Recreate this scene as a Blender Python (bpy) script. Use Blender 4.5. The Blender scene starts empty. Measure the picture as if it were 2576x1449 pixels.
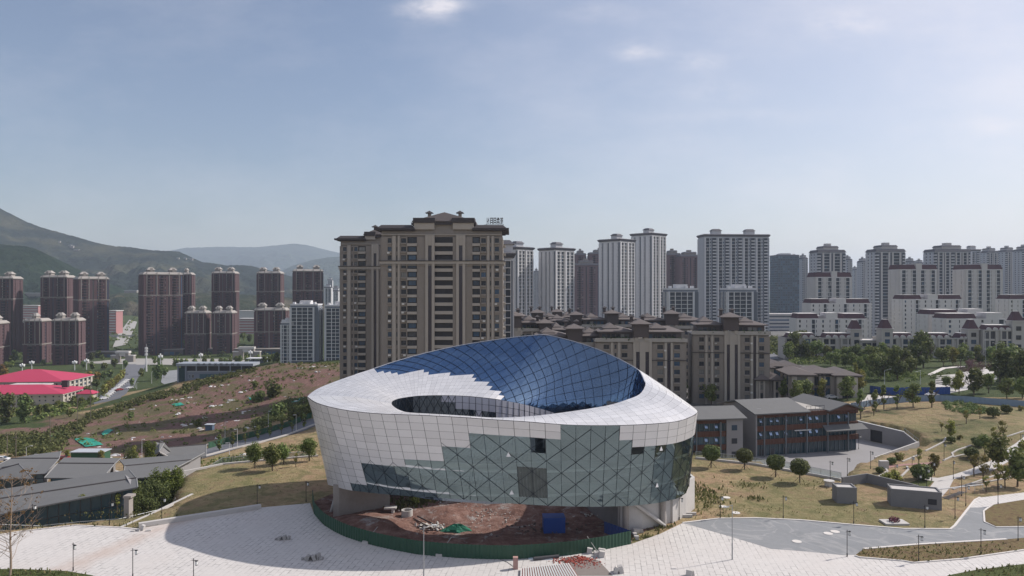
import bpy, bmesh, math, random
import numpy as np
from mathutils import Vector, Matrix
random.seed(7); np.random.seed(7)
R = math.radians
scene = bpy.context.scene
COL = scene.collection

# ---------------------------------------------------------------- camera
CAMZ = 40.0
F = 1789.0          # focal length in units of a 2576-wide picture
cam = bpy.data.cameras.new('camera'); camo = bpy.data.objects.new('camera', cam); COL.objects.link(camo)
cam.sensor_width = 36.0; cam.lens = 36.0 * F / 2576.0
cam.clip_start = 1.0; cam.clip_end = 60000.0
camo.location = (0, 0, CAMZ); camo.rotation_euler = (R(90), 0, 0)
scene.camera = camo

# ---------------------------------------------------------------- light
SUN_EL = R(40.0); SUN_AZ = R(68.0)       # azimuth measured from +Y towards +X
sd = Vector((math.sin(SUN_AZ) * math.cos(SUN_EL), math.cos(SUN_AZ) * math.cos(SUN_EL), math.sin(SUN_EL)))
sl = bpy.data.lights.new('sun', 'SUN'); sl.energy = 4.8; sl.angle = R(0.6); sl.color = (1.0, 0.93, 0.86)
so = bpy.data.objects.new('sun', sl); COL.objects.link(so)
so.rotation_euler = (-sd).to_track_quat('-Z', 'Y').to_euler()
so.location = (200, 100, 300)

world = bpy.data.worlds.new('World'); scene.world = world; world.use_nodes = True
wn = world.node_tree.nodes; wl = world.node_tree.links; wn.clear()
wo = wn.new('ShaderNodeOutputWorld'); bg = wn.new('ShaderNodeBackground'); sky = wn.new('ShaderNodeTexSky')
sky.sky_type = 'NISHITA'; sky.sun_disc = False; sky.sun_elevation = SUN_EL; sky.sun_rotation = SUN_AZ
sky.altitude = 300; sky.air_density = 1.2; sky.dust_density = 1.6; sky.ozone_density = 2.5
bg.inputs['Strength'].default_value = 0.098
# thin patches of high cloud, laid out on the sky's own directions
tc = wn.new('ShaderNodeTexCoord'); sep = wn.new('ShaderNodeSeparateXYZ'); wl.new(tc.outputs['Generated'], sep.inputs[0])
def wm(op, a, b=None, c=None):
    n = wn.new('ShaderNodeMath'); n.operation = op
    for i, v in enumerate((a, b, c)):
        if v is None: continue
        if isinstance(v, (int, float)): n.inputs[i].default_value = v
        else: wl.new(v, n.inputs[i])
    return n.outputs[0]
ux = wm('DIVIDE', sep.outputs[0], wm('MAXIMUM', sep.outputs[1], 0.05))
uz = wm('DIVIDE', sep.outputs[2], wm('MAXIMUM', sep.outputs[1], 0.05))
cmb = wn.new('ShaderNodeCombineXYZ'); wl.new(ux, cmb.inputs[0]); wl.new(wm('MULTIPLY', uz, 2.2), cmb.inputs[1])
nz = wn.new('ShaderNodeTexNoise'); nz.inputs['Scale'].default_value = 14; nz.inputs['Detail'].default_value = 6; nz.inputs['Roughness'].default_value = 0.6
wl.new(cmb.outputs[0], nz.inputs['Vector'])
nz2 = wn.new('ShaderNodeTexNoise'); nz2.inputs['Scale'].default_value = 2.6; nz2.inputs['Detail'].default_value = 8; nz2.inputs['Roughness'].default_value = 0.62
wl.new(cmb.outputs[0], nz2.inputs['Vector'])
tot = None
for (px, py, rx, ry, amp) in [(1075, 24, 80, 30, .95), (1110, 8, 60, 18, .6), (1605, 130, 75, 28, .6), (1760, 155, 62, 25, .5),
                              (2130, 62, 110, 36, .4), (1800, 225, 110, 30, .25), (1500, 30, 110, 24, .25), (2540, 320, 130, 26, .35), (1850, 290, 260, 22, .18)]:
    cx = (px - 1288) / F; cz = (724.5 - py) / F
    dx = wm('DIVIDE', wm('SUBTRACT', ux, cx), rx / F); dz = wm('DIVIDE', wm('SUBTRACT', uz, cz), ry / F)
    r2 = wm('ADD', wm('MULTIPLY', dx, dx), wm('MULTIPLY', dz, dz))
    g = wm('MULTIPLY', wm('EXPONENT', wm('MULTIPLY', r2, -1.1)), amp)
    tot = g if tot is None else wm('ADD', tot, g)
edge = wm('MULTIPLY', tot, wm('MULTIPLY', wm('SUBTRACT', nz.outputs[0], 0.33), 4.2))
wisp = wm('MULTIPLY', wm('MAXIMUM', wm('SUBTRACT', nz2.outputs[0], 0.45), 0.0), 0.5)
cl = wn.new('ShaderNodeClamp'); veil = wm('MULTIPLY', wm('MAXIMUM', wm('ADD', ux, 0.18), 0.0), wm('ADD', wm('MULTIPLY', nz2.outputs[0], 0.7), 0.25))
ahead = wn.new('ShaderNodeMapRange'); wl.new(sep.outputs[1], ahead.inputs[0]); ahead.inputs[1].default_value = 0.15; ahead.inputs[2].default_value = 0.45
back = wm('MULTIPLY', wm('SUBTRACT', 1.0, ahead.outputs[0]), 0.30)  # even bright veil added to the unseen sky behind the view, lifts shade
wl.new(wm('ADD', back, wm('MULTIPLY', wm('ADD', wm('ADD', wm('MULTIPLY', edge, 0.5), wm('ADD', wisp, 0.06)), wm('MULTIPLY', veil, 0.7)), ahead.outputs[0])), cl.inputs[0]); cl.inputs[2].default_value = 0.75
mixc = wn.new('ShaderNodeMix'); mixc.data_type = 'RGBA'
hs = wn.new('ShaderNodeHueSaturation'); hs.inputs['Saturation'].default_value = 1.0; hs.inputs['Value'].default_value = 1.0
tint = wn.new('ShaderNodeMix'); tint.data_type = 'RGBA'; tint.blend_type = 'MULTIPLY'; tint.inputs[0].default_value = 1.0; tint.inputs[7].default_value = (0.98, 0.955, 1.01, 1)
wl.new(sky.outputs[0], tint.inputs[6]); wl.new(tint.outputs[2], hs.inputs['Color'])
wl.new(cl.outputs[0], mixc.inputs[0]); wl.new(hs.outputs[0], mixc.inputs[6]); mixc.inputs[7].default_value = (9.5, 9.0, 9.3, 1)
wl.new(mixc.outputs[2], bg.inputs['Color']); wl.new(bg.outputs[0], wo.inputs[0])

scene.view_settings.view_transform = 'Standard'; scene.view_settings.look = 'None'
scene.view_settings.exposure = 0.10; scene.view_settings.gamma = 1.0
cy = scene.cycles; cy.max_bounces = 6; cy.volume_bounces = 1; cy.transparent_max_bounces = 12; cy.diffuse_bounces = 3; cy.glossy_bounces = 3
cy.use_denoising = True

# ---------------------------------------------------------------- picture-to-place helpers
def W(px, py, d):
    """point seen at picture position (px,py) at distance d in front of the viewpoint"""
    return Vector(((px - 1288) / F * d, d, CAMZ - (py - 724.5) / F * d))
def G0(px, py, z=0.0):
    d = (CAMZ - z) * F / (py - 724.5)
    return Vector(((px - 1288) / F * d, d, z))

# ---------------------------------------------------------------- materials
MATS = {}
class NT:
    def __init__(s, m):
        m.use_nodes = True; s.t = m.node_tree; s.n = s.t.nodes; s.l = s.t.links; s.n.clear()
        s.out = s.n.new('ShaderNodeOutputMaterial')
    def node(s, typ, **kw):
        n = s.n.new(typ)
        for k, v in kw.items(): setattr(n, k, v)
        return n
    def link(s, a, b): s.l.new(a, b)
    def set(s, sock, v):
        if hasattr(v, 'is_output'): s.l.new(v, sock)
        else: sock.default_value = v
    def math(s, op, a, b=0.0, clamp=False):
        n = s.n.new('ShaderNodeMath'); n.operation = op; n.use_clamp = clamp
        s.set(n.inputs[0], a); s.set(n.inputs[1], b); return n.outputs[0]
    def noise(s, scale, detail=4, rough=.55, vec=None, dist=0.0):
        n = s.n.new('ShaderNodeTexNoise'); n.inputs['Scale'].default_value = scale; n.inputs['Detail'].default_value = detail
        n.inputs['Roughness'].default_value = rough; n.inputs['Distortion'].default_value = dist
        if vec is None: vec = s.obj()
        s.l.new(vec, n.inputs['Vector']); return n.outputs[0]
    def obj(s):
        if not hasattr(s, '_o'): s._o = s.n.new('ShaderNodeNewGeometry').outputs['Position']
        return s._o
    def ramp(s, fac, stops):
        n = s.n.new('ShaderNodeValToRGB'); s.l.new(fac, n.inputs[0]); cr = n.color_ramp
        while len(cr.elements) < len(stops): cr.elements.new(0.5)
        for e, (p, c) in zip(cr.elements, stops):
            e.position = p; e.color = (c[0], c[1], c[2], 1) if not isinstance(c, float) else (c, c, c, 1)
        return n.outputs[0]
    def mix(s, f, a, b, mode='MIX'):
        n = s.n.new('ShaderNodeMix'); n.data_type = 'RGBA'; n.blend_type = mode
        s.set(n.inputs[0], f)
        for i, v in ((6, a), (7, b)):
            if hasattr(v, 'is_output'): s.l.new(v, n.inputs[i])
            else: n.inputs[i].default_value = (v[0], v[1], v[2], 1)
        return n.outputs[2]
    def bsdf(s, col, rough=.8, metal=0.0, spec=.5, bump=None, bstr=.3, bdist=.1, **kw):
        b = s.n.new('ShaderNodeBsdfPrincipled')
        if hasattr(col, 'is_output'): s.l.new(col, b.inputs['Base Color'])
        else: b.inputs['Base Color'].default_value = (col[0], col[1], col[2], 1)
        s.set(b.inputs['Roughness'], rough); s.set(b.inputs['Metallic'], metal); b.inputs['Specular IOR Level'].default_value = spec
        if bump is not None:
            bn = s.n.new('ShaderNodeBump'); bn.inputs['Strength'].default_value = bstr; bn.inputs['Distance'].default_value = bdist
            s.l.new(bump, bn.inputs['Height']); s.l.new(bn.outputs[0], b.inputs['Normal'])
        s.l.new(b.outputs[0], s.out.inputs[0]); return b
def mat(name, col, rough=.8, metal=0.0, var=.12, scale=.6, spec=.4, fine=None):
    """plain material with slight irregular wear"""
    if name in MATS: return MATS[name]
    m = bpy.data.materials.new(name); t = NT(m); MATS[name] = m
    n = t.noise(scale, 6, .65)
    c = t.mix(n, tuple(x * (1 - var) for x in col), tuple(min(1, x * (1 + var)) for x in col))
    if fine:
        n2 = t.noise(fine, 3, .6); c = t.mix(t.math('MULTIPLY', n2, .35), c, tuple(x * .55 for x in col))
    t.bsdf(c, rough, metal, spec)
    m.diffuse_color = (*col, 1)
    return m

# ---------------------------------------------------------------- mesh collector
class MB:
    def __init__(s): s.v = []; s.f = []
    def quad(s, a, b, c, d):
        k = len(s.v); s.v += [tuple(a), tuple(b), tuple(c), tuple(d)]; s.f.append((k, k+1, k+2, k+3)); return s
    def tri(s, a, b, c):
        k = len(s.v); s.v += [tuple(a), tuple(b), tuple(c)]; s.f.append((k, k+1, k+2)); return s
    def box(s, x0, y0, z0, x1, y1, z1):
        k = len(s.v)
        s.v += [(x0,y0,z0),(x1,y0,z0),(x1,y1,z0),(x0,y1,z0),(x0,y0,z1),(x1,y0,z1),(x1,y1,z1),(x0,y1,z1)]
        s.f += [(k,k+3,k+2,k+1),(k+4,k+5,k+6,k+7),(k,k+1,k+5,k+4),(k+1,k+2,k+6,k+5),(k+2,k+3,k+7,k+6),(k+3,k,k+4,k+7)]; return s
    def frustum(s, x0, y0, x1, y1, z0, z1, ix, iy=None):
        iy = ix if iy is None else iy; k = len(s.v)
        s.v += [(x0,y0,z0),(x1,y0,z0),(x1,y1,z0),(x0,y1,z0),(x0+ix,y0+iy,z1),(x1-ix,y0+iy,z1),(x1-ix,y1-iy,z1),(x0+ix,y1-iy,z1)]
        s.f += [(k,k+3,k+2,k+1),(k+4,k+5,k+6,k+7),(k,k+1,k+5,k+4),(k+1,k+2,k+6,k+5),(k+2,k+3,k+7,k+6),(k+3,k,k+4,k+7)]; return s
    def prism(s, poly, z0, z1):
        """poly: ccw list of (x,y)"""
        k = len(s.v); n = len(poly)
        s.v += [(p[0], p[1], z0) for p in poly] + [(p[0], p[1], z1) for p in poly]
        s.f.append(tuple(range(k + n, k + 2*n))); s.f.append(tuple(reversed(range(k, k + n))))
        for i in range(n):
            j = (i + 1) % n; s.f.append((k+i, k+j, k+n+j, k+n+i))
        return s
    def hip(s, x0, y0, x1, y1, z0, z1, th=.25, inset=None):
        """hip roof with a thin eave fascia; ridge along the longer side"""
        s.box(x0, y0, z0 - th, x1, y1, z0)
        w = x1 - x0; d = y1 - y0; k = len(s.v)
        z0 += .003
        if w >= d:
            i = inset if inset is not None else d / 2
            s.v += [(x0,y0,z0),(x1,y0,z0),(x1,y1,z0),(x0,y1,z0),(x0+i,(y0+y1)/2,z1),(x1-i,(y0+y1)/2,z1)]
            s.f += [(k,k+1,k+5,k+4),(k+1,k+2,k+5),(k+2,k+3,k+4,k+5),(k+3,k,k+4)]
        else:
            i = inset if inset is not None else w / 2
            s.v += [(x0,y0,z0),(x1,y0,z0),(x1,y1,z0),(x0,y1,z0),((x0+x1)/2,y0+i,z1),((x0+x1)/2,y1-i,z1)]
            s.f += [(k,k+1,k+4),(k+1,k+2,k+5,k+4),(k+2,k+3,k+5),(k+3,k,k+4,k+5)]
        return s
    def gable(s, x0, y0, x1, y1, z0, z1, th=.25):
        """gable roof slab pair, ridge along x"""
        ym = (y0 + y1) / 2
        for (a, b) in ((y0, ym), (y1, ym)):
            k = len(s.v)
            s.v += [(x0,a,z0),(x1,a,z0),(x1,b,z1),(x0,b,z1),(x0,a,z0+th),(x1,a,z0+th),(x1,b,z1+th),(x0,b,z1+th)]
            s.f += [(k,k+3,k+2,k+1),(k+4,k+5,k+6,k+7),(k,k+1,k+5,k+4),(k+1,k+2,k+6,k+5),(k+2,k+3,k+7,k+6),(k+3,k,k+4,k+7)]
        return s
    def tube(s, pts, r, n=6, r1=None, cap=True):
        pts = [Vector(p) for p in pts]; k = len(s.v); m = len(pts)
        for i, p in enumerate(pts):
            t = (pts[min(i+1, m-1)] - pts[max(i-1, 0)]).normalized()
            a = t.cross(Vector((0, 0, 1)) if abs(t.z) < .9 else Vector((1, 0, 0))).normalized(); b = t.cross(a)
            rr = r if r1 is None else r + (r1 - r) * i / (m - 1)
            for j in range(n):
                an = 2 * math.pi * j / n; s.v.append(tuple(p + (a * math.cos(an) + b * math.sin(an)) * rr))
        for i in range(m - 1):
            for j in range(n):
                q = (j + 1) % n; s.f.append((k+i*n+j, k+i*n+q, k+(i+1)*n+q, k+(i+1)*n+j))
        if cap:
            s.f.append(tuple(k + j for j in reversed(range(n)))); s.f.append(tuple(k + (m-1)*n + j for j in range(n)))
        return s
    def sphere(s, c, r, nu=10, nv=6, sz=1.0):
        k = len(s.v); c = Vector(c)
        for i in range(nv + 1):
            ph = math.pi * i / nv
            for j in range(nu):
                th = 2 * math.pi * j / nu
                s.v.append((c.x + r*math.sin(ph)*math.cos(th), c.y + r*math.sin(ph)*math.sin(th), c.z + r*sz*math.cos(ph)))
        for i in range(nv):
            for j in range(nu):
                q = (j+1) % nu; s.f.append((k+i*nu+j, k+(i+1)*nu+j, k+(i+1)*nu+q, k+i*nu+q))
        return s
    def mesh(s, name, m, smooth=False):
        me = bpy.data.meshes.new(name); me.from_pydata(s.v, [], s.f); me.materials.append(m)
        if smooth: me.polygons.foreach_set('use_smooth', [True] * len(me.polygons))
        me.update(); return me
    def build(s, name, m, parent=None, kind=None, smooth=False):
        if not s.f: return None
        o = bpy.data.objects.new(name, s.mesh(name, m, smooth)); COL.objects.link(o)
        if parent is not None: o.parent = parent
        if kind: o['kind'] = kind
        return o

def tag(o, label, cat, group=None):
    o['label'] = label; o['category'] = cat
    if group: o['group'] = group
    return o
def thing(name, label, cat, loc=(0, 0, 0), rz=0.0, group=None):
    o = bpy.data.objects.new(name, None); COL.objects.link(o); o.empty_display_size = .5
    o.location = loc; o.rotation_euler = (0, 0, rz); return tag(o, label, cat, group)
def dup(root, loc, rz=None, label=None, scale=None, sub=None):
    r = root.copy(); COL.objects.link(r); r.location = loc
    if rz is not None: r.rotation_euler = (0, 0, rz)
    if scale is not None: r.scale = scale if hasattr(scale, '__len__') else (scale,) * 3
    if label: r['label'] = label
    for ch in list(root.children):
        c = ch.copy(); COL.objects.link(c); c.parent = r
        for g in list(ch.children):
            d = g.copy(); COL.objects.link(d); d.parent = c
    return r
# ================================================================ GROUND
def inpoly(poly, x, y):
    x = np.asarray(x, float); y = np.asarray(y, float); c = np.zeros(x.shape, bool); n = len(poly)
    for i in range(n):
        x1, y1 = poly[i][:2]; x2, y2 = poly[(i+1) % n][:2]
        if y1 == y2: continue
        k = ((y1 > y) != (y2 > y)) & (x < (x2-x1) * (y-y1) / (y2-y1) + x1); c ^= k
    return c
def pdist(poly, x, y, closed=True):
    x = np.asarray(x, float); y = np.asarray(y, float); d = np.full(x.shape, 1e9); n = len(poly)
    for i in range(n if closed else n - 1):
        ax, ay = poly[i][:2]; bx, by = poly[(i+1) % n][:2]
        L = (bx-ax)**2 + (by-ay)**2 + 1e-9
        t = np.clip(((x-ax)*(bx-ax) + (y-ay)*(by-ay)) / L, 0, 1)
        d = np.minimum(d, np.hypot(x-ax-t*(bx-ax), y-ay-t*(by-ay)))
    return d
CP = []
for (px, d, z) in [
    (0,60,0),(1288,60,0),(2576,60,0),(0,90,0),(2576,90,0),(2576,130,.5),(2400,150,.6),(2300,170,1.6),(2576,170,2),(2576,235,3),(2200,220,2.4),(2300,235,3),(2000,215,1),(1800,240,-1),
    (0,215,-11),(150,215,-11),(300,215,-11),(520,205,-8),(650,225,-7.9),(780,245,-7),(900,240,-6),(1100,230,-4),(30,290,-18),
    (700,400,-2.2),(450,400,-13),(550,400,-8.3),(830,390,-1.6),(600,330,-10.8),(400,290,-13.2),(200,270,-15.2),(500,250,-11.6),(720,320,-9.3),(300,350,-17),
    (900,390,-1.5),(960,380,-2),(850,460,-14),(700,480,-20),(550,480,-24),(450,470,-24),(850,330,-6),
    (200,400,-26),(0,430,-31),(100,430,-31),(300,440,-23),(340,640,-29),(350,760,-33),(200,700,-34.5),(0,700,-34.5),(450,640,-31),(600,620,-29),(700,620,-23),(860,600,-20),(500,800,-34),
    (200,850,-35),(300,1300,-34),(0,1200,-34),(0,2000,10),(300,1900,-14),(600,1600,-30),(700,2500,-30),(1000,1500,-25),
    (1100,262,-5),(900,300,-5),(1000,340,-4),(1300,300,-3),(1500,270,-3),(1830,268,-3),(1700,340,-2),(1400,350,-3),(2040,280,1),(1920,420,1),(2000,400,2),(2300,380,3.5),(2576,380,4),(2450,300,3.5),(2300,450,2),
    (1950,600,-3),(2200,600,-5),(2576,600,-3),(1300,650,-12),(1700,700,-12),(2200,1000,-12),(2576,1000,-12),(1300,1200,-16),
    (-600,300,-20),(-600,700,-34),(-600,120,-2),(3200,300,4),(3200,700,0),(3200,120,1),(1288,5000,-20),(-500,5000,-20),(3000,5000,-20),(1288,15000,-20),(-1000,15000,-20),(3500,15000,-20)]:
    CP.append(((px - 1288) / F * d, d, z))
CP = np.array(CP, float)
def _phi(dx, dy): return np.sqrt(dx*dx + dy*dy + 40.0)
_A = _phi(CP[:, 0][:, None] - CP[:, 0][None], CP[:, 1][:, None] - CP[:, 1][None])
_n = len(CP); _M = np.zeros((_n+1, _n+1)); _M[:_n, :_n] = _A; _M[_n, :_n] = 1; _M[:_n, _n] = 1
_w = np.linalg.solve(_M, np.append(CP[:, 2], 0))
def PL(pts, z=0.0): return [tuple(G0(px, py, z)[:2]) for px, py in pts]
# level terrace that carries the plaza, the museum and both lawns
TERR = PL([(-400,1352),(-60,1342),(100,1322),(330,1302),(434,1272),(443,1235),(462,1190),(560,1166),(795,1146)]) + [(-46, 178), (-20, 186), (30, 186), (46, 176)] + \
       PL([(1750,1150),(1900,1168),(2010,1182),(2112,1207),(2150,1207),(2260,1180),(2400,1175),(2576,1165),(2900,1160)]) + [(120, 40), (-120, 40)]
SUNK = PL([(-500,1325),(0,1325),(420,1262),(436,1225),(452,1180),(540,1155)]) + [(-40, 196), (-95, 196), (-135, 190), (-150, 150)]
COURT = [(56, 166), (66, 153), (70.5, 150.5)] + PL([(2150,1199),(2199,1177)], -2.5) + [(103.5, 177), (106.5, 190), (104, 197), (99.5, 204), (96, 211), (60, 211), (40, 200), (38, 175)]
def fbm(x, y, s, seed=0):
    r = np.random.RandomState(seed); o = np.zeros_like(x)
    for k in range(5):
        a = r.rand() * 6.28; b = a + 1.3 + r.rand() * .5; f = 2 ** k / s; p1, p2 = r.rand(2) * 20
        o += (np.sin((x*math.cos(a) + y*math.sin(a)) * f + p1 + .7 * np.sin((x*math.sin(b)+y*math.cos(b)) * f * .6 + p2)) *
              np.sin((x*math.cos(b) - y*math.sin(b)) * f * .83 + p2)) / 1.7 ** k
    return o
SOILC = PL([(110, 1010), (220, 1005), (420, 985), (520, 960), (650, 935), (860, 925), (960, 980), (790, 1050), (640, 1085), (500, 1130), (330, 1160), (60, 1130), (130, 1070)], -12)
def gz_arr(x, y):
    x = np.asarray(x, float); y = np.asarray(y, float); sh = x.shape; x = x.ravel(); y = y.ravel()
    z = np.full(x.shape, _w[-1])
    for i in range(_n): z += _w[i] * _phi(x - CP[i, 0], y - CP[i, 1])
    # lumps on the building ground and the far slopes
    far = np.clip((y - 210) / 60, 0, 1)
    lump = fbm(x, y, 26, 3) * .9 + fbm(x, y, 8, 5) * .35
    inl = np.clip(1 - pdist([(-200, 330), (-80, 300)], x, y, False) / 200, 0, 1) * (x < -40)
    z += far * lump * (0.15 + .9 * inl) * np.clip(1 - (y - 500) / 600, 0.0, 1)
    ins = inpoly(TERR, x, y); dd = pdist(TERR, x, y)
    m = np.where(ins, 1.0, np.clip(1 - dd / 7.0, 0, 1) * .0)
    right = x > 40
    mm = np.where(ins, 1.0, np.where(right, np.clip(1 - dd / 30.0, 0, 1), 0)); mm = mm*mm*(3-2*mm)
    z = z * (1 - mm)
    s = inpoly(SUNK, x, y) & ~ins; z = np.where(s, np.minimum(z, -5.0 - np.clip((y-165)/40, 0, 1) * 2), z)
    c = inpoly(COURT, x, y) & ~ins; z = np.where(c, -2.5, z)
    return z.reshape(sh)
def gz(x, y): return float(gz_arr(np.array([x]), np.array([y]))[0])
def GT(px, py, d0=60.0, d1=4000.0):
    """first meeting of the sight line with the ground"""
    d = d0 * (d1 / d0) ** (np.arange(1200) / 1199.0)
    x = (px - 1288) / F * d; z = CAMZ - (py - 724.5) / F * d
    g = gz_arr(x, d); k = np.nonzero(z <= g)[0]
    if len(k) == 0: i = len(d) - 1
    else: i = k[0]
    if i > 0:
        a = z[i-1] - g[i-1]; b = g[i] - z[i]; t = a / (a + b + 1e-9); dd = d[i-1] + (d[i] - d[i-1]) * t
    else: dd = d[0]
    x = (px - 1288) / F * dd
    return Vector((x, dd, gz(x, dd)))

def graded(lo, hi, a, b, st, grow=1.09):
    core = list(np.arange(a, b + .01, st)); s = st; p = b; r = []
    while p < hi: s *= grow; p += s; r.append(p)
    s = st; p = a; l = []
    while p > lo: s *= grow; p -= s; l.append(p)
    return np.array(l[::-1] + core + r)
xs = graded(-7000, 7000, -130, 130, 1.6, 1.035); ys = graded(-2600, 15400, 84, 270, 1.6, 1.022)
X, Y = np.meshgrid(xs, ys); Z = gz_arr(X, Y)
nx, ny = len(xs), len(ys)
V = np.stack([X.ravel(), Y.ravel(), Z.ravel()], 1)
ii = (np.arange(ny-1)[:, None] * nx + np.arange(nx-1)[None]).ravel()
FQ = np.stack([ii, ii+1, ii+1+nx, ii+nx], 1)
me = bpy.data.meshes.new('ground'); me.vertices.add(len(V)); me.vertices.foreach_set('co', V.ravel())
me.loops.add(FQ.size); me.loops.foreach_set('vertex_index', FQ.ravel()); me.polygons.add(len(FQ))
me.polygons.foreach_set('loop_start', np.arange(0, FQ.size, 4)); me.update(); me.validate()
me.polygons.foreach_set('use_smooth', [True] * len(me.polygons))
# where bare red earth, green growth and town ground lie
xv, yv = V[:, 0], V[:, 1]
def soft(poly, w):
    i = inpoly(poly, xv, yv); d = pdist(poly, xv, yv); return np.clip(np.where(i, .5 + d/w, .5 - d/w), 0, 1)
soil = soft(SOILC, 26)
RED2 = PL([(-200, 1070), (60, 1068), (170, 1085), (90, 1130), (-200, 1120)], -17)
soil = np.maximum(soil, soft(RED2, 10))
green = np.clip(soft(PL([(-300, 1025), (160, 1010), (480, 958), (420, 985), (200, 1010), (140, 1080), (200, 1150), (-300, 1160)], -15), 18), 0, 1)
green = np.maximum(green, ((xv < -60) & (yv > 420) & (yv < 900)) * .75)
green = np.maximum(green, ((xv > 60) & (yv > 240)) * .7)
green = np.maximum(green, ((yv > 900)) * .9)
rr = PL([(2120,1040),(2250,1020),(2576,1030),(2576,1180),(2350,1230),(2180,1200),(2300,1120),(2260,1085)], 1.5)
green = np.maximum(green, soft(rr, 14) * .42)
green = np.maximum(green, soft(PL([(450, 1185), (800, 1150), (815, 1130), (520, 1160)], 0), 5) * .3)
town = ((np.abs(xv) < 900) & (yv > 560) & (yv < 1500) & ((xv > -60))) * .8
town = np.maximum(town, soft([(-60, 240), (60, 240), (140, 300), (160, 430), (-60, 430)], 20) * .8)
for nme, arr in (('soil', soil), ('green', green), ('town', town)):
    at = me.attributes.new(nme, 'FLOAT', 'POINT'); at.data.foreach_set('value', np.asarray(arr, float))
gm = bpy.data.materials.new('ground_cover'); t = NT(gm)
def attr(t, n):
    a = t.node('ShaderNodeAttribute'); a.attribute_name = n; return a.outputs['Fac']
n1 = t.noise(.09, 5, .6); n2 = t.noise(.7, 5, .65); n3 = t.noise(3.2, 4, .7); n4 = t.noise(.025, 4, .6)
dry = t.ramp(n2, [(.25, (.20, .15, .08)), (.5, (.34, .26, .145)), (.75, (.46, .37, .22))])
dry = t.mix(t.math('MULTIPLY', t.ramp(n1, [(.42, 0.0), (.6, 1.0)]), .55), dry, (.34, .215, .145))
dry = t.mix(t.math('MULTIPLY', t.ramp(n4, [(.48, 0.0), (.58, 1.0)]), .6), dry, (.16, .165, .07))
n5 = t.noise(.28, 5, .7, dist=.5); dry = t.mix(t.math('MULTIPLY', t.ramp(n5, [(.5, 0.0), (.6, 1.0)]), .6), dry, (.13, .135, .055)); dry = t.mix(t.math('MULTIPLY', t.ramp(n5, [(.36, 1.0), (.44, 0.0)]), .55), dry, (.24, .15, .10))
grn = t.ramp(n2, [(.25, (.022, .036, .014)), (.5, (.05, .072, .024)), (.75, (.10, .115, .042))])
red = t.ramp(n2, [(.2, (.085, .048, .04)), (.5, (.20, .118, .10)), (.8, (.29, .18, .15))])
wv = t.node('ShaderNodeTexWave'); wv.inputs['Scale'].default_value = .22; wv.inputs['Distortion'].default_value = 5; wv.inputs['Detail'].default_value = 3; wv.inputs['Detail Scale'].default_value = .6
t.link(t.obj(), wv.inputs['Vector'])
red = t.mix(t.math('MULTIPLY', wv.outputs['Fac'], .3), red, (.075, .042, .035))
weeds = t.math('MULTIPLY', t.ramp(t.noise(.06, 6, .7, dist=.6), [(.47, 0.0), (.53, 1.0)]), t.ramp(n3, [(.3, .45), (.6, 1.0)]))
red = t.mix(t.math('MULTIPLY', weeds, .85), red, t.mix(n2, (.055, .07, .025), (.15, .15, .06)))
def thr(a, n, w=.22): return t.math('MULTIPLY', t.math('SUBTRACT', t.math('ADD', a, t.math('MULTIPLY', t.math('SUBTRACT', n, .5), .9)), .5 - w/2), 1 / w, True)
c = t.mix(thr(attr(t, 'green'), n1), dry, grn)
c = t.mix(thr(attr(t, 'green'), n2, .5), c, t.mix(n2, c, grn))
c = t.mix(thr(attr(t, 'soil'), n1), c, red)
c = t.mix(thr(attr(t, 'town'), n1), c, t.mix(n2, (.12, .12, .12), (.2, .195, .185)))
c = t.mix(t.math('MULTIPLY', t.math('SUBTRACT', n3, .42), 1.4, True), c, t.mix(.42, c, (.03, .028, .018)))
t.bsdf(c, .95, 0, .15, bump=t.math('ADD', n3, t.math('MULTIPLY', n2, 1.5)), bstr=.9, bdist=.35)
me.materials.append(gm)
ground = bpy.data.objects.new('ground', me); COL.objects.link(ground); ground['kind'] = 'structure'

def sheet(name, poly, m, dz, z=None, step=4.0, kind='structure', parent=None, thick=0):
    """a thin sheet following the ground"""
    bm = bmesh.new(); vs = [bm.verts.new((p[0], p[1], 0)) for p in poly]; f = bm.faces.new(vs)
    if f.normal.z < 0: f.normal_flip()
    bm.normal_update()
    if z is None:
        x0 = min(p[0] for p in poly); x1 = max(p[0] for p in poly); y0 = min(p[1] for p in poly); y1 = max(p[1] for p in poly)
        for ax, lo, hi in ((0, x0, x1), (1, y0, y1)):
            k = math.floor(lo / step) + 1
            while k * step < hi:
                co = (k*step, 0, 0) if ax == 0 else (0, k*step, 0); no = (1, 0, 0) if ax == 0 else (0, 1, 0)
                bmesh.ops.bisect_plane(bm, geom=bm.verts[:] + bm.edges[:] + bm.faces[:], plane_co=co, plane_no=no); k += 1
        vv = list(bm.verts); zz = gz_arr(np.array([v.co.x for v in vv]), np.array([v.co.y for v in vv]))
        for v, q in zip(vv, zz): v.co.z = q + dz
    else:
        for v in bm.verts: v.co.z = z + dz
    bmesh.ops.triangulate(bm, faces=bm.faces[:])
    if sum(f.normal.z for f in bm.faces) < 0: bmesh.ops.reverse_faces(bm, faces=bm.faces[:])
    me = bpy.data.meshes.new(name); bm.to_mesh(me); bm.free(); me.materials.append(m)
    o = bpy.data.objects.new(name, me); COL.objects.link(o)
    if kind: o['kind'] = kind
    if parent: o.parent = parent
    return o
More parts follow.
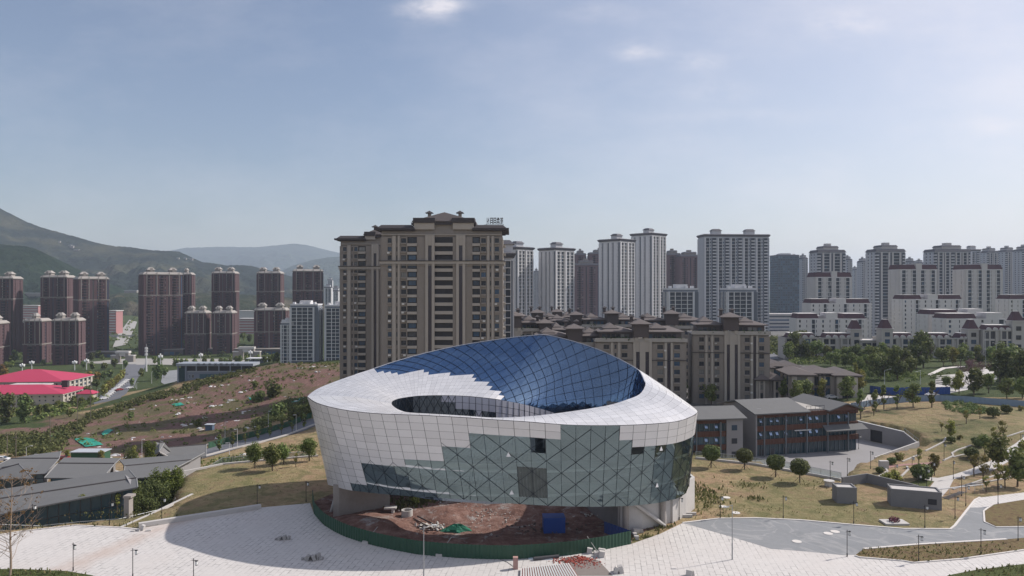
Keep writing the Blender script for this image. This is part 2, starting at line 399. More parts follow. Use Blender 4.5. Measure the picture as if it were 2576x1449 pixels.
def ribbon(pts, w):
    """plan polygon for a strip of width w along pts"""
    L = []; Rr = []; n = len(pts)
    for i in range(n):
        a = Vector(pts[max(i-1, 0)][:2]); b = Vector(pts[min(i+1, n-1)][:2]); d = (b - a).normalized(); nn = Vector((-d.y, d.x))
        p = Vector(pts[i][:2]); ww = w if not hasattr(w, '__len__') else w[i]
        L.append(tuple(p + nn * ww / 2)); Rr.append(tuple(p - nn * ww / 2))
    return L + Rr[::-1]
# ================================================================ PAVING
tm = bpy.data.materials.new('granite_tiles'); t = NT(tm)
mp = t.node('ShaderNodeMapping'); mp.inputs['Rotation'].default_value = (0, 0, R(97)); t.link(t.obj(), mp.inputs['Vector'])
def brick(t, vec, scale, bw, rh, mortar, c1, c2, cm, smooth=.1):
    b = t.node('ShaderNodeTexBrick'); t.link(vec, b.inputs['Vector']); b.inputs['Scale'].default_value = scale
    b.inputs['Brick Width'].default_value = bw; b.inputs['Row Height'].default_value = rh; b.inputs['Mortar Size'].default_value = mortar
    b.inputs['Mortar Smooth'].default_value = smooth
    for k, c in (('Color1', c1), ('Color2', c2), ('Mortar', cm)): b.inputs[k].default_value = (*c, 1)
    return b
b = brick(t, mp.outputs[0], 1.0, 1.7, .85, .06, (.50, .48, .465), (.58, .56, .54), (.16, .155, .15))
big = t.noise(.05, 4, .6); mid = t.noise(.35, 5, .65); fin = t.noise(2.5, 4, .7)
plain = t.mix(mid, (.46, .44, .425), (.60, .575, .55))
jm = t.ramp(t.noise(.11, 4, .65), [(.36, 0.12), (.60, .9)])
jm = t.math('MULTIPLY', jm, t.ramp(t.noise(.9, 2, .5), [(.38, .1), (.62, 1.0)]))
c = t.mix(jm, plain, b.outputs['Color'])
c = t.mix(t.math('MULTIPLY', t.math('SUBTRACT', fin, .5), .9, True), c, (.36, .34, .32))
# brown earth carried across the paving along one track
sepp = t.node('ShaderNodeSeparateXYZ'); t.link(t.obj(), sepp.inputs[0])
a0 = G0(395, 1335); a1 = G0(170, 1430); dirv = (a1 - a0).normalized(); nv = Vector((-dirv.y, dirv.x))
dist = t.math('ABSOLUTE', t.math('ADD', t.math('ADD', t.math('MULTIPLY', sepp.outputs[0], nv.x), t.math('MULTIPLY', sepp.outputs[1], nv.y)), -(a0.x*nv.x + a0.y*nv.y)))
st = t.math('SUBTRACT', 1.0, t.math('MULTIPLY', t.math('ADD', dist, t.math('MULTIPLY', t.math('SUBTRACT', mid, .5), 6.0)), 1/3.2), True)
lim = t.math('MULTIPLY', t.math('SUBTRACT', a0.x + 6, sepp.outputs[0]), .2, True)
c = t.mix(t.math('MULTIPLY', t.math('MULTIPLY', st, lim), .5), c, (.42, .31, .25))
c = t.mix(t.math('MULTIPLY', t.ramp(big, [(.5, 0.0), (.7, 1.0)]), .25), c, (.5, .43, .39))
t.bsdf(c, .75, 0, .35, bump=b.outputs['Fac'], bstr=.25, bdist=-.02)

am = bpy.data.materials.new('grey_asphalt'); t = NT(am)
n1 = t.noise(.12, 4, .6, dist=1.0); n2 = t.noise(1.2, 5, .65)
c = t.mix(n2, (.185, .195, .205), (.255, .262, .272)); wvn = t.noise(.06, 3, .5, dist=3.0)
c = t.mix(t.math('MULTIPLY', t.ramp(wvn, [(.52, 0.0), (.56, 1.0), (.60, 0.0)]), .35), c, (.42, .41, .40))
c = t.mix(t.math('MULTIPLY', t.ramp(n1, [(.45, 0.0), (.7, 1.0)]), .35), c, (.15, .16, .17)); t.bsdf(c, .85, 0, .3)
rm = mat('road_asphalt', (.13, .135, .15), .85, 0, .2, .5)
cm_ = mat('pale_concrete', (.50, .48, .46), .85, 0, .16, .8, fine=6)
kerbm = mat('kerb_stone', (.58, .55, .52), .8, 0, .12, 1.0)
courtm = mat('court_concrete', (.25, .245, .25), .85, 0, .12, .3)
stonem = mat('grey_stone', (.33, .32, .31), .85, 0, .2, 1.2, fine=5)

PLAZA_TOP = [(-300,1375),(0,1347),(54,1338),(188,1323),(303,1328),(345,1332),(349,1330),(656,1277),(780,1266),(790,1293),(816,1322),(868,1350),(945,1374),(1049,1395),(1153,1404),(1282,1407.5),(1337,1405),(1441,1396),(1521,1383),(1587,1369),(1596,1366),(1661,1343),(1717,1316)]
ASPH_TOP = [(1810,1305),(1902,1304),(2014,1309),(2125,1319),(2199,1325),(2273,1331),(2391,1331.6),(2402,1323),(2452.5,1258.6),(2466,1251.7),(2576,1239),(2900,1205)]
ASPH_LOW = [(2900,1235),(2576,1257),(2499,1269.5),(2483,1280),(2475,1287),(2477,1314),(2506,1327),(2576,1326),(2900,1322)]
BOTTOM = [(2900,1700),(2576,1900),(1288,1900),(0,1900),(-300,1700)]
plaza = sheet('plaza_paving', PL(PLAZA_TOP + ASPH_TOP + ASPH_LOW) + [(130, 70), (130, 5), (-130, 5), (-120, 80)], tm, .02, 0)
asph = sheet('asphalt_path', PL([(1717,1316)] + ASPH_TOP[:8] + [(2440,1277),(2488,1277),(2475,1287),(2477,1314),(2506,1327),(2576,1326),(2900,1322),(2900,1345),(2576,1355),(2532,1358.6),(2310,1371.6),(2173,1383),(2151,1396),(2121,1397),(2032,1388),(1939.5,1381),(1880,1363),(1828,1347.5)]), am, .03, 0)
gs = bpy.data.materials.new('planted_strip'); t = NT(gs)
n2 = t.noise(.9, 5, .65); n3 = t.noise(3.5, 4, .7)
c = t.ramp(n2, [(.3, (.10, .065, .045)), (.5, (.19, .14, .075)), (.72, (.16, .16, .065))]); c = t.mix(t.math('MULTIPLY', t.math('SUBTRACT', n3, .45), 1.6, True), c, (.04, .035, .02))
t.bsdf(c, .95, 0, .1, bump=n3, bstr=.9, bdist=.25)
def lawn(name, pp, h=.12):
    pl = PL(pp); o = sheet(name, pl, gs, .02 + h, 0)
    return o
lawn('planted_strip', [(2151,1399),(2173,1383),(2310,1371.6),(2532,1358.6),(2576,1355),(2900,1335),(2900,1350),(2576,1384.6),(2421,1407),(2299,1416.8),(2273,1412),(2162,1403)])
lawn('planted_bed', [(2477,1287),(2490,1279),(2502,1271),(2576,1259),(2900,1237),(2900,1320),(2576,1324.5),(2508,1325.5),(2479,1313)])
grassm = bpy.data.materials.new('fresh_grass'); t = NT(grassm); n2 = t.noise(1.5, 5, .65)
t.bsdf(t.mix(n2, (.04, .055, .02), (.11, .125, .045)), .95, 0, .1, bump=t.noise(6, 3, .7), bstr=.9, bdist=.2)
for nm, pp in (('grass_corner', [(-300,1433),(53,1433),(167,1438),(233,1449),(300,1500),(-300,1500)]), ('grass_corner', [(2384,1449),(2450,1436),(2576,1420),(2900,1400),(2900,1500),(2350,1500)])):
    o = sheet(nm, PL(pp), grassm, .1, 0)

def _k(): pass
def kerb(name, pts, w=.3, h=.15, m=None, label='pale stone kerb', base=None, cat='kerb', kind='structure', th=None):
    mb = MB(); pl = ribbon(pts, w); n = len(pts)
    for i in range(n - 1):
        a, b_, c_, d = pl[i], pl[i+1], pl[2*n-2-i], pl[2*n-1-i]
        za = base if base is not None else gz(*pts[i][:2]); zb = base if base is not None else gz(*pts[i+1][:2])
        k = len(mb.v)
        mb.v += [(a[0],a[1],za-.3),(b_[0],b_[1],zb-.3),(c_[0],c_[1],zb-.3),(d[0],d[1],za-.3),(a[0],a[1],za+h),(b_[0],b_[1],zb+h),(c_[0],c_[1],zb+h),(d[0],d[1],za+h)]
        mb.f += [(k+4,k+7,k+6,k+5),(k,k+4,k+5,k+1),(k+2,k+6,k+7,k+3)]
        if i == 0: mb.f.append((k, k+3, k+7, k+4))
        if i == n - 2: mb.f.append((k+1, k+5, k+6, k+2))
    o = mb.build(name, m or kerbm)
    if kind: o['kind'] = kind
    else: tag(o, label, cat)
    return o
kerb('kerb', PL([(1717,1316)] + ASPH_TOP[:10]), .35, .14)
kerb('kerb', PL([(2173,1383),(2310,1371.6),(2532,1358.6)]), .45, .22)
kerb('kerb', PL([(2499,1269.5),(2483,1280),(2475,1287),(2477,1314),(2506,1327),(2576,1326),(2700,1325)]), .3, .14)
kerb('kerb', PL([(0,1346),(54,1337),(188,1322),(303,1327.5),(345,1332)]), .3, .12)
kerb('kerb', PL([(2151,1399),(2162,1403),(2273,1412),(2299,1416.8),(2421,1407),(2576,1384.6),(2700,1370)]), .25, .16)
# low ledge between lawn and plaza, diagonal pale edging on the lawn, step blocks
kerb('low_wall', PL([(349,1327),(656,1279)]), .8, .75, cm_, 'long low pale stone ledge along the top edge of the plaza', cat='wall', kind=None)
kerb('lawn_edging', PL([(303,1327),(380,1293),(484,1243)]), .5, .1, cm_)
edgm = mat('edging_stone', (.40, .38, .355), .85, 0, .15, 1.0)
# parks' terrace walls and curving garden edgings on the right-hand slope
def gpt(pp): return [tuple(GT(a, b)[:2]) for a, b in pp]
q = lambda pp: [(2079.5 + .2222*a, 992.8 + .2222*b) for a, b in pp]
for pp in (q([(2234,415),(2000,490),(1830,535)]), q([(1640,575),(1480,630),(1420,665),(1435,695),(1320,750)]), q([(910,815),(925,850),(840,935)]), q([(640,800),(690,870),(560,950)]),
           q([(2130,760),(2135,820),(1990,890),(1700,990),(1430,1075)]), q([(2234,890),(1990,960),(1640,1020)]), q([(1560,680),(1430,710)]), q([(1350,490),(1320,540),(1120,640)]), q([(1140,800),(1150,850)]), q([(1050,680),(860,760)])):
    kerb('garden_edging', gpt(pp), .4, .18, edgm)
walk = q([(2400,380),(2234,480),(2130,560),(2000,640),(1880,740),(1640,840),(1430,910),(1260,945),(1150,935),(1060,955),(1220,985),(1160,1060),(1080,1140),(1120,1205),(1270,1200),(1380,1075),(1440,960),(1900,850),(2234,640),(2500,500)])
sheet('garden_path', gpt(walk), cm_, .06, step=2.0)
sheet('garden_path', gpt(q([(680,800),(880,785),(1150,770),(1300,760),(1300,775),(1160,785),(880,805),(690,835)])), mat('red_gravel', (.30, .17, .15), .9), .07, step=2.0)
sheet('grass_patch', gpt(q([(860,1030),(1060,960),(1210,985),(1130,1060),(1060,1130),(940,1110)])), grassm, .1, step=2.0)
# court in front of the office building
sheet('court_paving', [(p[0], p[1]) for p in COURT[:5]] + [(101, 178), (103.8, 188.5), (97.3, 201), (95, 207), (60, 208), (38, 175)], courtm, -2.46, 0)
# streets
def road(name, pp, w, m=rm, dz=.12, gt=True, step=3.0):
    pts = gpt(pp) if gt else pp; return sheet(name, ribbon(pts, w), m, dz, step=step)
lane = gpt([(420,1165),(520,1140),(580,1123),(650,1106),(720,1086),(790,1062)]); lane += [(-50, 262), (-20, 278)]
road('street', lane, 13, gt=False); 
vr = [tuple(GT(*p)[:2]) for p in ((262,1012),(290,985),(318,955),(340,925),(352,912))]
road('valley_street', vr, 15, gt=False, step=6.0)
sheet('street_forecourt', gpt([(345,918),(200,912),(330,902),(560,903),(700,905),(420,918)]), mat('dusty_paving', (.32, .31, .29), .9), .2, step=12)
sheet('parking_ground', gpt([(410,935),(455,930),(450,962),(405,962)]), am, .25, step=6)
# ================================================================ THE MUSEUM
ROT = R(-8); MC = Vector((-2.6, 134.0)); MA, MBb = 37.2, 24.5
def ell(th, c=MC, a=MA, b=MBb):
    x = -a * math.cos(th); y = b * math.sin(th)
    return Vector((c.x + x*math.cos(ROT) - y*math.sin(ROT), c.y + x*math.sin(ROT) + y*math.cos(ROT)))
_tab = [(ell(2*math.pi*i/4000), 2*math.pi*i/4000) for i in range(4001)]
_px = np.array([1288 + F*p.x/p.y for p, _ in _tab]); _dp = np.array([p.y for p, _ in _tab])
_il, _ir = int(_px.argmin()), int(_px.argmax())
def eD(px, rear):
    """distance of the rim ellipse along picture column px"""
    i0, i1 = _il, _ir
    idx = np.arange(4001)
    # rear arc runs clockwise from the left tangent to the right tangent
    if i0 < i1: rearm = (idx >= i0) & (idx <= i1)
    else: rearm = (idx >= i0) | (idx <= i1)
    m = rearm if rear else ~rearm
    k = idx[m][np.abs(_px[m] - px).argmin()]; return _dp[k]
def E_(px, py, rear, dd=0.0): return W(px, py, eD(px, rear) + dd)
def S_(px, py, d): return W(px, py, d)
tipL = E_(773, 998, True)
# ----- roof that falls inward: outer crest and inner lip, section by section
A1 = [tipL, E_(800,978,1), E_(863,953,1), E_(925,933,1), E_(996,909,1), E_(1080,886,1), E_(1167,867.5,1), E_(1275,851,1), E_(1335,844.5,1), E_(1376,843.5,1),
      E_(1439,858,1,-.6), E_(1501,878,1,-1.5), E_(1553,901,1,-2.6), E_(1595,924,1,-4), S_(1611,937,141.5), S_(1623,962,136)]
B1 = [S_(985,1016,126), S_(986,1012,127.5), S_(990,1008.5,129.5), S_(1003,1003.5,132), S_(1030,999,134), S_(1061,996,135), S_(1117,995,135.5), S_(1175,997,135), S_(1227,1002,133.5), S_(1265,1007,134.5),
      S_(1314,1016,137), S_(1345,1024,139), S_(1397,1040,141.5), S_(1440,1068,143.5), S_(1500,1130,143.5), S_(1585,1225,138.5)]
# ----- roof that falls outward: outer eave and inner crest
C2 = [A1[9], E_(1450,870,1), E_(1520,899,1), E_(1590,929,1), E_(1650,962,1), E_(1705,998,1), E_(1742,1024,1), E_(1754,1038,0), E_(1735,1050,0), E_(1705,1060,0), E_(1658,1065.5,0), E_(1600,1069,0), E_(1543,1070.6,0), E_(1475,1070.5,0), E_(1408,1068,0),
      E_(1324,1061,0), E_(1241,1056,0), E_(1175,1051,0), E_(1092,1046.5,0), E_(1034,1044,0), E_(946,1040.5,0), E_(863,1031,0), E_(800,1015,0), tipL]
D2 = [A1[9], A1[10], A1[11], A1[12], A1[13], A1[14], S_(1619,950,139), S_(1623.5,968,134.5), S_(1616,985,131), S_(1603,996,129), S_(1580,1005,127), S_(1540,1018,124), S_(1490,1027.5,121), S_(1430,1036.5,118.2), S_(1380,1043,116.4),
      S_(1324,1048.5,114.8), S_(1241,1052,113.6), S_(1175,1048,114.4), S_(1092,1043,115.8), S_(1034,1040,118), S_(1007,1033,120), S_(994,1026,122), S_(987,1020,124), S_(985,1016,126)]
def cr(P, s):
    n = len(P) - 1; s = min(max(s, 0), n - 1e-6); i = int(s); t_ = s - i
    p0 = P[max(i-1, 0)]; p1 = P[i]; p2 = P[i+1]; p3 = P[min(i+2, n)]
    return .5 * ((2*p1) + (p2-p0)*t_ + (2*p0-5*p1+4*p2-p3)*t_*t_ + (3*p1-p0-3*p2+p3)*t_**3)
def resample(P, Q, n, key='max'):
    """parameters that cut the band P-Q into n strips of about equal width along the wider edge"""
    ss = np.linspace(0, len(P)-1, 900); L = [0.0]
    for a, b in zip(ss[:-1], ss[1:]):
        da = (cr(P, b) - cr(P, a)).length; db = (cr(Q, b) - cr(Q, a)).length; L.append(L[-1] + (max(da, db) if key == 'max' else (da if key == 'P' else db)))
    return list(np.interp(np.linspace(0, L[-1], n+1), L, ss))
def proj(p): return 1288 + F*p.x/p.y, 724.5 - F*(p.z-CAMZ)/p.y

museum = thing('museum', 'large oval museum with white metal panels, glass walls and a sloping open roof', 'museum', (MC.x, MC.y, 0))
ORG = Vector((MC.x, MC.y, 0))
class MM(MB):   # mesh in world coordinates, shifted to the museum's own origin when built
    def build(s, name, m, parent=None, kind=None, smooth=False):
        if parent is museum: s.v = [tuple(Vector(p) - ORG) for p in s.v]
        return MB.build(s, name, m, parent, kind, smooth)
# materials
pm = bpy.data.materials.new('white_metal_panel'); t = NT(pm)
gi = t.node('ShaderNodeNewGeometry'); v = t.math('MULTIPLY', t.math('SUBTRACT', gi.outputs['Random Per Island'], .5), .15)
n = t.noise(.25, 5, .6); c = t.mix(n, (.60, .59, .59), (.68, .67, .665))
hv = t.node('ShaderNodeHueSaturation'); t.link(c, hv.inputs['Color']); t.link(t.math('ADD', v, 1.0), hv.inputs['Value'])
nf = t.noise(1.7, 4, .7); c = t.mix(t.math('MULTIPLY', t.math('SUBTRACT', nf, .52), .8, True), hv.outputs[0], (.45, .43, .41))
t.bsdf(c, t.math('ADD', t.math('MULTIPLY', n, .25), .22), .25, .5)
seam = mat('dark_seam', (.035, .035, .04), .9)
def glassmat(name, tint, body, refl, transp, rough=.02, bumpy=.012, wav=.25, sh=None):
    m = bpy.data.materials.new(name); t = NT(m)
    fr = t.node('ShaderNodeFresnel'); fr.inputs['IOR'].default_value = 1.5
    gi = t.node('ShaderNodeNewGeometry'); ra = gi.outputs['Random Per Island']
    gl = t.node('ShaderNodeBsdfGlossy'); gl.inputs['Roughness'].default_value = rough
    t.link(t.mix(ra, tuple(x*.86 for x in tint), tint), gl.inputs['Color'])
    bn = t.node('ShaderNodeBump'); bn.inputs['Strength'].default_value = .5; bn.inputs['Distance'].default_value = bumpy
    t.link(t.noise(wav, 2, .5, dist=.4), bn.inputs['Height']); t.link(bn.outputs[0], gl.inputs['Normal'])
    df = t.node('ShaderNodeBsdfDiffuse'); t.link(t.mix(t.noise(.5, 4, .6), tuple(x*.75 for x in body), body), df.inputs['Color'])
    tr = t.node('ShaderNodeBsdfTransparent'); tr.inputs['Color'].default_value = (*(sh or (.75, .82, .82)), 1)
    m1 = t.node('ShaderNodeMixShader'); m1.inputs[0].default_value = transp; t.link(df.outputs[0], m1.inputs[1]); t.link(tr.outputs[0], m1.inputs[2])
    m2 = t.node('ShaderNodeMixShader'); t.link(t.math('ADD', t.math('MULTIPLY', fr.outputs[0], 1.0), refl, True), m2.inputs[0])
    t.link(m1.outputs[0], m2.inputs[1]); t.link(gl.outputs[0], m2.inputs[2]); t.link(m2.outputs[0], t.out.inputs[0]); return m
g_front = glassmat('grey_green_glass', (.47, .60, .63), (.024, .04, .048), .29, .68)
g_blue = glassmat('blue_glass', (.38, .58, .86), (.016, .034, .075), .32, .45, sh=(.35, .5, .75))
g_dark = glassmat('dark_glass', (.5, .6, .72), (.02, .03, .045), .30, .2)
mull = mat('mullion', (.03, .035, .045), .7, 0, spec=.15); mullb = mat('blue_mullion', (.022, .038, .075), .9, 0, spec=.05)
lav = mat('grey_cladding', (.52, .52, .58), .5, .3, .1, .6)

def cell(mb, p00, p10, p11, p01, g=.05, off=0.0):
    """one panel: corners pulled in by g metres, raised by off along its normal"""
    c = (p00 + p10 + p11 + p01) / 4; nn = (p10 - p00).cross(p01 - p00)
    if nn.length < 1e-6: nn = (p11 - p10).cross(p11 - p01)
    nn.normalize(); o = nn * off; r = []
    for p in (p00, p10, p11, p01):
        d = c - p; L = d.length; r.append(p + d * min(.3, g / max(L, .01)) + o)
    mb.quad(*r)
def tubeline(mb, pts, r, off=None): mb.tube(pts, r, 4, cap=False)

# roof 1 ------------------------------------------------------------
NU, NV = 66, 14
us = resample(A1, B1, NU)
def roof1(s, v):
    a, b = cr(A1, s), cr(B1, s); p = a.lerp(b, v)
    k = max(0, min(1, (s - 2) / 6)); p.z -= 1.5 * k * 4 * v * (1 - v) * (1 - .3*v)
    k2 = max(0, 1 - s / 5); p.z += .35 * k2 * 4 * v * (1 - v); return p
BND = [(917,934),(967,936),(1023,943.5),(1059,936),(1090,943.5),(1121,939),(1146,950),(1194,947),(1200,964),(1232,965),(1244,982),(1266,1008)]
def whiteroof(px, py): 
    if px < 917: return True
    if px > 1266: return False
    for (x0, y0), (x1, y1) in zip(BND[:-1], BND[1:]):
        if x0 <= px <= x1: return py > y0 + (y1-y0)*(px-x0)/(x1-x0) - 2
    return False
white = MM(); under = MM(); blue = MM()
grid1 = [[roof1(us[i], j/NV) for j in range(NV+1)] for i in range(NU+1)]
isw = {}
for i in range(NU):
    for j in range(NV):
        p = [grid1[i][j], grid1[i+1][j], grid1[i+1][j+1], grid1[i][j+1]]; c = sum(p, Vector()) / 4
        w_ = whiteroof(*proj(c)); isw[i, j] = w_
        a, b, c_, d = p[0], p[3], p[2], p[1]    # order for an upward normal
        if w_:
            cell(white, a, b, c_, d, .02, .06)
            under.quad(a, b, c_, d)
        else: blue.quad(*(x + Vector((0, 0, -.02)) for x in (a, b, c_, d)))
# pane lines on the blue glass: long swirled ribs and crossing braces, fixed to the grid
ribs = MM()
def r1n(s, v):
    p = roof1(s, v); e = .02; n = (roof1(min(s+e, len(A1)-1), v) - roof1(max(s-e, 0), v)).cross(roof1(s, max(0, v-.02)) - roof1(s, min(1, v+.02)))
    if n.length > 1e-6:
        n.normalize()
        if n.y > 0 and n.z < 0: n = -n
        if n.z < 0 and n.y > 0: n = -n
        if n.z < 0: n = -n
    return p + n * .05
def fi(x):  # fractional strip index -> section parameter
    x = min(max(x, 0), NU); i = min(int(x), NU-1); return us[i] + (us[i+1]-us[i]) * (x - i)
def rib(x0, slope, r, n=26):
    seg = []
    for k in range(n + 1):
        v_ = k / n; x = x0 + slope * v_
        if not (0 <= x <= NU): seg and (len(seg) > 1 and tubeline(ribs, seg, r)); seg = []; continue
        i = min(int(x), NU-1); j = min(int(v_*NV), NV-1)
        if isw[i, j]:
            if len(seg) > 1: tubeline(ribs, seg, r)
            seg = []; continue
        seg.append(r1n(fi(x), v_))
    if len(seg) > 1: tubeline(ribs, seg, r)
for x0 in np.arange(-3, NU+1, 2.0): rib(x0, 15, .045)
for x0 in np.arange(14, NU+16, 2.5): rib(x0, -12, .032)
# hidden frame seen faintly through the glass
truss = MM()
for k, x0 in enumerate(np.arange(16, NU-1, 2.2)):
    pts = [roof1(fi(x0 + (1.6 if (k+q) % 2 else 0)), v_) + Vector((0, .9, -1.6)) for q, v_ in enumerate(np.linspace(.06, .98, 7))]
    truss.tube(pts, .13, 4, cap=False)
for v_ in (.25, .5, .72, .9): truss.tube([roof1(fi(x), v_) + Vector((0, .9, -1.6)) for x in np.arange(14, NU, 2)], .12, 4, cap=False)
# roof 2 ------------------------------------------------------------
NU2, NV2 = 84, 7
us2 = resample(C2, D2, NU2, 'P')
def roof2(s, v):
    p = cr(C2, s).lerp(cr(D2, s), v); L = (cr(C2, s) - cr(D2, s)).length; p.z += .03 * L * 4 * v * (1-v); return p
for i in range(NU2):
    for j in range(NV2):
        p = [roof2(us2[i], j/NV2), roof2(us2[i+1], j/NV2), roof2(us2[i+1], (j+1)/NV2), roof2(us2[i], (j+1)/NV2)]
        if (p[0]-p[2]).length < .15: continue
        cell(white, p[0], p[3], p[2], p[1], .02, .06); under.quad(p[0], p[3], p[2], p[1])
# crest cap along the outer back edge
cap = MM(); cap.tube([cr(A1, s) + Vector((0, 0, .02)) for s in np.linspace(2.5, 15, 90)], .12, 5, cap=False)
# outer wall ----------------------------------------------------------
top = A1[:10] + C2[1:]
BOTL = [(816,1217),(878,1233),(940,1240.5),(997,1246),(1090,1251.5),(1179,1257),(1207,1260.5),(1290,1267),(1363,1271.6),(1430,1274),(1492,1275),(1586,1273),(1658,1265),(1700,1255),(1743,1237)]
def low(th):
    p = ell(th, Vector((-1.2, 133.6)), 33.6, 23.4); z = 5.75; px = 1288 + F*p.x/p.y
    front = (p.y - 133.6) < (p.x + 1.2) * math.tan(ROT) - 2
    if front:
        k = min(1, ((p.x + 1.2) * math.tan(ROT) - (p.y - 133.6) - 2) / 5); y = np.interp(px, [b[0] for b in BOTL], [b[1] for b in BOTL]); z = z*(1-k) + k*(CAMZ - (y - 724.5)/F*p.y)
    return Vector((p.x, p.y, z))
NC = 82
_ts = resample(top, top, NC, 'P')
cen = MC
bot_tab = [(low(2*math.pi*i/2000), 2*math.pi*i/2000) for i in range(2001)]
_bl = np.concatenate([[0], np.cumsum([(bot_tab[i+1][0]-bot_tab[i][0]).length for i in range(2000)])])
# match top and bottom by angle around the centre
def ang(p): return math.atan2(-(p.y - cen.y) * 1.5, p.x - cen.x)
def angle_low(p):
    d = Vector((p.x - cen.x, p.y - cen.y)); c, s_ = math.cos(-ROT), math.sin(-ROT); x = d.x*c - d.y*s_; y = d.x*s_ + d.y*c
    return math.atan2(y / MBb, -x / MA)
wallT = [cr(top, s) for s in _ts]; wallB = [low(angle_low(p)) for p in wallT]
NR = 11
def wp(i, j):   # j in row units from the bottom
    a = wallB[int(i) % NC].lerp(wallB[(int(i)+1) % NC], i - int(i)) if i != int(i) else wallB[int(i) % NC]
    b = wallT[int(i) % NC].lerp(wallT[(int(i)+1) % NC], i - int(i)) if i != int(i) else wallT[int(i) % NC]
    f = j / NR; p = a.lerp(b, f); return p
GLP = [(875,1208.6),(912,1208.6),(908,1166),(1012,1170),(1011.5,1148),(1109,1150),(1109,1125),(1179,1127),(1178.6,1077),(1207,1080),(1406,1093),(1406,1066),(1543,1069),(1543,1098),(1599,1098),(1599,1122),(1669,1119),(1670,1093),(1756,1071),(1790,1071),(1790,1290),(1400,1290),(1100,1270),(880,1236)]
GSEG = [(876, 911, 1209), (911, 1012, 1169), (1012, 1109, 1149), (1109, 1179, 1127), (1179, 1406, 1085), (1406, 1543, 900), (1543, 1599, 1098), (1599, 1669, 1121), (1669, 1800, 1088)]
def rowof(i, y):
    best = 0
    for j in range(NR + 1):
        if proj((wp(i, j) + wp(i+1, j)) / 2)[1] > y - 7: best = j
    return best
SEGROW = {}
for x0_, x1_, yt_ in GSEG:
    cols = [i for i in range(NC) if (wp(i, 4)).y < 132 and x0_ <= proj((wp(i, 4)+wp(i+1, 4))/2)[0] < x1_]
    SEGROW[x0_] = rowof(cols[len(cols)//2], yt_) if cols else 0
HOLES = [(1345, 1372, 1107, 1147), (1600, 1624, 1124, 1150)]; cor = MM(); rr_ = random.Random(77)
pan = MM(); gls = MM(); mul = MM(); isg = {}
for i in range(NC):
    for j in range(NR):
        c = (wp(i, j) + wp(i+1, j+1)) / 2
        px, py = proj(c); front = c.y < 134 + (c.x) * math.sin(ROT) and True
        if front:
            g = False
            for x0_, x1_, yt_ in GSEG:
                if x0_ <= px < x1_ - (10*(j > 6) if x0_ < 900 else 0):
                    g = j < SEGROW[x0_]
        else: g = c.x > 5 and j < 9
        isg[i, j] = g
        p = (wp(i, j), wp(i, j+1), wp(i+1, j+1), wp(i+1, j))
        cx_, cy_ = proj(c)
        if g and front and any(a_ <= cx_ <= b_ and c0_ <= cy_ <= d_ for a_, b_, c0_, d_ in HOLES): continue
        if g and front and 1290 <= cx_ <= 1368 and 1184 <= cy_ <= 1256:  # reflected structure put into shape and colour: dark stripes in place of panes
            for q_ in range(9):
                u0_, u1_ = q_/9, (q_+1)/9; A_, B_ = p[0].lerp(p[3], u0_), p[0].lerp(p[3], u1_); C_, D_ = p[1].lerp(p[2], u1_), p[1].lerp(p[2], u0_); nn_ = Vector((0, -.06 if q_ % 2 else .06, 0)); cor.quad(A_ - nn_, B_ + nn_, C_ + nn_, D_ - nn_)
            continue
        if g:
            o4 = [rr_.uniform(-.016, .016) for _ in range(4)]; n_ = Vector((c.x - cen.x, (c.y - cen.y)*2, 0)).normalized()
            gls.quad(*[pp + n_*oo for pp, oo in zip(p, o4)])
        else: cell(pan, *p, .035, .07); under.quad(*p)
outn = lambda p: Vector(((p.x-cen.x)/MA**2, (p.y-cen.y)/MBb**2, 0)).normalized()
for i in range(NC):
    for j in range(NR):
        if isg[i, j]:
            a, b = wp(i, j), wp(i, j+1); mul.tube([a + outn(a)*.06, b + outn(b)*.06], .024, 4, cap=False)
for i in range(0, NC+1):
    for j0 in range(-6, NR+3):
        for sgn in (1, -1):
            if (i + (j0 if j0 % 2 else 0)) % 2 and False: continue
            # brace across one bay, rising or falling one and a half rows
            ya = 3.0 * j0 + (0 if i % 2 == 0 else 1.5) ; yb = ya + 1.5*sgn
            if max(ya, yb) > NR or min(ya, yb) < 0 or j0 < 0: continue
            m_ = (min(i, NC-1) % NC, int((ya+yb)/2))
            if i < NC and isg.get(m_):
                a, b = wp(i, ya), wp(i+1, yb); mul.tube([a + outn(a)*.08, b + outn(b)*.08], .034, 4, cap=False)
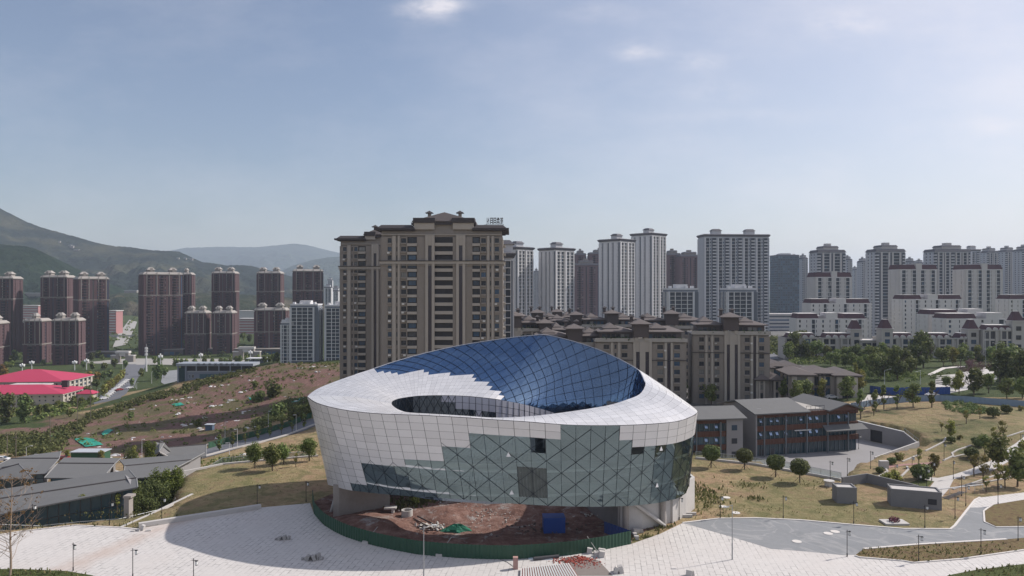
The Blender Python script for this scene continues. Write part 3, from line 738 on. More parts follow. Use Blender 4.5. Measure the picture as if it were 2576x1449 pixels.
# floor slabs and inner ring behind the glass
slab = MM()
for hz in (8.1, 11.9):
    slab = MM()
    f = (hz - 5.75) / 13.2 * NR; ring = []
    for i in range(NC + 1):
        a = wp(i % NC, min(f, NR)); ring.append(a)
    for i in range(NC):
        if isg[i, min(NR-1, int(f))] or True:
            a, b = ring[i], ring[i+1]; na, nb = outn(a), outn(b)
            k = len(slab.v); ai, bi = a - na*.12, b - nb*.12; aj, bj = a - na*5.5, b - nb*5.5; h = .42
            slab.quad((ai.x, ai.y, hz-h), (bi.x, bi.y, hz-h), (bi.x, bi.y, hz), (ai.x, ai.y, hz)) ; slab.quad((ai.x, ai.y, hz), (bi.x, bi.y, hz), (bj.x, bj.y, hz), (aj.x, aj.y, hz))
    slab.build('floor_slab', mat('slab_white', (.75, .75, .73), .8), museum)
core = MM()
for tx_, ty_ in ((1262,1149),(1283,1231),(1654,1136),(1645,1212)):
    dd_ = min((proj((wp(i, j)+wp(i+1, j+1))/2)[0]-tx_)**2 + (proj((wp(i, j)+wp(i+1, j+1))/2)[1]-ty_)**2 for i in range(NC) for j in range(NR) if wp(i, j).y < 134)
    for i in range(NC):
        for j in range(NR):
            c = (wp(i, j)+wp(i+1, j+1))/2; a_, b_ = proj(c)
            if c.y < 134 and abs((a_-tx_)**2 + (b_-ty_)**2 - dd_) < 1e-6:
                c = c + outn(c)*.12; tg = Vector((-outn(c).y, outn(c).x, 0)); sg_ = MM(); sg_.tri(c - tg*.36 - Vector((0,0,.3)), c + tg*.36 - Vector((0,0,.3)), c + Vector((0,0,.45))); sg_.build('warning_triangle', mat('sign_white', (.75,.75,.75), .6), museum)
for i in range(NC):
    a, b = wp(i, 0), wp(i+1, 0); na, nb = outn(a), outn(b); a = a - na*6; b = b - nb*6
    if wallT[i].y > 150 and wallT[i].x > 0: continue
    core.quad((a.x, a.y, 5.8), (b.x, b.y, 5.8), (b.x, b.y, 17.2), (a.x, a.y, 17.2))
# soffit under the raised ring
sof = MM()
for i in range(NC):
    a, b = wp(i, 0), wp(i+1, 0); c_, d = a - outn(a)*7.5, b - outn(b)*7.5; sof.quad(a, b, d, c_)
# inner walls of the oval opening
def PSTEP(px): return float(np.interp(px, [1117,1140,1141,1163,1164,1199,1200,1249,1250,1700], [1010,1010,1022,1022,1033,1033,1042,1042,1300,1400]))
inner = MM(); innerp = MM(); ibars = MM(); NI = 26
si = resample(B1, B1, 46, 'P'); STEP = [(1126,1007),(1127,1012),(1144,1022),(1162,1033),(1200,1039),(1249,1052),(1300,1300)]
kmax = max(k for k, s in enumerate(si) if s < 12.6)
for i in range(kmax):
    a, b = cr(B1, si[i]), cr(B1, si[i+1]); rows = 12
    for j in range(rows):
        za = a.z - j*1.25; zb = b.z - j*1.25
        p = [Vector((a.x, a.y + .02*j, za)), Vector((b.x, b.y + .02*j, zb)), Vector((b.x, b.y + .02*j, zb - 1.25)), Vector((a.x, a.y + .02*j, za - 1.25))]
        px, py = proj(sum(p, Vector())/4); panel = px > 1117 and py < PSTEP(px)
        if panel: cell(innerp, p[0], p[3], p[2], p[1], .05, .05)
        inner.quad(p[0], p[3], p[2], p[1])
    ibars.tube([a + Vector((0, -.08, 0)), Vector((a.x, a.y-.08, a.z-15))], .04, 4, cap=False)
    for q in range(0, 6):
        ia = a - Vector((0, .08, 2.5*q)); ib = b - Vector((0, .08, 2.5*(q+1)))
        pa, pb = proj((ia+ib)/2)
        if i + 1 < kmax and not (pa > 1120 and pb < PSTEP(pa)):
            ibars.tube([ia, ib], .05, 4, cap=False)
            ibars.tube([a - Vector((0, .08, 2.5*(q+1))), b - Vector((0, .08, 2.5*q))], .05, 4, cap=False)
si2 = resample(D2, D2, 60, 'Q')
for i in range(60):
    if si2[i] < 4: continue
    a, b = cr(D2, si2[i]), cr(D2, si2[i+1]); inner.quad(a, b, (b.x, b.y, 5.5), (a.x, a.y, 5.5))
o_w = white.build('roof_panels', pm, museum); under.build('panel_backing', seam, museum); blue.build('blue_glass_roof', g_blue, museum)
ribs.build('roof_ribs', mullb, museum); truss.build('roof_truss', mat('truss_steel', (.25, .3, .38), .6), museum); cap.build('roof_edge', mat('edge_trim', (.45, .46, .5), .5, .3), museum)
pan.build('wall_panels', pm, museum); gls.build('glass_wall', g_front, museum); mul.build('mullions', mull, museum); cor.build('reflection_stripes', mat('reflection_stripes', (.09, .105, .10), .5, 0, .5, .9), museum)
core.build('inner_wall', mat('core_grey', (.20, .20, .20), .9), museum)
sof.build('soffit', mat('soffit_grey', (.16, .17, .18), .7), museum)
inner.build('court_glazing', g_dark, museum); innerp.build('court_cladding', lav, museum); ibars.build('court_mullions', mull, museum)
# concrete base walls, columns and brace
conc = mat('raw_concrete', (.33, .30, .275), .9, 0, .3, .5, fine=2.2)
def wallpath(pts, z0, z1, th, name, m=conc, parent=museum):
    mb = MM(); pl = ribbon([(p[0], p[1]) for p in pts], th); n = len(pts)
    for i in range(n-1):
        a, b, c_, d = pl[i], pl[i+1], pl[2*n-2-i], pl[2*n-1-i]; k = len(mb.v)
        mb.v += [(*a, z0), (*b, z0), (*c_, z0), (*d, z0), (*a, z1), (*b, z1), (*c_, z1), (*d, z1)]
        mb.f += [(k,k+1,k+5,k+4),(k+1,k+2,k+6,k+5),(k+2,k+3,k+7,k+6),(k+3,k,k+4,k+7),(k+4,k+5,k+6,k+7)]
    return mb.build(name, m, parent)
inn = lambda th, k: ell(th, Vector((-1.2, 133.6)), 33.6-k, 23.4-k)
def pth(px, py): return tuple(G0(px, py)[:2])
wallpath([pth(838, 1302), pth(852, 1301), (-26.8, 126.8), pth(979, 1274)], 0, 5.74, .5, 'base_wall')
wallpath([tuple(inn(R(a), 1.2)) for a in (-12, -4, 4, 14)], 0, 5.74, .5, 'base_wall')
wallpath([pth(1460, 1276), pth(1500, 1300), pth(1557, 1337)], 0, 5.74, .4, 'base_wall', mat('dark_concrete', (.22, .21, .21), .9, 0, .2, .7))
wallpath([pth(1560, 1337), pth(1613, 1332), pth(1661, 1322), pth(1690, 1312)], 0, 5.74, .4, 'base_wall', mat('white_wall', (.52, .50, .48), .8, 0, .12, .6, fine=3))
wallpath([pth(1689, 1315), pth(1722, 1297), pth(1744, 1279), (32.4, 136), (30, 146)], 0, 5.74, .5, 'base_wall', mat('white_wall', (.5, .5, .5)))
wallpath([tuple(inn(R(a), 6)) for a in range(150, 30, -12)], 0, 5.74, .5, 'base_wall', mat('dark_concrete', (.2, .2, .2)))
for nm, px, py in (('column', 1572, 1334), ('column', 1665, 1320)):
    p = G0(px, py); mb = MM(); mb.tube([(p.x, p.y-.9, 0), (p.x, p.y-.9, 5.74)], .5, 14); mb.build(nm, conc, museum)
a = G0(1668, 1319); mb = MM(); b_ = W(1583, 1277, a.y - 3.0)
mb.tube([(a.x, a.y-1.3, .2), (G0(1585,1336).x - .4, G0(1585,1336).y - 1.2, 5.6)], .34, 8); mb.build('brace', cm_, museum)
p = G0(832, 1290); mb = MM(); mb.tube([(p.x, p.y, 0), (p.x+1.6, p.y+.5, 5.6)], .28, 8); mb.build('brace', cm_, museum)
# ================================================================ BUILDING KIT
def winmat(name, base, hi, gloss=.35, blue=(.06, .12, .2)):
    m = bpy.data.materials.new(name); t = NT(m); gi = t.node('ShaderNodeNewGeometry'); oi = t.node('ShaderNodeObjectInfo')
    r = t.math('FRACT', t.math('ADD', t.math('MULTIPLY', gi.outputs['Random Per Island'], 7.3), t.math('MULTIPLY', oi.outputs['Random'], 13.7)))
    c = t.ramp(r, [(0, base), (.55, tuple(x*1.5 for x in base)), (.72, blue), (.86, tuple(x*2.2 for x in base)), (.93, hi)])
    t.bsdf(c, .12, 0, gloss); return m
w_dark = winmat('window_glass', (.022, .027, .035), (.22, .22, .21))
w_grey = winmat('window_glass_pale', (.055, .065, .08), (.34, .34, .34), .5)
w_teal = winmat('window_glass_teal', (.02, .045, .06), (.10, .17, .20), .6, (.05, .12, .18))
fr_dark = mat('window_frame_dark', (.05, .05, .055), .5)
fr_white = mat('window_frame_white', (.62, .62, .6), .5)

class Fac:
    """a facade plane in local plan: origin o, running along angle a, outward normal to the right of travel"""
    def __init__(s, ox, oy, a): s.o = Vector((ox, oy)); s.u = Vector((math.cos(a), math.sin(a))); s.n = Vector((math.sin(a), -math.cos(a))); s.a = a
    def box(s, mb, u0, u1, d0, d1, z0, z1):
        k = len(mb.v); P = [s.o + s.u*u + s.n*d for u, d in ((u0, d1), (u1, d1), (u1, d0), (u0, d0))]
        mb.v += [(p.x, p.y, z0) for p in P] + [(p.x, p.y, z1) for p in P]
        mb.f += [(k,k+3,k+2,k+1),(k+4,k+5,k+6,k+7),(k,k+1,k+5,k+4),(k+1,k+2,k+6,k+5),(k+2,k+3,k+7,k+6),(k+3,k,k+4,k+7)]
class Parts(dict):
    def __missing__(s, k): s[k] = MB(); return s[k]
WINCACHE = {}
def window_mesh(w, h, glass, frame, bars=2):
    key = (round(w, 2), round(h, 2), glass.name, frame.name, bars)
    if key not in WINCACHE:
        g = MB(); g.box(-w/2, -.06, 0, w/2, .02, h); f = MB(); b = .07
        f.box(-w/2, -.12, 0, w/2, -.04, b); f.box(-w/2, -.12, h-b, w/2, -.04, h)
        for i in range(bars + 1):
            x = -w/2 + (w - b) * i / bars; f.box(x, -.118, b, x + b, -.042, h - b)
        me = bpy.data.meshes.new('window'); nv = len(g.v)
        me.from_pydata(g.v + f.v, [], g.f + [tuple(i + nv for i in q) for q in f.f]); me.materials.append(glass); me.materials.append(frame)
        me.polygons.foreach_set('material_index', [0]*len(g.f) + [1]*len(f.f)); me.update(); WINCACHE[key] = me
    return WINCACHE[key]
def facade(P, fc, bays, z0, nf, fh, wins=None, deep=.35, ground=0.0):
    """bays: list of (width, kind); lays spandrels, piers, balconies and panes on the plane"""
    u = 0.0; H = z0 + nf * fh
    for b in bays:
        w, kind = b[0], b[1]; e = u + w
        if kind == 'W': fc.box(P['wall'], u, e, 0, deep, z0 - 3, H)
        elif kind == 'P': fc.box(P['pilaster'], u, e, 0, deep + .35, z0 - 3, H + .4)
        elif kind == 'S':     # pilaster with a glazed slot
            fc.box(P['pilaster'], u, u + w*.3, 0, deep + .7, z0 - 3, H + .6); fc.box(P['pilaster'], e - w*.3, e, 0, deep + .7, z0 - 3, H + .6)
            fc.box(P['slot'], u + w*.3, e - w*.3, 0, deep + .15, z0, H - fh); fc.box(P['pilaster'], u + w*.3, e - w*.3, 0, deep + .5, H - fh, H + .6)
        elif kind == 'G': fc.box(P['slot'], u, e, 0, .1, z0, H)
        elif kind in 'wvc':
            f = {'w': .16, 'v': .3, 'c': .06}[kind]; j = w * f; sill = .95 if kind != 'c' else .5; head = fh - .45
            fc.box(P['wall'], u, u + j, 0, deep, z0 - 3, H); fc.box(P['wall'], e - j, e, 0, deep, z0 - 3, H)
            fc.box(P['wall'], u + j, e - j, 0, deep, z0 - 3, z0 + sill)
            for k in range(nf):
                zt = z0 + k*fh + head; zb = z0 + (k+1)*fh + sill if k < nf - 1 else H
                fc.box(P['wall'], u + j, e - j, 0, deep - .01, zt, zb)
                if kind == 'w' and wins is not None: fc.box(P['sill'], u + j - .15, e - j + .15, deep, deep + .5, z0 + k*fh + sill - .55, z0 + k*fh + sill - .02)
                if wins is not None: wins.append((fc, (u + e) / 2, w - 2*j, z0 + k*fh + sill, head - sill))
                else: fc.box(P['window'], u + j, e - j, 0, .08, z0 + k*fh + sill, z0 + k*fh + head)
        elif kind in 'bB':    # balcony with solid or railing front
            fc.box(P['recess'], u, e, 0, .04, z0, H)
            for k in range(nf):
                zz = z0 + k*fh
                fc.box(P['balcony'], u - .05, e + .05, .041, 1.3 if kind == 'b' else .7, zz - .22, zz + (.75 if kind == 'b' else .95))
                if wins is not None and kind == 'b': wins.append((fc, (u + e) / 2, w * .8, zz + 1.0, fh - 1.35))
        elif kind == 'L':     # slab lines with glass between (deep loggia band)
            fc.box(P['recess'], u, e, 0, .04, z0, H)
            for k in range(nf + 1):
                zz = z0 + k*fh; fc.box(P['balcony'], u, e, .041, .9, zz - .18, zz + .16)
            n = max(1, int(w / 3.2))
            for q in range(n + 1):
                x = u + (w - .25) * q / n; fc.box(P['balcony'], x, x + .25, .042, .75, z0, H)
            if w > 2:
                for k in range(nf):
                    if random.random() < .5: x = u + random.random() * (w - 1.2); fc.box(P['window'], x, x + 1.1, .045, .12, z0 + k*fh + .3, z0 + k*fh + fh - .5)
        u = e
    return u
def fit(bays, W_):
    s = W_ / sum(b[0] for b in bays); return [(b[0]*s,) + tuple(b[1:]) for b in bays]
def split_pieces(mb, gap=.35, most=9):
    """separate the pieces of a part that stand apart from each other"""
    par = list(range(len(mb.v)))
    def find(i):
        while par[i] != i: par[i] = par[par[i]]; i = par[i]
        return i
    for f in mb.f:
        for q in f[1:]: par[find(q)] = find(f[0])
    isl = {}
    for f in mb.f: isl.setdefault(find(f[0]), []).append(f)
    if len(isl) > 160 or len(isl) < 2: return [mb]
    V_ = np.array(mb.v); gr = []
    for k, fs in isl.items():
        ids = sorted({i for f in fs for i in f}); p = V_[ids]; gr.append([p.min(0) - gap/2, p.max(0) + gap/2, fs])
    ch = True
    while ch:
        ch = False
        for a in range(len(gr)):
            for b in range(a + 1, len(gr)):
                if (gr[a][0] <= gr[b][1]).all() and (gr[b][0] <= gr[a][1]).all():
                    gr[a] = [np.minimum(gr[a][0], gr[b][0]), np.maximum(gr[a][1], gr[b][1]), gr[a][2] + gr[b][2]]; gr.pop(b); ch = True; break
            if ch: break
    if not 1 < len(gr) <= most: return [mb]
    out = []
    for lo, hi, fs in gr:
        m = MB(); ids = sorted({i for f in fs for i in f}); mp = {i: n for n, i in enumerate(ids)}; m.v = [mb.v[i] for i in ids]; m.f = [tuple(mp[i] for i in f) for f in fs]; out.append(m)
    return out
def finish(root, P, M, wins=None, glass=None, frame=None, bars=2, cap=100, stuffname='window'):
    for k, mb in P.items():
        if not mb.f: continue
        st = 'stuff' if k in ('window', 'balcony', 'sill') else None
        for piece in (split_pieces(mb) if k not in ('window', 'balcony', 'sill', 'recess', 'wall', 'fins', 'pilaster') else [mb]): piece.build(k, M.get(k, M['wall']), root, st)
    if wins:
        # the panes that show largest (nearest the roofline, in sight of the plaza) stand alone, the rest are one part
        order = sorted(range(len(wins)), key=lambda i: -(wins[i][2]*wins[i][4]) - wins[i][3]*.05)
        keep = set(order[:cap - 1]) if len(wins) > cap else set(order); rest = MB()
        for i, (fc, u, w, z, h) in enumerate(wins):
            p = fc.o + fc.u*u
            if i in keep:
                o = bpy.data.objects.new('window', window_mesh(w, h, glass, frame, bars)); COL.objects.link(o); o.parent = root
                q = p + fc.n * .1; o.location = (q.x, q.y, z); o.rotation_euler = (0, 0, fc.a)
            else: fc.box(rest, u - w/2, u + w/2, 0, .09, z, z + h)
        if rest.f: rest.build('window', glass, root, 'stuff')
    return root
def place(px0, px1, pyt, d, ddz=0.0):
    """plan centre, width and height of a block seen between columns px0..px1 with its top at pyt"""
    x = ((px0 + px1) / 2 - 1288) / F * d; w = (px1 - px0) / F * d; z = gz(x, d) - ddz; top = CAMZ - (pyt - 724.5) / F * d
    return x, w, z, top - z

# ---------------- far and middle-distance tower blocks
def block(name, label, cat, group, px0, px1, pyt, d, rz, kind, dep=18, nvar=0, aspect=None):
    x, w, z, H = place(px0, px1, pyt, d, 1.5)
    a = abs(R(rz)); view = math.atan2(x, d)
    dep_ = dep
    # choose the front width so that the turned block fills the given columns
    av = R(rz) + view    # angle between facade normal and the sight line
    fw = max(8.0, (w * math.cos(view) ** 1 - dep_ * abs(math.sin(av)) * 1.0) / max(.3, math.cos(av)))
    root = thing(name, label, cat, (x, d, z), R(rz), group); P = Parts()
    W2 = fw / 2; fronts = Fac(-W2, -dep_/2, 0); right = Fac(W2, -dep_/2, R(90)); left = Fac(-W2, dep_/2, R(-90))
    P['wall'].box(-W2, -dep_/2, -3, W2, dep_/2, H)
    K = KINDS[kind]; fh = K['fh']; nf = int((H - K['cap']) / fh); z0 = H - K['cap'] - nf*fh
    for fc, L, by in ((fronts, fw, K['front']), (right, dep_, K['side']), (left, dep_, K['side'])):
        n = max(1, round(L / sum(b[0] for b in by))); facade(P, fc, fit(list(by) * n, L), z0, nf, fh, None, K.get('deep', .5))
    K['top'](P, W2, dep_/2, H, nf, fh, z0)
    finish(root, P, K['M']); return root
def top_brick(P, a, b, H, nf, fh, z0):
    for zz in (H - .9, H - fh*8): P['cornice'].box(-a-.9, -b-.9, zz, a+.9, b+.9, zz + .9)
    P['cornice'].box(-a-.5, -b-.5, H - fh*8 - 1.0, a+.5, b+.5, H - fh*8 - .5)
    for sx in (-.42, -.16, .16, .42):
        P['cornice'].box(sx*2*a-.35, -b-.85, H-fh*8, sx*2*a+.35, -b-.5, H+2)
    n = 2 if a > 9 else 1
    P['roof'].frustum(-a-.9, -b-.9, a+.9, b+.9, H+.003, H + 2.2, 2.2)
    for i in range(n):
        cx = (-.5 + i) * a * 1.15 if n == 2 else 0; w = min(a*.3, 4.2)
        P['pavilion'].box(cx-w*.8, -b*.7, H+2.2, cx+w*.8, b*.1, H+4.6); P['roof'].frustum(cx-w-.2, -b*.7-.7, cx+w+.2, b*.1+.7, H+4.603, H+7.4, w*.62, b*.3)
        P['pavilion'].box(cx-w*.3, -b*.8-.5, H+2.3, cx+w*.3, -b*.8, H+6.4)
def top_white(P, a, b, H, nf, fh, z0):
    P['roof'].frustum(-a-.6, -b-.6, a+.6, b+.6, H, H+1.8, -.8)
    P['roof'].frustum(-a-1.2, -b-1.2, a+1.2, b+1.2, H+1.803, H+2.4, 1.2)
    for cx in ((-.55, .5) if a > 22 else (0,)):
        w = 4.2; P['pavilion'].box(cx*a-w, -w*.8, H+2.4, cx*a+w, w*.8, H+5.8); P['roof'].frustum(cx*a-w-.8, -w*.8-.8, cx*a+w+.8, w*.8+.8, H+5.803, H+7.6, 2.0)
def top_plain(P, a, b, H, nf, fh, z0):
    P['roof'].box(-a-.3, -b-.3, H, a+.3, b+.3, H+1.2); P['pavilion'].box(-a*.4, -b*.5, H+1.2, a*.4, b*.5, H+4)
    for sx in (-.8, -.3, .3, .7): P['pavilion'].box(sx*a-1, -b*.7, H+1.2, sx*a+1, -b*.3, H+2.8)
def top_french(P, a, b, H, nf, fh, z0):
    P['cornice'].box(-a-.5, -b-.5, H-.6, a+.5, b+.5, H)
    P['roof'].frustum(-a-.3, -b-.3, -a*.12, b+.3, H+.003, H+3.6, .9); P['roof'].frustum(a*.2, -b-.3, a+.3, b+.3, H+.003, H+3.6, .9)
    P['pavilion'].box(-a*.12, -b-.2, H+.004, a*.2, b*.7, H+4.6)
def top_mansard(P, a, b, H, nf, fh, z0):
    P['roof'].frustum(-a-.8, -b-.8, a+.8, b+.8, H, H+2.6, 1.4); P['cornice'].box(-a*.55, -b*.8, H+2.603, a*.55, b*.8, H+4.6)
    P['roof'].frustum(-a*.55-.5, -b*.8-.5, a*.55+.5, b*.8+.5, H+4.603, H+6.4, 1.2); P['pavilion'].box(-a*.18, -b*.3, H+6.4, a*.18, b*.3, H+9)
def top_low(P, a, b, H, nf, fh, z0):
    P['cornice'].box(-a-.4, -b-.4, H-.5, a+.4, b+.4, H); n = max(2, round(a / 8)); s = 2*a/n
    for i in range(n):
        x0 = -a + s*i
        if i % 2 == 0: P['roof'].frustum(x0+.3, -b-.3, x0+s*.95, b+.3, H+.003, H+2.8, .9); P['cornice'].box(x0+.9, -b+.4, H+2.803, x0+s*.95-.6, b-.4, H+3.05)
        else: P['pavilion'].box(x0+s*.25, -b-.35, H+.004, x0+s*.75, b*.5, H+3.4); P['cornice'].box(x0, -b*.3, H+.004, x0+s*.25, b, H+1.6)
brick_ = mat('brown_brick', (.088, .052, .057), .85, 0, .12, .2); cream = mat('cream_trim', (.25, .23, .21), .8, 0, .1, .4)
wht = mat('white_render', (.56, .56, .57), .8, 0, .1, .2); wht2 = mat('pale_stone_render', (.48, .465, .45), .8, 0, .1, .2)
KINDS = {
 'brick': dict(fh=2.95, cap=2.0, front=[(2.6,'W'),(1.6,'w'),(2.4,'b'),(1.4,'v'),(1.6,'w'),(2.4,'W'),(1.2,'G')], side=[(3.2,'W'),(1.6,'w'),(1.2,'G'),(3.0,'W'),(1.4,'v'),(2.4,'W')], top=top_brick, deep=.7,
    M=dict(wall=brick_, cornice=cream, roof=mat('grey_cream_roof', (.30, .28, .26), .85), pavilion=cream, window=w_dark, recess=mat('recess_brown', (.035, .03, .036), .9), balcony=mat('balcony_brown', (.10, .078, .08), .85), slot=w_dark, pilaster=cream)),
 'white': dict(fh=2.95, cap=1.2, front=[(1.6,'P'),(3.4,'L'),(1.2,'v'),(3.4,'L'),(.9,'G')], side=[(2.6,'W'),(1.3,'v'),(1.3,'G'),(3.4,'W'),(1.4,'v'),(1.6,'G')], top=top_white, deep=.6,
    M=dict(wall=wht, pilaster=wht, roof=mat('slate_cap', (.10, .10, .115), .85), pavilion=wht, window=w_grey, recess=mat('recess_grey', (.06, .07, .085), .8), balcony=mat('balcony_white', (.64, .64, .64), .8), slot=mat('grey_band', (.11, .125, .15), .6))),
 'slab': dict(fh=2.95, cap=1.4, front=[(1.0,'P'),(3.6,'L'),(1.6,'w'),(1.4,'G'),(3.0,'B'),(1.2,'v')], side=[(4,'W'),(1.4,'v')], top=top_white, deep=.6,
    M=dict(wall=mat('grey_render', (.38, .40, .43), .8), pilaster=wht, roof=mat('slate_cap', (.1, .1, .115)), pavilion=wht, window=w_grey, recess=mat('recess_grey', (.06, .07, .085)), balcony=mat('balcony_grey', (.52, .53, .54), .8), slot=mat('grey_band', (.11, .125, .15)))),
 'grid': dict(fh=2.95, cap=1.6, front=[(.7,'P'),(3.5,'L'),(7.5,'L'),(3.5,'L'),(.9,'P'),(2.2,'G')], side=[(2.5,'W'),(1.2,'v'),(3,'L')], top=top_plain, deep=.6,
    M=dict(wall=mat('slate_wall', (.16, .18, .21), .8), pilaster=wht, roof=wht, pavilion=wht, window=w_grey, recess=mat('recess_grey', (.06, .07, .085)), balcony=mat('balcony_white', (.52, .52, .52)), slot=mat('grey_band', (.11, .125, .15)))),
 'french': dict(fh=2.95, cap=.6, front=[(1.8,'W'),(4.0,'L'),(1.4,'v'),(2.6,'W'),(1.3,'v'),(4.0,'L'),(1.6,'W')], side=[(3,'W'),(1.3,'v'),(3,'W')], top=top_french, deep=.6,
    M=dict(wall=wht2, pilaster=wht2, cornice=wht2, roof=mat('maroon_tile', (.085, .045, .055), .8), pavilion=wht2, window=w_grey, recess=mat('recess_grey', (.06, .07, .085)), balcony=mat('balcony_white', (.52, .52, .52)), slot=w_dark)),
 'mans': dict(fh=2.95, cap=1.0, front=[(1.6,'B'),(1.2,'G'),(1,'P'),(4.2,'L'),(.9,'P'),(1.4,'G'),(.9,'P'),(4.2,'L'),(1,'P'),(1.2,'G'),(1.6,'B')], side=[(3,'W'),(1.3,'v'),(2,'B')], top=top_mansard, deep=.6,
    M=dict(wall=mat('grey_render', (.33, .34, .36)), pilaster=wht2, cornice=wht2, roof=mat('slate_cap', (.1, .1, .115)), pavilion=wht2, window=w_grey, recess=mat('recess_grey', (.06, .07, .085)), balcony=mat('balcony_grey', (.42, .43, .44)), slot=mat('grey_band', (.11, .125, .15)))),
 'low': dict(fh=3.0, cap=.5, front=[(1.2,'W'),(1.8,'w'),(3.2,'W'),(1.4,'v'),(2.4,'W'),(3.0,'L'),(1.4,'v'),(1.8,'W')], side=[(2.4,'W'),(1.4,'v'),(2.4,'W')], top=top_low, deep=.5,
    M=dict(wall=mat('warm_white', (.58, .56, .54), .8), pilaster=wht2, cornice=mat('warm_white', (.47, .45, .43)), roof=mat('maroon_tile', (.085, .045, .055)), pavilion=mat('warm_white', (.47, .45, .43)), window=w_dark, recess=mat('recess_grey', (.06, .07, .085)), balcony=mat('balcony_white', (.52, .52, .52)), slot=w_dark)),
 'office': dict(fh=3.6, cap=1.0, front=[(1.0,'G'),(2.6,'c')], side=[(1.0,'G'),(2.6,'c')], top=top_plain, deep=.25,
    M=dict(wall=mat('blue_grey_glazing', (.06, .09, .13), .4), pilaster=wht, roof=mat('slate_cap', (.1, .1, .115)), pavilion=wht, window=w_teal, slot=mat('dark_blue_band', (.03, .05, .08), .3))),
}
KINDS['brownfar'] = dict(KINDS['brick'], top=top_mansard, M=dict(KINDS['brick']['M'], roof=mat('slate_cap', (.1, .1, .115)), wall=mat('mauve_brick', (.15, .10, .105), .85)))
B = block; gl_ = 'brown brick tower blocks in the valley'
nm_ = 'apartment_tower'
for a in [
 ('tall brown brick tower cut by the left edge of the photo', -40, 57, 700, 800, 8, 20), ('brown brick tower behind the paired low brown blocks, second tall tower from the left edge', 104, 190, 697, 820, 6, 20),
 ('reddish brown tower with broad sunlit side, joined just right of a darker twin', 186, 273, 701, 780, 42, 24), ('widest reddish brown tower with many roof pavilions beside the white mast', 350, 458, 690, 790, 38, 24),
 ('dark brown tower squeezed behind the right flank of the widest reddish tower', 452, 490, 690, 860, 10, 16), ('single dark brown tower rising behind the right end of the twin low brown blocks', 534, 601, 687, 900, 6, 20),
 ('slim dark brown tower halfway between two others, left of the dusky paired tower', 647, 714, 687, 900, 5, 20), ('mauve brown tower nearest the large beige tower on the left side', 737, 812, 682, 860, 20, 20)]:
    B(nm_, a[0], 'tower', gl_, *a[1:6], 'brick', a[6])
for a in [('low brown block cut by the left edge, in front of the tall tower', -60, 22, 812, 690, 8, 16), ('left half of the first pair of low brown blocks above the red roofs', 60, 128, 806, 710, 4, 16), ('right half of the first pair of low brown blocks above the red roofs', 134, 214, 805, 695, 10, 16),
          ('left half of the second pair of low brown blocks right of the white mast', 467, 530, 786, 790, 4, 16), ('right half of the second pair of low brown blocks right of the white mast', 537, 595, 786, 790, 4, 16), ('low brown block partly behind the grey balcony block', 641, 727, 779, 760, 4, 16)]:
    B('apartment_block', a[0], 'apartment block', 'low brown blocks in the valley', *a[1:6], 'brick', a[6])
B('apartment_block', 'short end wing of the grey balcony block, lower than the rest', 'apartment block', 'grey balcony blocks', 715, 734, 812, 598, 2, 'grid', 12)
B('apartment_block', 'grey block with white balcony grid left of the beige tower', 'apartment block', 'grey balcony blocks', 731, 811, 768, 600, 2, 'grid', 16)
B('apartment_block', 'grey balcony block half hidden behind the beige tower', 'apartment block', 'grey balcony blocks', 818, 900, 770, 604, 2, 'grid', 16)
gw = 'white towers on the skyline'
for a in [('white tower immediately right of the beige tower', 1262, 1341, 629, 620, 42, 'white', 20), ('second white tower right of the beige tower, standing alone', 1356, 1444, 631, 630, 42, 'white', 20),
          ('left and lower of the joined pair of white towers', 1507, 1596, 609, 660, 44, 'white', 24), ('right and taller of the joined pair of white towers', 1588, 1675, 594, 700, 44, 'white', 24),
          ('very wide grey white slab tower with two roof boxes', 1755, 1933, 597, 670, 4, 'slab', 18),
          ('pale slim tower peeping out right of the blue glass office tower', 2008, 2031, 652, 1150, 5, 'mans', 16), ('grey tower with stepped mansard top above the maroon roofed blocks, left of three', 2036, 2126, 636, 700, 3, 'mans', 18),
          ('grey tower with stepped mansard top, tallest and middle of three', 2178, 2276, 634, 690, 3, 'mans', 18), ('grey tower with stepped mansard top, right of three', 2323, 2440, 634, 710, 3, 'mans', 18)]:
    B(nm_, a[0], 'tower', gw, *a[1:6], a[6], a[7])
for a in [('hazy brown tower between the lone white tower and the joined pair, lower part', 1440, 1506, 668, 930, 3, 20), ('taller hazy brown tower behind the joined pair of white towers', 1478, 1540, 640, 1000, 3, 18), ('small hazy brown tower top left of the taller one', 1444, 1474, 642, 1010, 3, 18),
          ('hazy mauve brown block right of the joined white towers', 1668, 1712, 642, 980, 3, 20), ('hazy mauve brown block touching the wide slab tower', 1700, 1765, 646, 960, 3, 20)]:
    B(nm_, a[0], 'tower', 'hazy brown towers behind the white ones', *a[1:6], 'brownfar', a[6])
B('office_tower', 'dark blue glass office tower right of the wide slab', 'office tower', None, 1936, 2010, 644, 1100, 2, 'office', 30)
B('apartment_block', 'white mid rise block behind the brown hipped roofs, left of two', 'apartment block', 'white mid rise blocks behind the hipped roofs', 1667, 1755, 729, 520, 4, 'grid', 14)
B('apartment_block', 'white mid rise block behind the brown hipped roofs, right of two', 'apartment block', 'white mid rise blocks behind the hipped roofs', 1811, 1903, 729, 520, 4, 'grid', 14)
gf = 'cream blocks with maroon roofs'
for a in [('tall cream block with maroon roofs below the left mansard tower', 2030, 2141, 697, 570, 3, 'french', 14), ('tall cream block with maroon roofs between two mansard towers', 2235, 2356, 678, 560, 3, 'french', 14), ('tall cream block with maroon roofs nearest the right edge', 2397, 2520, 678, 560, 3, 'french', 14)]:
    B('apartment_block', a[0], 'apartment block', gf, *a[1:6], a[6], a[7])
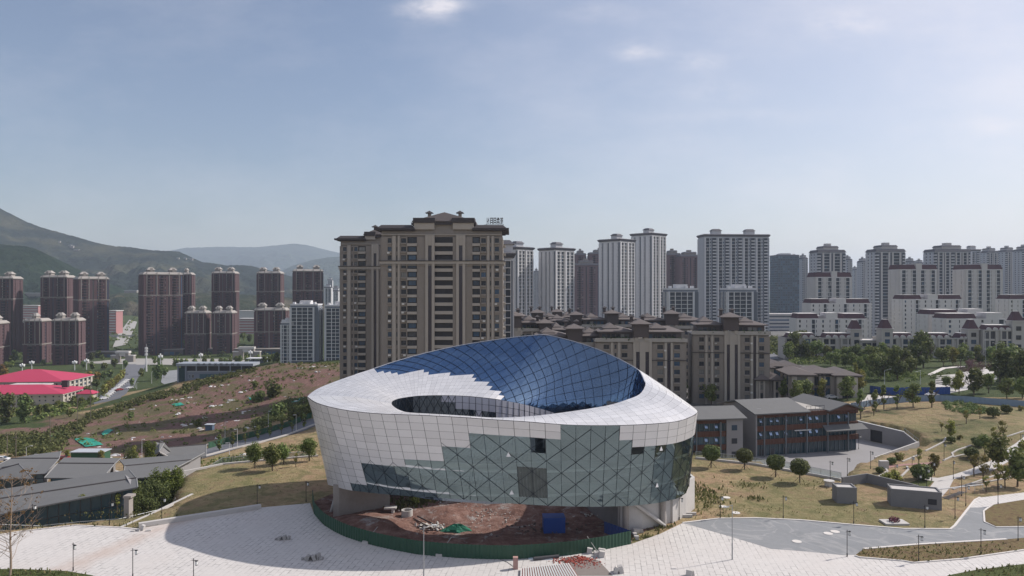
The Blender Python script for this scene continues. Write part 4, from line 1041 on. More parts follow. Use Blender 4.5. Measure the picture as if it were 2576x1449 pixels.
gs_ = 'low white blocks with maroon roofs'
for a in [('low white maroon roofed block tucked under the tall cream block at left', 2018, 2190, 762, 500, 3, 12), ('low white maroon roofed block, front row at left behind the arcaded terrace', 1986, 2178, 800, 440, -3, 12), ('low white block with a blue sheet on its roof end', 2244, 2420, 752, 500, 3, 12),
          ('low white block with a green screen beside its stair tower', 2306, 2490, 790, 450, 2, 12), ('low white block nearest the arcaded terrace at right', 2345, 2540, 800, 430, 2, 12), ('low white block running off the right edge of the photo', 2505, 2640, 752, 500, 3, 12)]:
    B('apartment_block', a[0], 'apartment block', gs_, *a[1:6], 'low', a[6])
gh = 'hazy towers far behind'
for k, a in enumerate([('hazy grey tower just right of the left mansard tower', 2124, 2139, 655, 1200, 3, 16), ('hazy tower left of the middle mansard tower', 2158, 2180, 660, 1150, 3, 16), ('faint tower low between two mansard towers', 2140, 2160, 680, 1500, 3, 16), ('faint tower right behind the middle mansard tower', 2276, 2300, 660, 1150, 3, 16), ('faint tower low in the gap before the right mansard tower', 2298, 2325, 664, 1200, 3, 16),
    ('hazy wide tower behind the right mansard tower', 2420, 2466, 632, 980, 3, 18), ('hazy tower third from the right edge', 2462, 2512, 636, 1000, 3, 18), ('hazy tower second from the right edge', 2508, 2556, 634, 1020, 3, 18), ('hazy tower on the right edge', 2548, 2600, 632, 960, 3, 18),
    ('thin faint tower in the gap between two lone white towers', 1343, 1355, 684, 1500, 3, 14), ('faint tower between slab and mauve block', 1740, 1756, 690, 1500, 3, 14)]):
    B(nm_, a[0], 'tower', gh, *a[1:6], ('mans' if k != 5 else 'slab'), a[6])
gv = 'white blocks far up the valley'
for k, (a0, a1, yt, d) in enumerate([(816, 836, 724, 1500), (838, 852, 728, 1480), (824, 838, 705, 2100), (842, 851, 733, 1300), (680, 690, 742, 2200)]):
    B('apartment_block', ['pale block with vertical stripes left of the beige tower', 'narrow pale block touching the beige tower', 'tiny white tower on the rise above the pale blocks', 'short pale block in front, touching the beige tower', 'tiny pale block between two brown towers'][k], 'apartment block', gv, a0, a1, yt, d, 3, 'white', 14)
# ================================================================ BEIGE TOWERS
beige = mat('beige_render', (.27, .243, .215), .85, 0, .08, .25, fine=.9); beigel = mat('beige_stone', (.37, .34, .30), .8, 0, .1, .3)
darkroof = mat('dark_eave', (.055, .048, .05), .8); pinkroof = mat('pink_brown_tile', (.138, .118, .113), .8, 0, .12, .4, fine=4); purpleg = mat('purple_glass', (.05, .045, .06), .15)
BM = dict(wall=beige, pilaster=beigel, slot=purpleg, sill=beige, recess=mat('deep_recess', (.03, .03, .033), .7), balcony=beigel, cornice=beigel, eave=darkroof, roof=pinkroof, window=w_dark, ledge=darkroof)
def beige_tower(name, label, px0, px1, pytop, d, bays, raised, rz=0, dep=22, wing=None):
    x, w, z, H = place(px0, px1, pytop, d, 1.0)
    root = thing(name, label, 'tower', (x, d, z), R(rz), 'beige high rise towers'); P = Parts(); wins = []
    W2 = w / 2; by = fit(bays, w); P['wall'].box(-W2, 0, -3, W2, dep, H)
    fh = 3.05; nf = int((H - 2.2) / fh); z0 = H - 2.2 - nf*fh
    facade(P, Fac(-W2, 0, 0), by, z0, nf, fh, wins, .5)
    side = fit([(3,'W'),(1.8,'w'),(3,'W'),(2.6,'b'),(3,'W'),(1.8,'w'),(3,'W')], dep)
    facade(P, Fac(W2, 0, R(90)), side, z0, nf, fh, None, .4); facade(P, Fac(-W2, dep, R(-90)), side, z0, nf, fh, None, .4)
    f = Fac(-W2, 0, 0)
    zc = z0 + (nf-3)*fh - .5
    f.box(P['cornice'], -.6, w+.6, .52, 1.35, zc, zc+.95); f.box(P['ledge'], -.8, w+.8, .52, 1.6, zc+.952, zc+1.2); f.box(P['cornice'], -.6, w+.6, .52, 1.05, zc-.5, zc-.25)
    fr = Fac(W2, 0, R(90)); fr.box(P['cornice'], .05, dep, .42, .9, zc, zc+.95); fr.box(P['ledge'], .05, dep, .42, 1.1, zc+.952, zc+1.2)
    f.box(P['cornice'], 0, w, .5, .85, H-1.5, H-1.25)
    # raised middle with hipped roof, flanked by flat dark eaves
    ra, rb, rh = raised; xa, xb = -W2 + w*ra, -W2 + w*rb
    P['eave'].box(-W2-2.4, -1.6, H+.3, xa, dep+1, H+1.0); P['eave'].frustum(-W2-1.6, -1.0, xa, dep+.6, H+1.003, H+2.2, 1.4); P['eave'].box(-W2-1.2, -.9, H-.1, xa, dep, H+.297)
    if rb < .98: P['eave'].box(xb, -1.6, H+.3, W2+2.6, dep+1, H+1.0); P['eave'].frustum(xb, -1.0, W2+1.8, dep+.6, H+1.003, H+2.2, 1.4); P['eave'].box(xb, -.9, H-.1, W2+1.2, dep, H+.297)
    P['wall'].box(xa, .2, H+.002, xb, dep, H+rh); 
    pw = (xb - xa) * .34
    for a, b in ((xa-.3, xa+pw), (xb-pw, xb+.5)):
        P['pilaster'].box(a, -.9, H+.5, b, 6, H+rh-.6); P['eave'].box(a-.3, -1.3, H+rh-.6, b+.3, 6.3, H+rh+1.2)
    P['eave'].box(xa-1.3, -.7, H+rh+.002-1.2, xb+1.3, dep+1, H+rh-.4)
    P['roof'].hip(xa-1.1, -.5, xb+1.1, dep+1, H+rh+.2, H+rh+3.6, .3, 3.0)
    for cx in (xa + (xb-xa)*.2, xa + (xb-xa)*.75):
        ch = MB(); yy = dep*.42; ch.box(cx-.6, yy-.6, H+rh+1.6, cx+.6, yy+.6, H+rh+4.0); o = ch.build('chimney', beige, root)
        c2 = MB(); c2.hip(cx-1.4, yy-1.4, cx+1.4, yy+1.4, H+rh+4.0, H+rh+4.9, .15, 1.35); c2.build('chimney_cap', darkroof, o)
    # louvre screen and air-conditioning boxes
    u = 0; lv = MB()
    for b in by:
        if b[1] == 'R':
            pass
        u += b[0]
    ac = MB()
    rr = random.Random(5); uu = 0
    for b in by:
        if b[1] == 'w':
            for k in range(nf):
                if rr.random() < .3: q = uu + b[0]*.5 + rr.uniform(-.4, .4); f.box(ac, q-.45, q+.45, .6, 1.05, z0+k*fh+.1, z0+k*fh+.72)
        uu += b[0]
    if ac.f: ac.build('air_conditioner', mat('ac_white', (.6, .6, .58), .6), root, 'stuff')
    finish(root, P, BM, wins, w_dark, fr_dark, 2, 100)
    return root, (x, d, z, w, H, z0, nf, fh)
c = lambda a, b: (b - a) * .0277
mainb = [(c(710,780),'W'),(c(780,850),'w'),(c(850,893),'P'),(c(893,920),'v'),(c(920,945),'P'),(c(945,1040),'w'),(c(1040,1160),'b'),(c(1160,1270),'W'),(c(1270,1385),'S'),(c(1385,1615),'B'),(c(1615,1660),'W'),(c(1660,1775),'S'),(c(1775,1865),'W'),(c(1865,1960),'b'),(c(1960,2050),'w'),(c(2050,2080),'P'),(c(2080,2108),'v'),(c(2108,2135),'P'),(c(2135,2215),'w'),(c(2215,2235),'W')]
tw, TD = beige_tower('high_rise', 'tallest beige high rise with broad front of balconies and a hipped roof in the middle', 960, 1262, 581, 255, mainb, ((1135-710)/1525, (1865-710)/1525, 3.4))
wingb = [(c(160,180),'W'),(c(180,235),'w'),(c(235,270),'P'),(c(270,300),'v'),(c(300,350),'w'),(c(355,435),'b'),(c(435,500),'W'),(c(500,575),'S'),(c(575,620),'W'),(c(620,695),'w'),(c(695,730),'W')]
wg, WD = beige_tower('high_rise', 'lower beige high rise set back on the left of the tallest one', 857, 990, 606, 300, wingb, (.48, 1.0, 2.6), dep=20)
# rooftop lettering, seen from behind, with its light frame
sx = TD[3]/2 - 4.2; sg = thing('rooftop_sign', 'small dark rooftop lettering on a frame at the right end of the tallest beige tower', 'sign', (TD[0] + sx, TD[1] + 2, TD[2] + TD[4] + 2.2))
GL = {0: ['10010','10110','11010','10010'], 1: ['1111','1001','1111','1001','1111','1001'], 2: ['1111','1001','1111','1001','1111','1001'], 3: ['01110','11111','01010','11111','10101'], 4: ['10111','01101','10111','01101','10110']}
u = -1.2
for k in range(5):
    g = GL[k]; wd = len(g[0]); sc = 1.05 / wd; hh = 2.3 / len(g); mb = MB()
    for r_, row in enumerate(g):
        for q_, ch in enumerate(row):
            if ch == '1': mb.box(u + q_*sc, -.08, .5 + (len(g)-1-r_)*hh, u + (q_+.98)*sc, .08, .5 + (len(g)-r_)*hh - .12*hh)
        if '111' in row: mb.box(u, -.06, .5 + (len(g)-1-r_)*hh + hh*.3, u + wd*sc*.9, .06, .5 + (len(g)-1-r_)*hh + hh*.55)
    mb.build('letter', darkroof, sg); u += 1.2
mb = MB(); mb.box(-1.4, .1, .3, 5, .2, .42); mb.tube([(-1.2, .5, 0), (-1.2, .15, .35)], .05, 4); [mb.box(x_, .1, -.2, x_+.1, .2, .31) for x_ in (-1.3, 1, 3, 4.8)]
mb.tube([(-1.2, .15, .4), (-2.4, .15, .1)], .06, 4); mb.build('sign_frame', mat('sign_steel', (.12, .12, .12), .6), sg)
# cream strip tower edge seen behind the right flank
B('apartment_tower', 'pink cream tower edge squeezed behind the right flank of the tallest beige tower', 'tower', None, 1256, 1272, 650, 300, 3, 'white', 12)

# ---------------- brown hip-roofed mid rises
MM_ = dict(BM, stair=darkroof, penthouse=mat('penthouse_brown', (.085, .07, .068), .8), planter=mat('roof_planting', (.05, .075, .03), .95), terrace=mat('pale_parapet', (.36, .34, .31), .8))
gm_ = 'brown hip roofed mid rise blocks'
def midrise(label, px, d, w, pytop, rz=0, nf=9, dep=15, wins_on=True, cap=100):
    x = (px - 1288) / F * d; z = gz(x, d) - 1; top = CAMZ - (pytop - 724.5) / F * d; H = top - 8.6 - z
    root = thing('mid_rise', label, 'apartment block', (x, d, z), R(rz), gm_); P = Parts(); wins = [] if wins_on else None
    a = w/2; fh = 3.0; nf = int((H-.6) / fh); z0 = H - .6 - nf*fh
    by = fit([(1.6,'W'),(2.4,'w'),(.7,'P'),(1.3,'v'),(.7,'P'),(2.4,'w'),(1.2,'W'),(2.6,'S'),(2.6,'S'),(1.2,'W'),(2.4,'w'),(.7,'P'),(1.0,'G'),(.6,'P'),(2.4,'w'),(1.2,'W')], w)
    P['wall'].box(-a, 0, -3, a, dep, H); facade(P, Fac(-a, 0, 0), by, z0, nf, fh, wins, .45)
    sd = fit([(6,'W'),(1.4,'v'),(5,'W'),(1.4,'v'),(1.2,'W')], dep)
    facade(P, Fac(a, 0, R(90)), sd, z0, nf, fh, None, .4); facade(P, Fac(-a, dep, R(-90)), sd, z0, nf, fh, None, .4)
    P['terrace'].box(-a-.7, -1.1, H, a+.7, dep+.6, H+.35)
    for x0, x1 in ((-a-.6, a+.6),): P['terrace'].box(x0, -1.0, H+.352, x1, -.8, H+1.3)
    f = Fac(-a, 0, 0); f.box(P['ledge'], -.3, w+.3, .47, .9, z0+(nf-2)*fh-.2, z0+(nf-2)*fh+.05)
    # penthouses with hipped roofs at both sides of the stair tower
    for x0, x1, h in ((-a+1.6, -2.6, 3.3), (2.6, a-1.0, 3.3)):
        P['penthouse'].box(x0, 2.2, H+.353, x1, dep-1, H+h); P['roof'].hip(x0-1.1, 1.2, x1+1.1, dep+.3, H+h+.3, H+h+2.1, .3, 5)
        P['roof'].hip(x0+1.0, 3.5, (x0+x1)/2+1, dep-1, H+h+1.4, H+h+3.2, .25, 3.2)
        wn_ = MB(); [wn_.box(x0+.6+q*1.7, 2.1, H+.9, x0+1.9+q*1.7, 2.19, H+2.6) for q in range(int((x1-x0-1)/1.7))]; 
        if wn_.f: wn_.build('penthouse_glazing', w_dark, root, 'stuff')
    P['pilaster'].box(-2.3, -1.4, H+.36, -1.1, 4, H+1.6); P['pilaster'].box(1.1, -1.4, H+.36, 2.3, 4, H+1.6)
    st = MB(); st.box(-2.7, -1.7, H+1.6, 2.7, 5.5, H+6.4); st.build('stair_tower', MM_['penthouse'], root)
    P['roof'].hip(-3.9, -2.8, 3.9, 6.6, H+6.6, H+8.2, .3, 3.6)
    for cx, cy_ in ((-3.0, 3.4), (1.2, 4.4)):
        ch = MB(); ch.box(cx-.55, cy_-.55, H+6.4, cx+.55, cy_+.55, H+9.0); o = ch.build('chimney', MM_['penthouse'], root); c2 = MB(); c2.hip(cx-1.1, cy_-1.1, cx+1.1, cy_+1.1, H+9.0, H+9.8, .15, 1.05); c2.build('chimney_cap', darkroof, o)
    rr = random.Random(int(px)); pl = MB()
    for q in range(26 if cap > 30 else 10):
        x0 = rr.uniform(-a+.5, a-.5); 
        if abs(x0) < 3: continue
        r_ = rr.uniform(.35, .9); leafball(pl, (x0, rr.uniform(-.6, .5), H+.8+rr.uniform(0, .5)), r_, 26, .3, rr)
    pl.build('roof_plants', MM_['planter'], root, 'stuff')
    ac = MB()
    for k in range(nf):
        for q in (.3, .77):
            if rr.random() < .4: f.box(ac, w*q-.4, w*q+.4, .5, .95, z0+k*fh+.2, z0+k*fh+.8)
    if ac.f: ac.build('air_conditioner', mat('ac_white', (.6, .6, .58), .6), root, 'stuff')
    return finish(root, P, MM_, wins, w_dark, fr_dark, 2, cap)
def leafball(mb, c, r, n, s, rr=random, sz=1.0):
    """n leaf-sized faces scattered through a lump"""
    for _ in range(n):
        while True:
            p = Vector((rr.uniform(-1, 1), rr.uniform(-1, 1), rr.uniform(-1, 1)))
            if .25 < p.length < 1: break
        q = Vector(c) + Vector((p.x*r, p.y*r, p.z*r*sz)); nn = (p.normalized() + Vector((rr.uniform(-.8,.8), rr.uniform(-.8,.8), rr.uniform(-.5,.9)))).normalized()
        t1 = nn.cross(Vector((rr.uniform(-1,1), rr.uniform(-1,1), rr.uniform(-1,1)))).normalized(); t2 = nn.cross(t1); k = s * rr.uniform(.6, 1.3)
        mb.quad(q - t1*k, q - t2*k*.7, q + t1*k, q + t2*k*.7)
midrise('brown mid rise with planted roof terrace nearest the right, behind the offices', 1838, 262, 27, 783, -8)
midrise('brown mid rise behind the right shoulder of the museum, second front block from the right', 1612, 258, 32, 800, -3)
midrise('brown mid rise whose lower floors are hidden by the blue glass crest', 1446, 268, 30, 812, 2)
midrise('brown mid rise set back in the gap between the two rightmost front ones', 1690, 312, 30, 777, -5, cap=60)
midrise('brown mid rise in the second row, just left of the set back one', 1540, 335, 28, 777, 3, cap=40)
midrise('brown mid rise roof touching the right side of the tallest beige tower', 1296, 300, 26, 782, 0, cap=40)
midrise('brown mid rise roof in the front left, third from the beige tower', 1372, 300, 22, 800, 4, cap=40)
midrise('small brown hip roofs in the second row, right after the beige tower', 1352, 350, 26, 776, 0, wins_on=False, cap=20)
midrise('small brown hip roofs in the second row, middle of the group', 1450, 345, 28, 781, 0, wins_on=False, cap=20)
midrise('farthest brown hip roofs, half hidden between second row roofs', 1402, 400, 26, 775, 0, wins_on=False, cap=20)

# ---------------- villas with shallow hipped roofs
villaM = dict(wall=mat('villa_stone', (.28, .25, .225), .85, 0, .1, .4), pilaster=mat('villa_stripe', (.42, .38, .34), .8), recess=mat('deep_recess', (.03,.03,.033)))
def villa(label, px0, px1, pyroof, d, rz, dep=12):
    x, w, z, H = place(px0, px1, pyroof, d, .6); H -= 1.8
    root = thing('villa', label, 'villa', (x, d, z), R(rz), 'low brown roofed villas'); P = Parts(); a = w/2
    P['wall'].box(-a+2, 0, -2, a-2, dep, H); n = 3; wins = []
    for i, (x0, x1, y0) in enumerate(((-a+.6, -a*.35, -2.2), (-a*.35, a*.35, 0), (a*.35, a-.6, -2.6))):
        P['wall'].box(x0, y0, -2, x1, dep-1, H)
        L = x1-x0; facade(P, Fac(x0, y0, 0), fit([(1.4,'P'),(1.8,'c'),(.7,'P'),(1.0,'W'),(.7,'P'),(1.8,'c'),(1.4,'P')] if L > 8 else [(1.2,'P'),(2.4,'c'),(1.2,'P')], L), .6, 2, (H-.7)/2, wins, .3)
        P['roof'].hip(x0-1.6, y0-1.6, x1+1.6, dep+.6, H+.5+.35*(i % 2), H+2.2+.5*(i % 2), .35, min(5, L*.4)); P['eave'].box(x0-1.2, y0-1.2, H-.15, x1+1.2, dep, H+.12)
    facade(P, Fac(-a+.6, dep-1, R(-90)), fit([(2,'W'),(1.6,'c'),(2,'W'),(1.6,'c'),(2,'W')], dep+1), .6, 2, (H-.7)/2, wins, .3)
    return finish(root, P, dict(villaM, roof=pinkroof, eave=darkroof, window=w_dark), wins, w_dark, fr_dark, 2, 60)
villa('villa with three roof bays right of the brown mid rise, nearest of the group', 1985, 2150, 931, 252, -6)
villa('villa roof half hidden between the mid rise and the nearest villa', 1900, 2010, 914, 285, -4)
villa('small villa tucked behind the left corner of the nearest villa', 1900, 1960, 942, 262, -4, 8)

# ---------------- arcaded terraces with maroon mansards
tm_ = dict(wall=mat('terrace_stone', (.42, .40, .37), .85, 0, .08, .3), pilaster=mat('terrace_stone', (.42,.40,.37)), roof=mat('maroon_tile', (.085,.045,.055)), cornice=wht2, recess=MM_['recess'], balcony=wht2, window=w_dark, ridge=mat('warm_white', (.58,.56,.54)))
def terrace(label, px0, px1, pyr, d, rz, towers, dep=12, units=None):
    x, w, z, H = place(px0, px1, pyr, d, .8); H -= 2.4
    root = thing('terrace_block', label, 'terrace', (x, d, z), R(rz), 'arcaded terrace blocks with maroon roofs'); P = Parts(); a = w/2; wins = []
    P['wall'].box(-a, 0, -3, a, dep, H); nf = 3; fh = (H - .6)/nf
    unit = [(.8,'P'),(2.6,'c'),(.5,'W'),(2.6,'c'),(.8,'P'),(1.6,'G')]; n = max(1, round(w / 9)); facade(P, Fac(-a, 0, 0), fit(unit*n, w), .2, nf, fh, wins, .4)
    P['cornice'].box(-a-.3, -.8, H-.4, a+.3, dep, H)
    L = w / n
    for i in range(0, n, 2):
        x0 = -a + L*i + L*.15; x1 = min(a, x0 + L*1.5); P['roof'].frustum(x0, -.5, x1, dep*.6, H+.003, H+2.2, 1.0); P['ridge'].box(x0+.9, .35, H+2.203, x1-.9, dep*.6-.9, H+2.5)
        m = 4
        for q in range(m):     # half-round gables along the eave
            cx = x0 + (x1-x0)*(q+.5)/m; rr_ = (x1-x0)/m*.38; g = [(cx + rr_*math.cos(t_*math.pi/8), H + rr_*math.sin(t_*math.pi/8)) for t_ in range(9)]
            k = len(P['cornice'].v); P['cornice'].v += [(p[0], -.9, p[1]) for p in g] + [(p[0], .2, p[1]) for p in g]; P['cornice'].f.append(tuple(range(k, k+9)))
            for t_ in range(8): P['cornice'].f.append((k+t_, k+9+t_, k+10+t_, k+t_+1))
    for tx in towers:
        cx = -a + w*tx; hw = 2.9; ht = H + 4.4
        P['wall'].box(cx-hw, -1.2, -3, cx+hw, 5, ht); P['cornice'].box(cx-hw-.4, -1.6, ht, cx+hw+.4, 5.4, ht+.4); P['roof'].frustum(cx-hw+.2, -1.1, cx+hw-.2, 4.9, ht+.403, ht+5, 1.7); P['ridge'].box(cx-1.3, .7, ht+5.003, cx+1.3, 3, ht+5.25)
        f = Fac(cx-hw, -1.2, 0)
        for k in range(4): wins.append((f, hw, 2.4, .9 + k*(ht-1)/4, 2.2))
    return finish(root, P, tm_, wins, w_dark, fr_dark, 2, 100)
terrace('arcaded terrace block at left with one corner tower at its right end', 1976, 2158, 838, 385, -4, [.955])
terrace('arcaded terrace block in the middle between two corner towers', 2224, 2448, 838, 372, -4, [.04, .97])
terrace('arcaded terrace block at the right edge with a corner tower', 2478, 2640, 818, 365, -8, [.5])
g_ = thing('gate_building', 'low stone gate building with square archway between two terrace blocks', 'gate', (*W(2200, 800, 380)[:2], gz(*W(2200, 800, 380)[:2])-.5)); P = Parts()
P['wall'].box(-7, 0, 0, -2.2, 8, 9); P['wall'].box(2.2, 0, 0, 7, 8, 9); P['wall'].box(-2.2, .1, 6, 2.2, 8, 9); P['cornice'].box(-7.4, -.4, 9, 7.4, 8.4, 9.6)
gw_ = []; f = Fac(-7, 0, 0); [gw_.append((f, u_, 2.2, 6.4, 1.6)) for u_ in (1.6, 4, 7, 10, 12.4)]; finish(g_, P, tm_, gw_, w_dark, fr_dark)
# ================================================================ OFFICE BUILDING ON THE RIGHT
slate = mat('grey_slate_roof', (.135, .137, .138), .85, 0, .12, .5, fine=3.5); terra = mat('terracotta_cladding', (.14, .072, .052), .8, 0, .3, 1.4, fine=5); greyw = mat('grey_side_wall', (.25, .245, .25), .85, 0, .08, .3); tealw = w_teal
whitef = mat('white_edge', (.55, .55, .54), .6)
def openwin(root, f, u, z, n=1):
    m = MB(); p = f.o + f.u*u + f.n*.18
    k = [(-.35, 0), (.35, 0), (.35, -.9), (-.35, -.9)]
    P4 = []
    for a_, b_ in k:
        q = p + f.u*a_ + f.n*(-b_*.55); P4.append(Vector((q.x, q.y, z + b_*.8)))
    m.quad(*P4); m.quad(P4[0]+Vector((0,0,.04)), P4[3]+Vector((0,0,.04)), P4[2]+Vector((0,0,.04)), P4[1]+Vector((0,0,.04)))
    m.build('open_sash', sash, root)
sash = bpy.data.materials.new('open_sash_glass'); t = NT(sash); t.bsdf((.30, .38, .5), .08, .6, .8)
def office(label, corner, ang, w, dep, nfl, fh, parts_roof, ledges=True):
    z = -2.5; root = thing('office_building', label, 'building', (corner.x, corner.y, z), ang, 'slate roofed offices with red brown cladding'); P = Parts(); H = nfl*fh
    P['wall'].box(0, .0, -1, w, dep, H+.45)
    f = Fac(0, 0, 0)
    for k in range(nfl):
        zb = k*fh
        f.box(P['glazing'], .3, w-.2, 0, .08, zb + (.2 if k == 0 else .95), zb+fh-.35)
        if k > 0: f.box(P['cladding'], 0, w+.2, 0, .55, zb-.35, zb+.95)
    f.box(P['cladding'], 0, w+.2, 0, .5, H-.35, H+.7)
    n = int(w/1.25)
    for i in range(n+1):
        u = .3 + (w-.6)*i/n; f.box(P['fins'], u-.05, u+.05, .081, .22, .2, H-.35)
    for i in range(0, int(w/.45)):
        for k in range(1, nfl+1): f.box(P['battens'], i*.45, i*.45+.16, .551, .64, k*fh-.35, k*fh+.9)
    for u in np.arange(2.0, w, 6.2): f.box(P['fins'], u-.12, u+.12, .65, .95, 0, H)
    f.box(P['wall'], -.35, 0, -.1, .7, -1, H+.6)
    return root, P, f, H
M_off = dict(wall=greyw, glazing=tealw, cladding=terra, fins=mat('grey_fins', (.16, .18, .2), .5), battens=mat('terracotta_batten', (.11, .05, .036), .85), roof=slate, edge=whitef, terrace=mat('pale_parapet', (.36,.34,.31)), parapet=fr_dark)
cL = G0(1900.5, 1149, -2.5); cR = G0(2154, 1132, -2.5); v = cR - cL; w_ = v.length; an = math.atan2(v.y, v.x)
ob, P, f, H = office('three storey office with slate roofs, red brown bands and rows of open windows', cL, an, w_, 15, 3, 3.38, None)
# left block gable roof (ridge running back), right block gable roof, flat terrace between
def gab(mb, x0, x1, y0, y1, z0, z1, th=.3):   # ridge along y
    xm = (x0+x1)/2
    for a_, b_ in ((x0, xm), (x1, xm)):
        k = len(mb.v); mb.v += [(a_,y0,z0),(b_,y0,z1),(b_,y1,z1),(a_,y1,z0),(a_,y0,z0+th),(b_,y0,z1+th),(b_,y1,z1+th),(a_,y1,z0+th)]
        mb.f += [(k,k+3,k+2,k+1),(k+4,k+5,k+6,k+7),(k,k+1,k+5,k+4),(k+1,k+2,k+6,k+5),(k+2,k+3,k+7,k+6),(k+3,k,k+4,k+7)]
mb = P['roof']; mb.gable(-1.2, -1.6, w_*.5, 17, H+.6, H+2.8, .3)
P['wall'].v += []; k = len(P['wall'].v)
pass
gbl = MB(); gbl.v = [(-.03, -.4, H+.5), (-.03, 15.8, H+.5), (-.03, 7.7, H+2.7), (.25, -.4, H+.5), (.25, 15.8, H+.5), (.25, 7.7, H+2.7)]; gbl.f = [(0, 2, 1), (3, 4, 5), (0, 1, 4, 3), (1, 2, 5, 4), (2, 0, 3, 5)]; gbl.build('gable_wall', greyw, ob)
gab(P['roof'], w_*.68, w_+1.3, -1.8, 16, H+.6, H+2.3)
gb2 = MB(); xm = (w_*.68 + w_ + 1.3)/2; gb2.v = [(w_*.70, -.7, H+.6), (w_+.9, -.7, H+.6), (xm, -.7, H+2.2), (w_*.70, -.1, H+.6), (w_+.9, -.1, H+.6), (xm, -.1, H+2.2)]; gb2.f = [(0, 1, 2), (3, 5, 4), (1, 4, 5, 2), (0, 2, 5, 3)]; gb2.build('gable_wall', terra, ob)
P['terrace'].box(w_*.5, .6, H+.5, w_*.68, 15, H+1.1)
P['parapet'].box(w_*.5, .2, H+1.9, w_*.68, .26, H+2.0)
for q in range(5): P['parapet'].box(w_*(.5+.18*q/4)-.03, .2, H+1.0, w_*(.5+.18*q/4)+.03, .26, H+1.9)
cn = MB(); k0 = w_*.64; cn.v = [(k0, -.6, 6.9), (w_+1.2, -.6, 6.9), (w_+1.2, -3.0, 5.8), (k0-.6, -3.0, 5.8), (k0, -.6, 7.15), (w_+1.2, -.6, 7.15), (w_+1.2, -3.0, 6.05), (k0-.6, -3.0, 6.05)]; cn.f = [(0,1,2,3),(4,7,6,5),(3,2,6,7),(0,3,7,4),(1,5,6,2)]; cn.build('canopy', slate, ob)
mb = MB(); mb.box(w_*.36, -1.0, 6.1, w_*.52, -.56, 6.3); mb.build('ledge', whitef, ob)
hb = MB(); hb.box(1.4, 1.5, H+1.3, 2.6, 2.5, H+1.65); hb.build('roof_hatch', whitef, ob)
fin = finish(ob, P, M_off)
for zz in (H-.75, H-.75-3.38):
    for u in (1.2, 4.1, 5.9, 8.4, 12.8, 15.6, 17.6, 24.2, 26.6): openwin(ob, f, u * w_/30.0, zz)
dw = MB(); [f.box(dw, a_, a_+1.4, .1, .16, .4, 1.9) for a_ in (1.0, 4.0, 8.2)]; dw.build('ground_window', fr_dark, ob, 'stuff')
c2 = G0(1862, 1158, -2.5); c1 = Vector((c2.x - 13.5, c2.y - 2.0, -2.5)); v = c2 - c1
ow, P, f, H2 = office('smaller slate roofed office wing peeping out from behind the museum', c1, math.atan2(v.y, v.x), v.length, 12, 3, 3.25, None)
P['roof'].gable(-1, -1.4, v.length+1.2, 13.4, H2+.6, H2+2.5, .3); wd_ = v.length
f.box(P['wall'], wd_-3.9, wd_+.3, -.05, .8, -1, H2+.6)
finish(ow, P, M_off)
for k in range(3):
    mb = MB(); f.box(mb, wd_-2.6, wd_-1.2, .801, .86, k*3.25+1.1, k*3.25+2.4); mb.build('window', w_dark, ow)
for zz in (H2-.8, H2-4.05):
    for u in (1.6, 4.6, 7.2): openwin(ow, f, u, zz)

# retaining wall with the garage door
pa = Vector((*W(2155, 1100, 201)[:2], -2.5)); pb = Vector((*G0(2273, 1127, -2.5)[:2], -2.5)); pc = Vector((101.6, 178.0, -2.5)); pd = Vector((*G0(2199, 1177, -2.5)[:2], -2.5))
rw = thing('garage_wall', 'grey retaining wall with a dark garage opening beside the office court', 'wall', tuple(pa)); 
def wseg(mb, p, q, h0, h1, th=.4):
    d = (q - p); n = Vector((d.y, -d.x, 0)).normalized() * -th; b = p - pa; c_ = q - pa; k = len(mb.v)
    mb.v += [tuple(b), tuple(c_), tuple(c_+n), tuple(b+n)] + [tuple(b+Vector((0,0,h0))), tuple(c_+Vector((0,0,h1))), tuple(c_+n+Vector((0,0,h1))), tuple(b+n+Vector((0,0,h0)))]
    mb.f += [(k,k+1,k+5,k+4),(k+1,k+2,k+6,k+5),(k+2,k+3,k+7,k+6),(k+3,k,k+4,k+7),(k+4,k+5,k+6,k+7)]
m = MB(); ab = pb - pa; t0, t1 = .30, .56
wseg(m, pa, pa + ab*t0, 4.9, 4.7); wseg(m, pa + ab*t1, pb, 4.4, 4.2); wseg(m, pb, pc, 4.2, 3.6)
m.build('wall', greyw, rw)
m = MB(); wseg(m, pa + ab*t0 + Vector((0,0,3.3)), pa + ab*t1 + Vector((0,0,3.3)), 1.3, 1.1); m.build('lintel', greyw, rw)
m = MB(); g0_, g1_ = pa + ab*t0, pa + ab*t1; n = Vector((ab.y, -ab.x, 0)).normalized() * -.32; wseg(m, g0_ + n, g1_ + n, 3.3, 3.3, .1); m.build('garage_door', mat('dark_door', (.025, .027, .035), .6), rw)
m = MB(); wseg(m, pa + Vector((0,0,4.902)), pb + Vector((0,0,4.21)), .14, .14, .55); m.build('coping', whitef, rw)
pw = thing('parapet_wall', 'long pale parapet wall running down the right side of the court', 'wall', tuple(pa)); m = MB(); wseg(m, pc, pd, 4.1, 2.6, .35); m.build('wall', cm_, pw)
pw = thing('railing', 'steel railing at the corner above the garage wall', 'railing', tuple(pb + Vector((0,0,4.2)))); m = MB()
for q in range(7): z_ = q/6; p = (pc - pb) * z_; m.tube([(p.x+.3, p.y+.3, -.6*z_), (p.x+.3, p.y+.3, 1.0-.6*z_)], .03, 4)
m.tube([(.3, .3, 1.0), (pc.x-pb.x+.3, pc.y-pb.y+.3, .4)], .04, 4); m.build('rails', mat('steel_rail', (.4, .42, .43), .4, .5), pw)

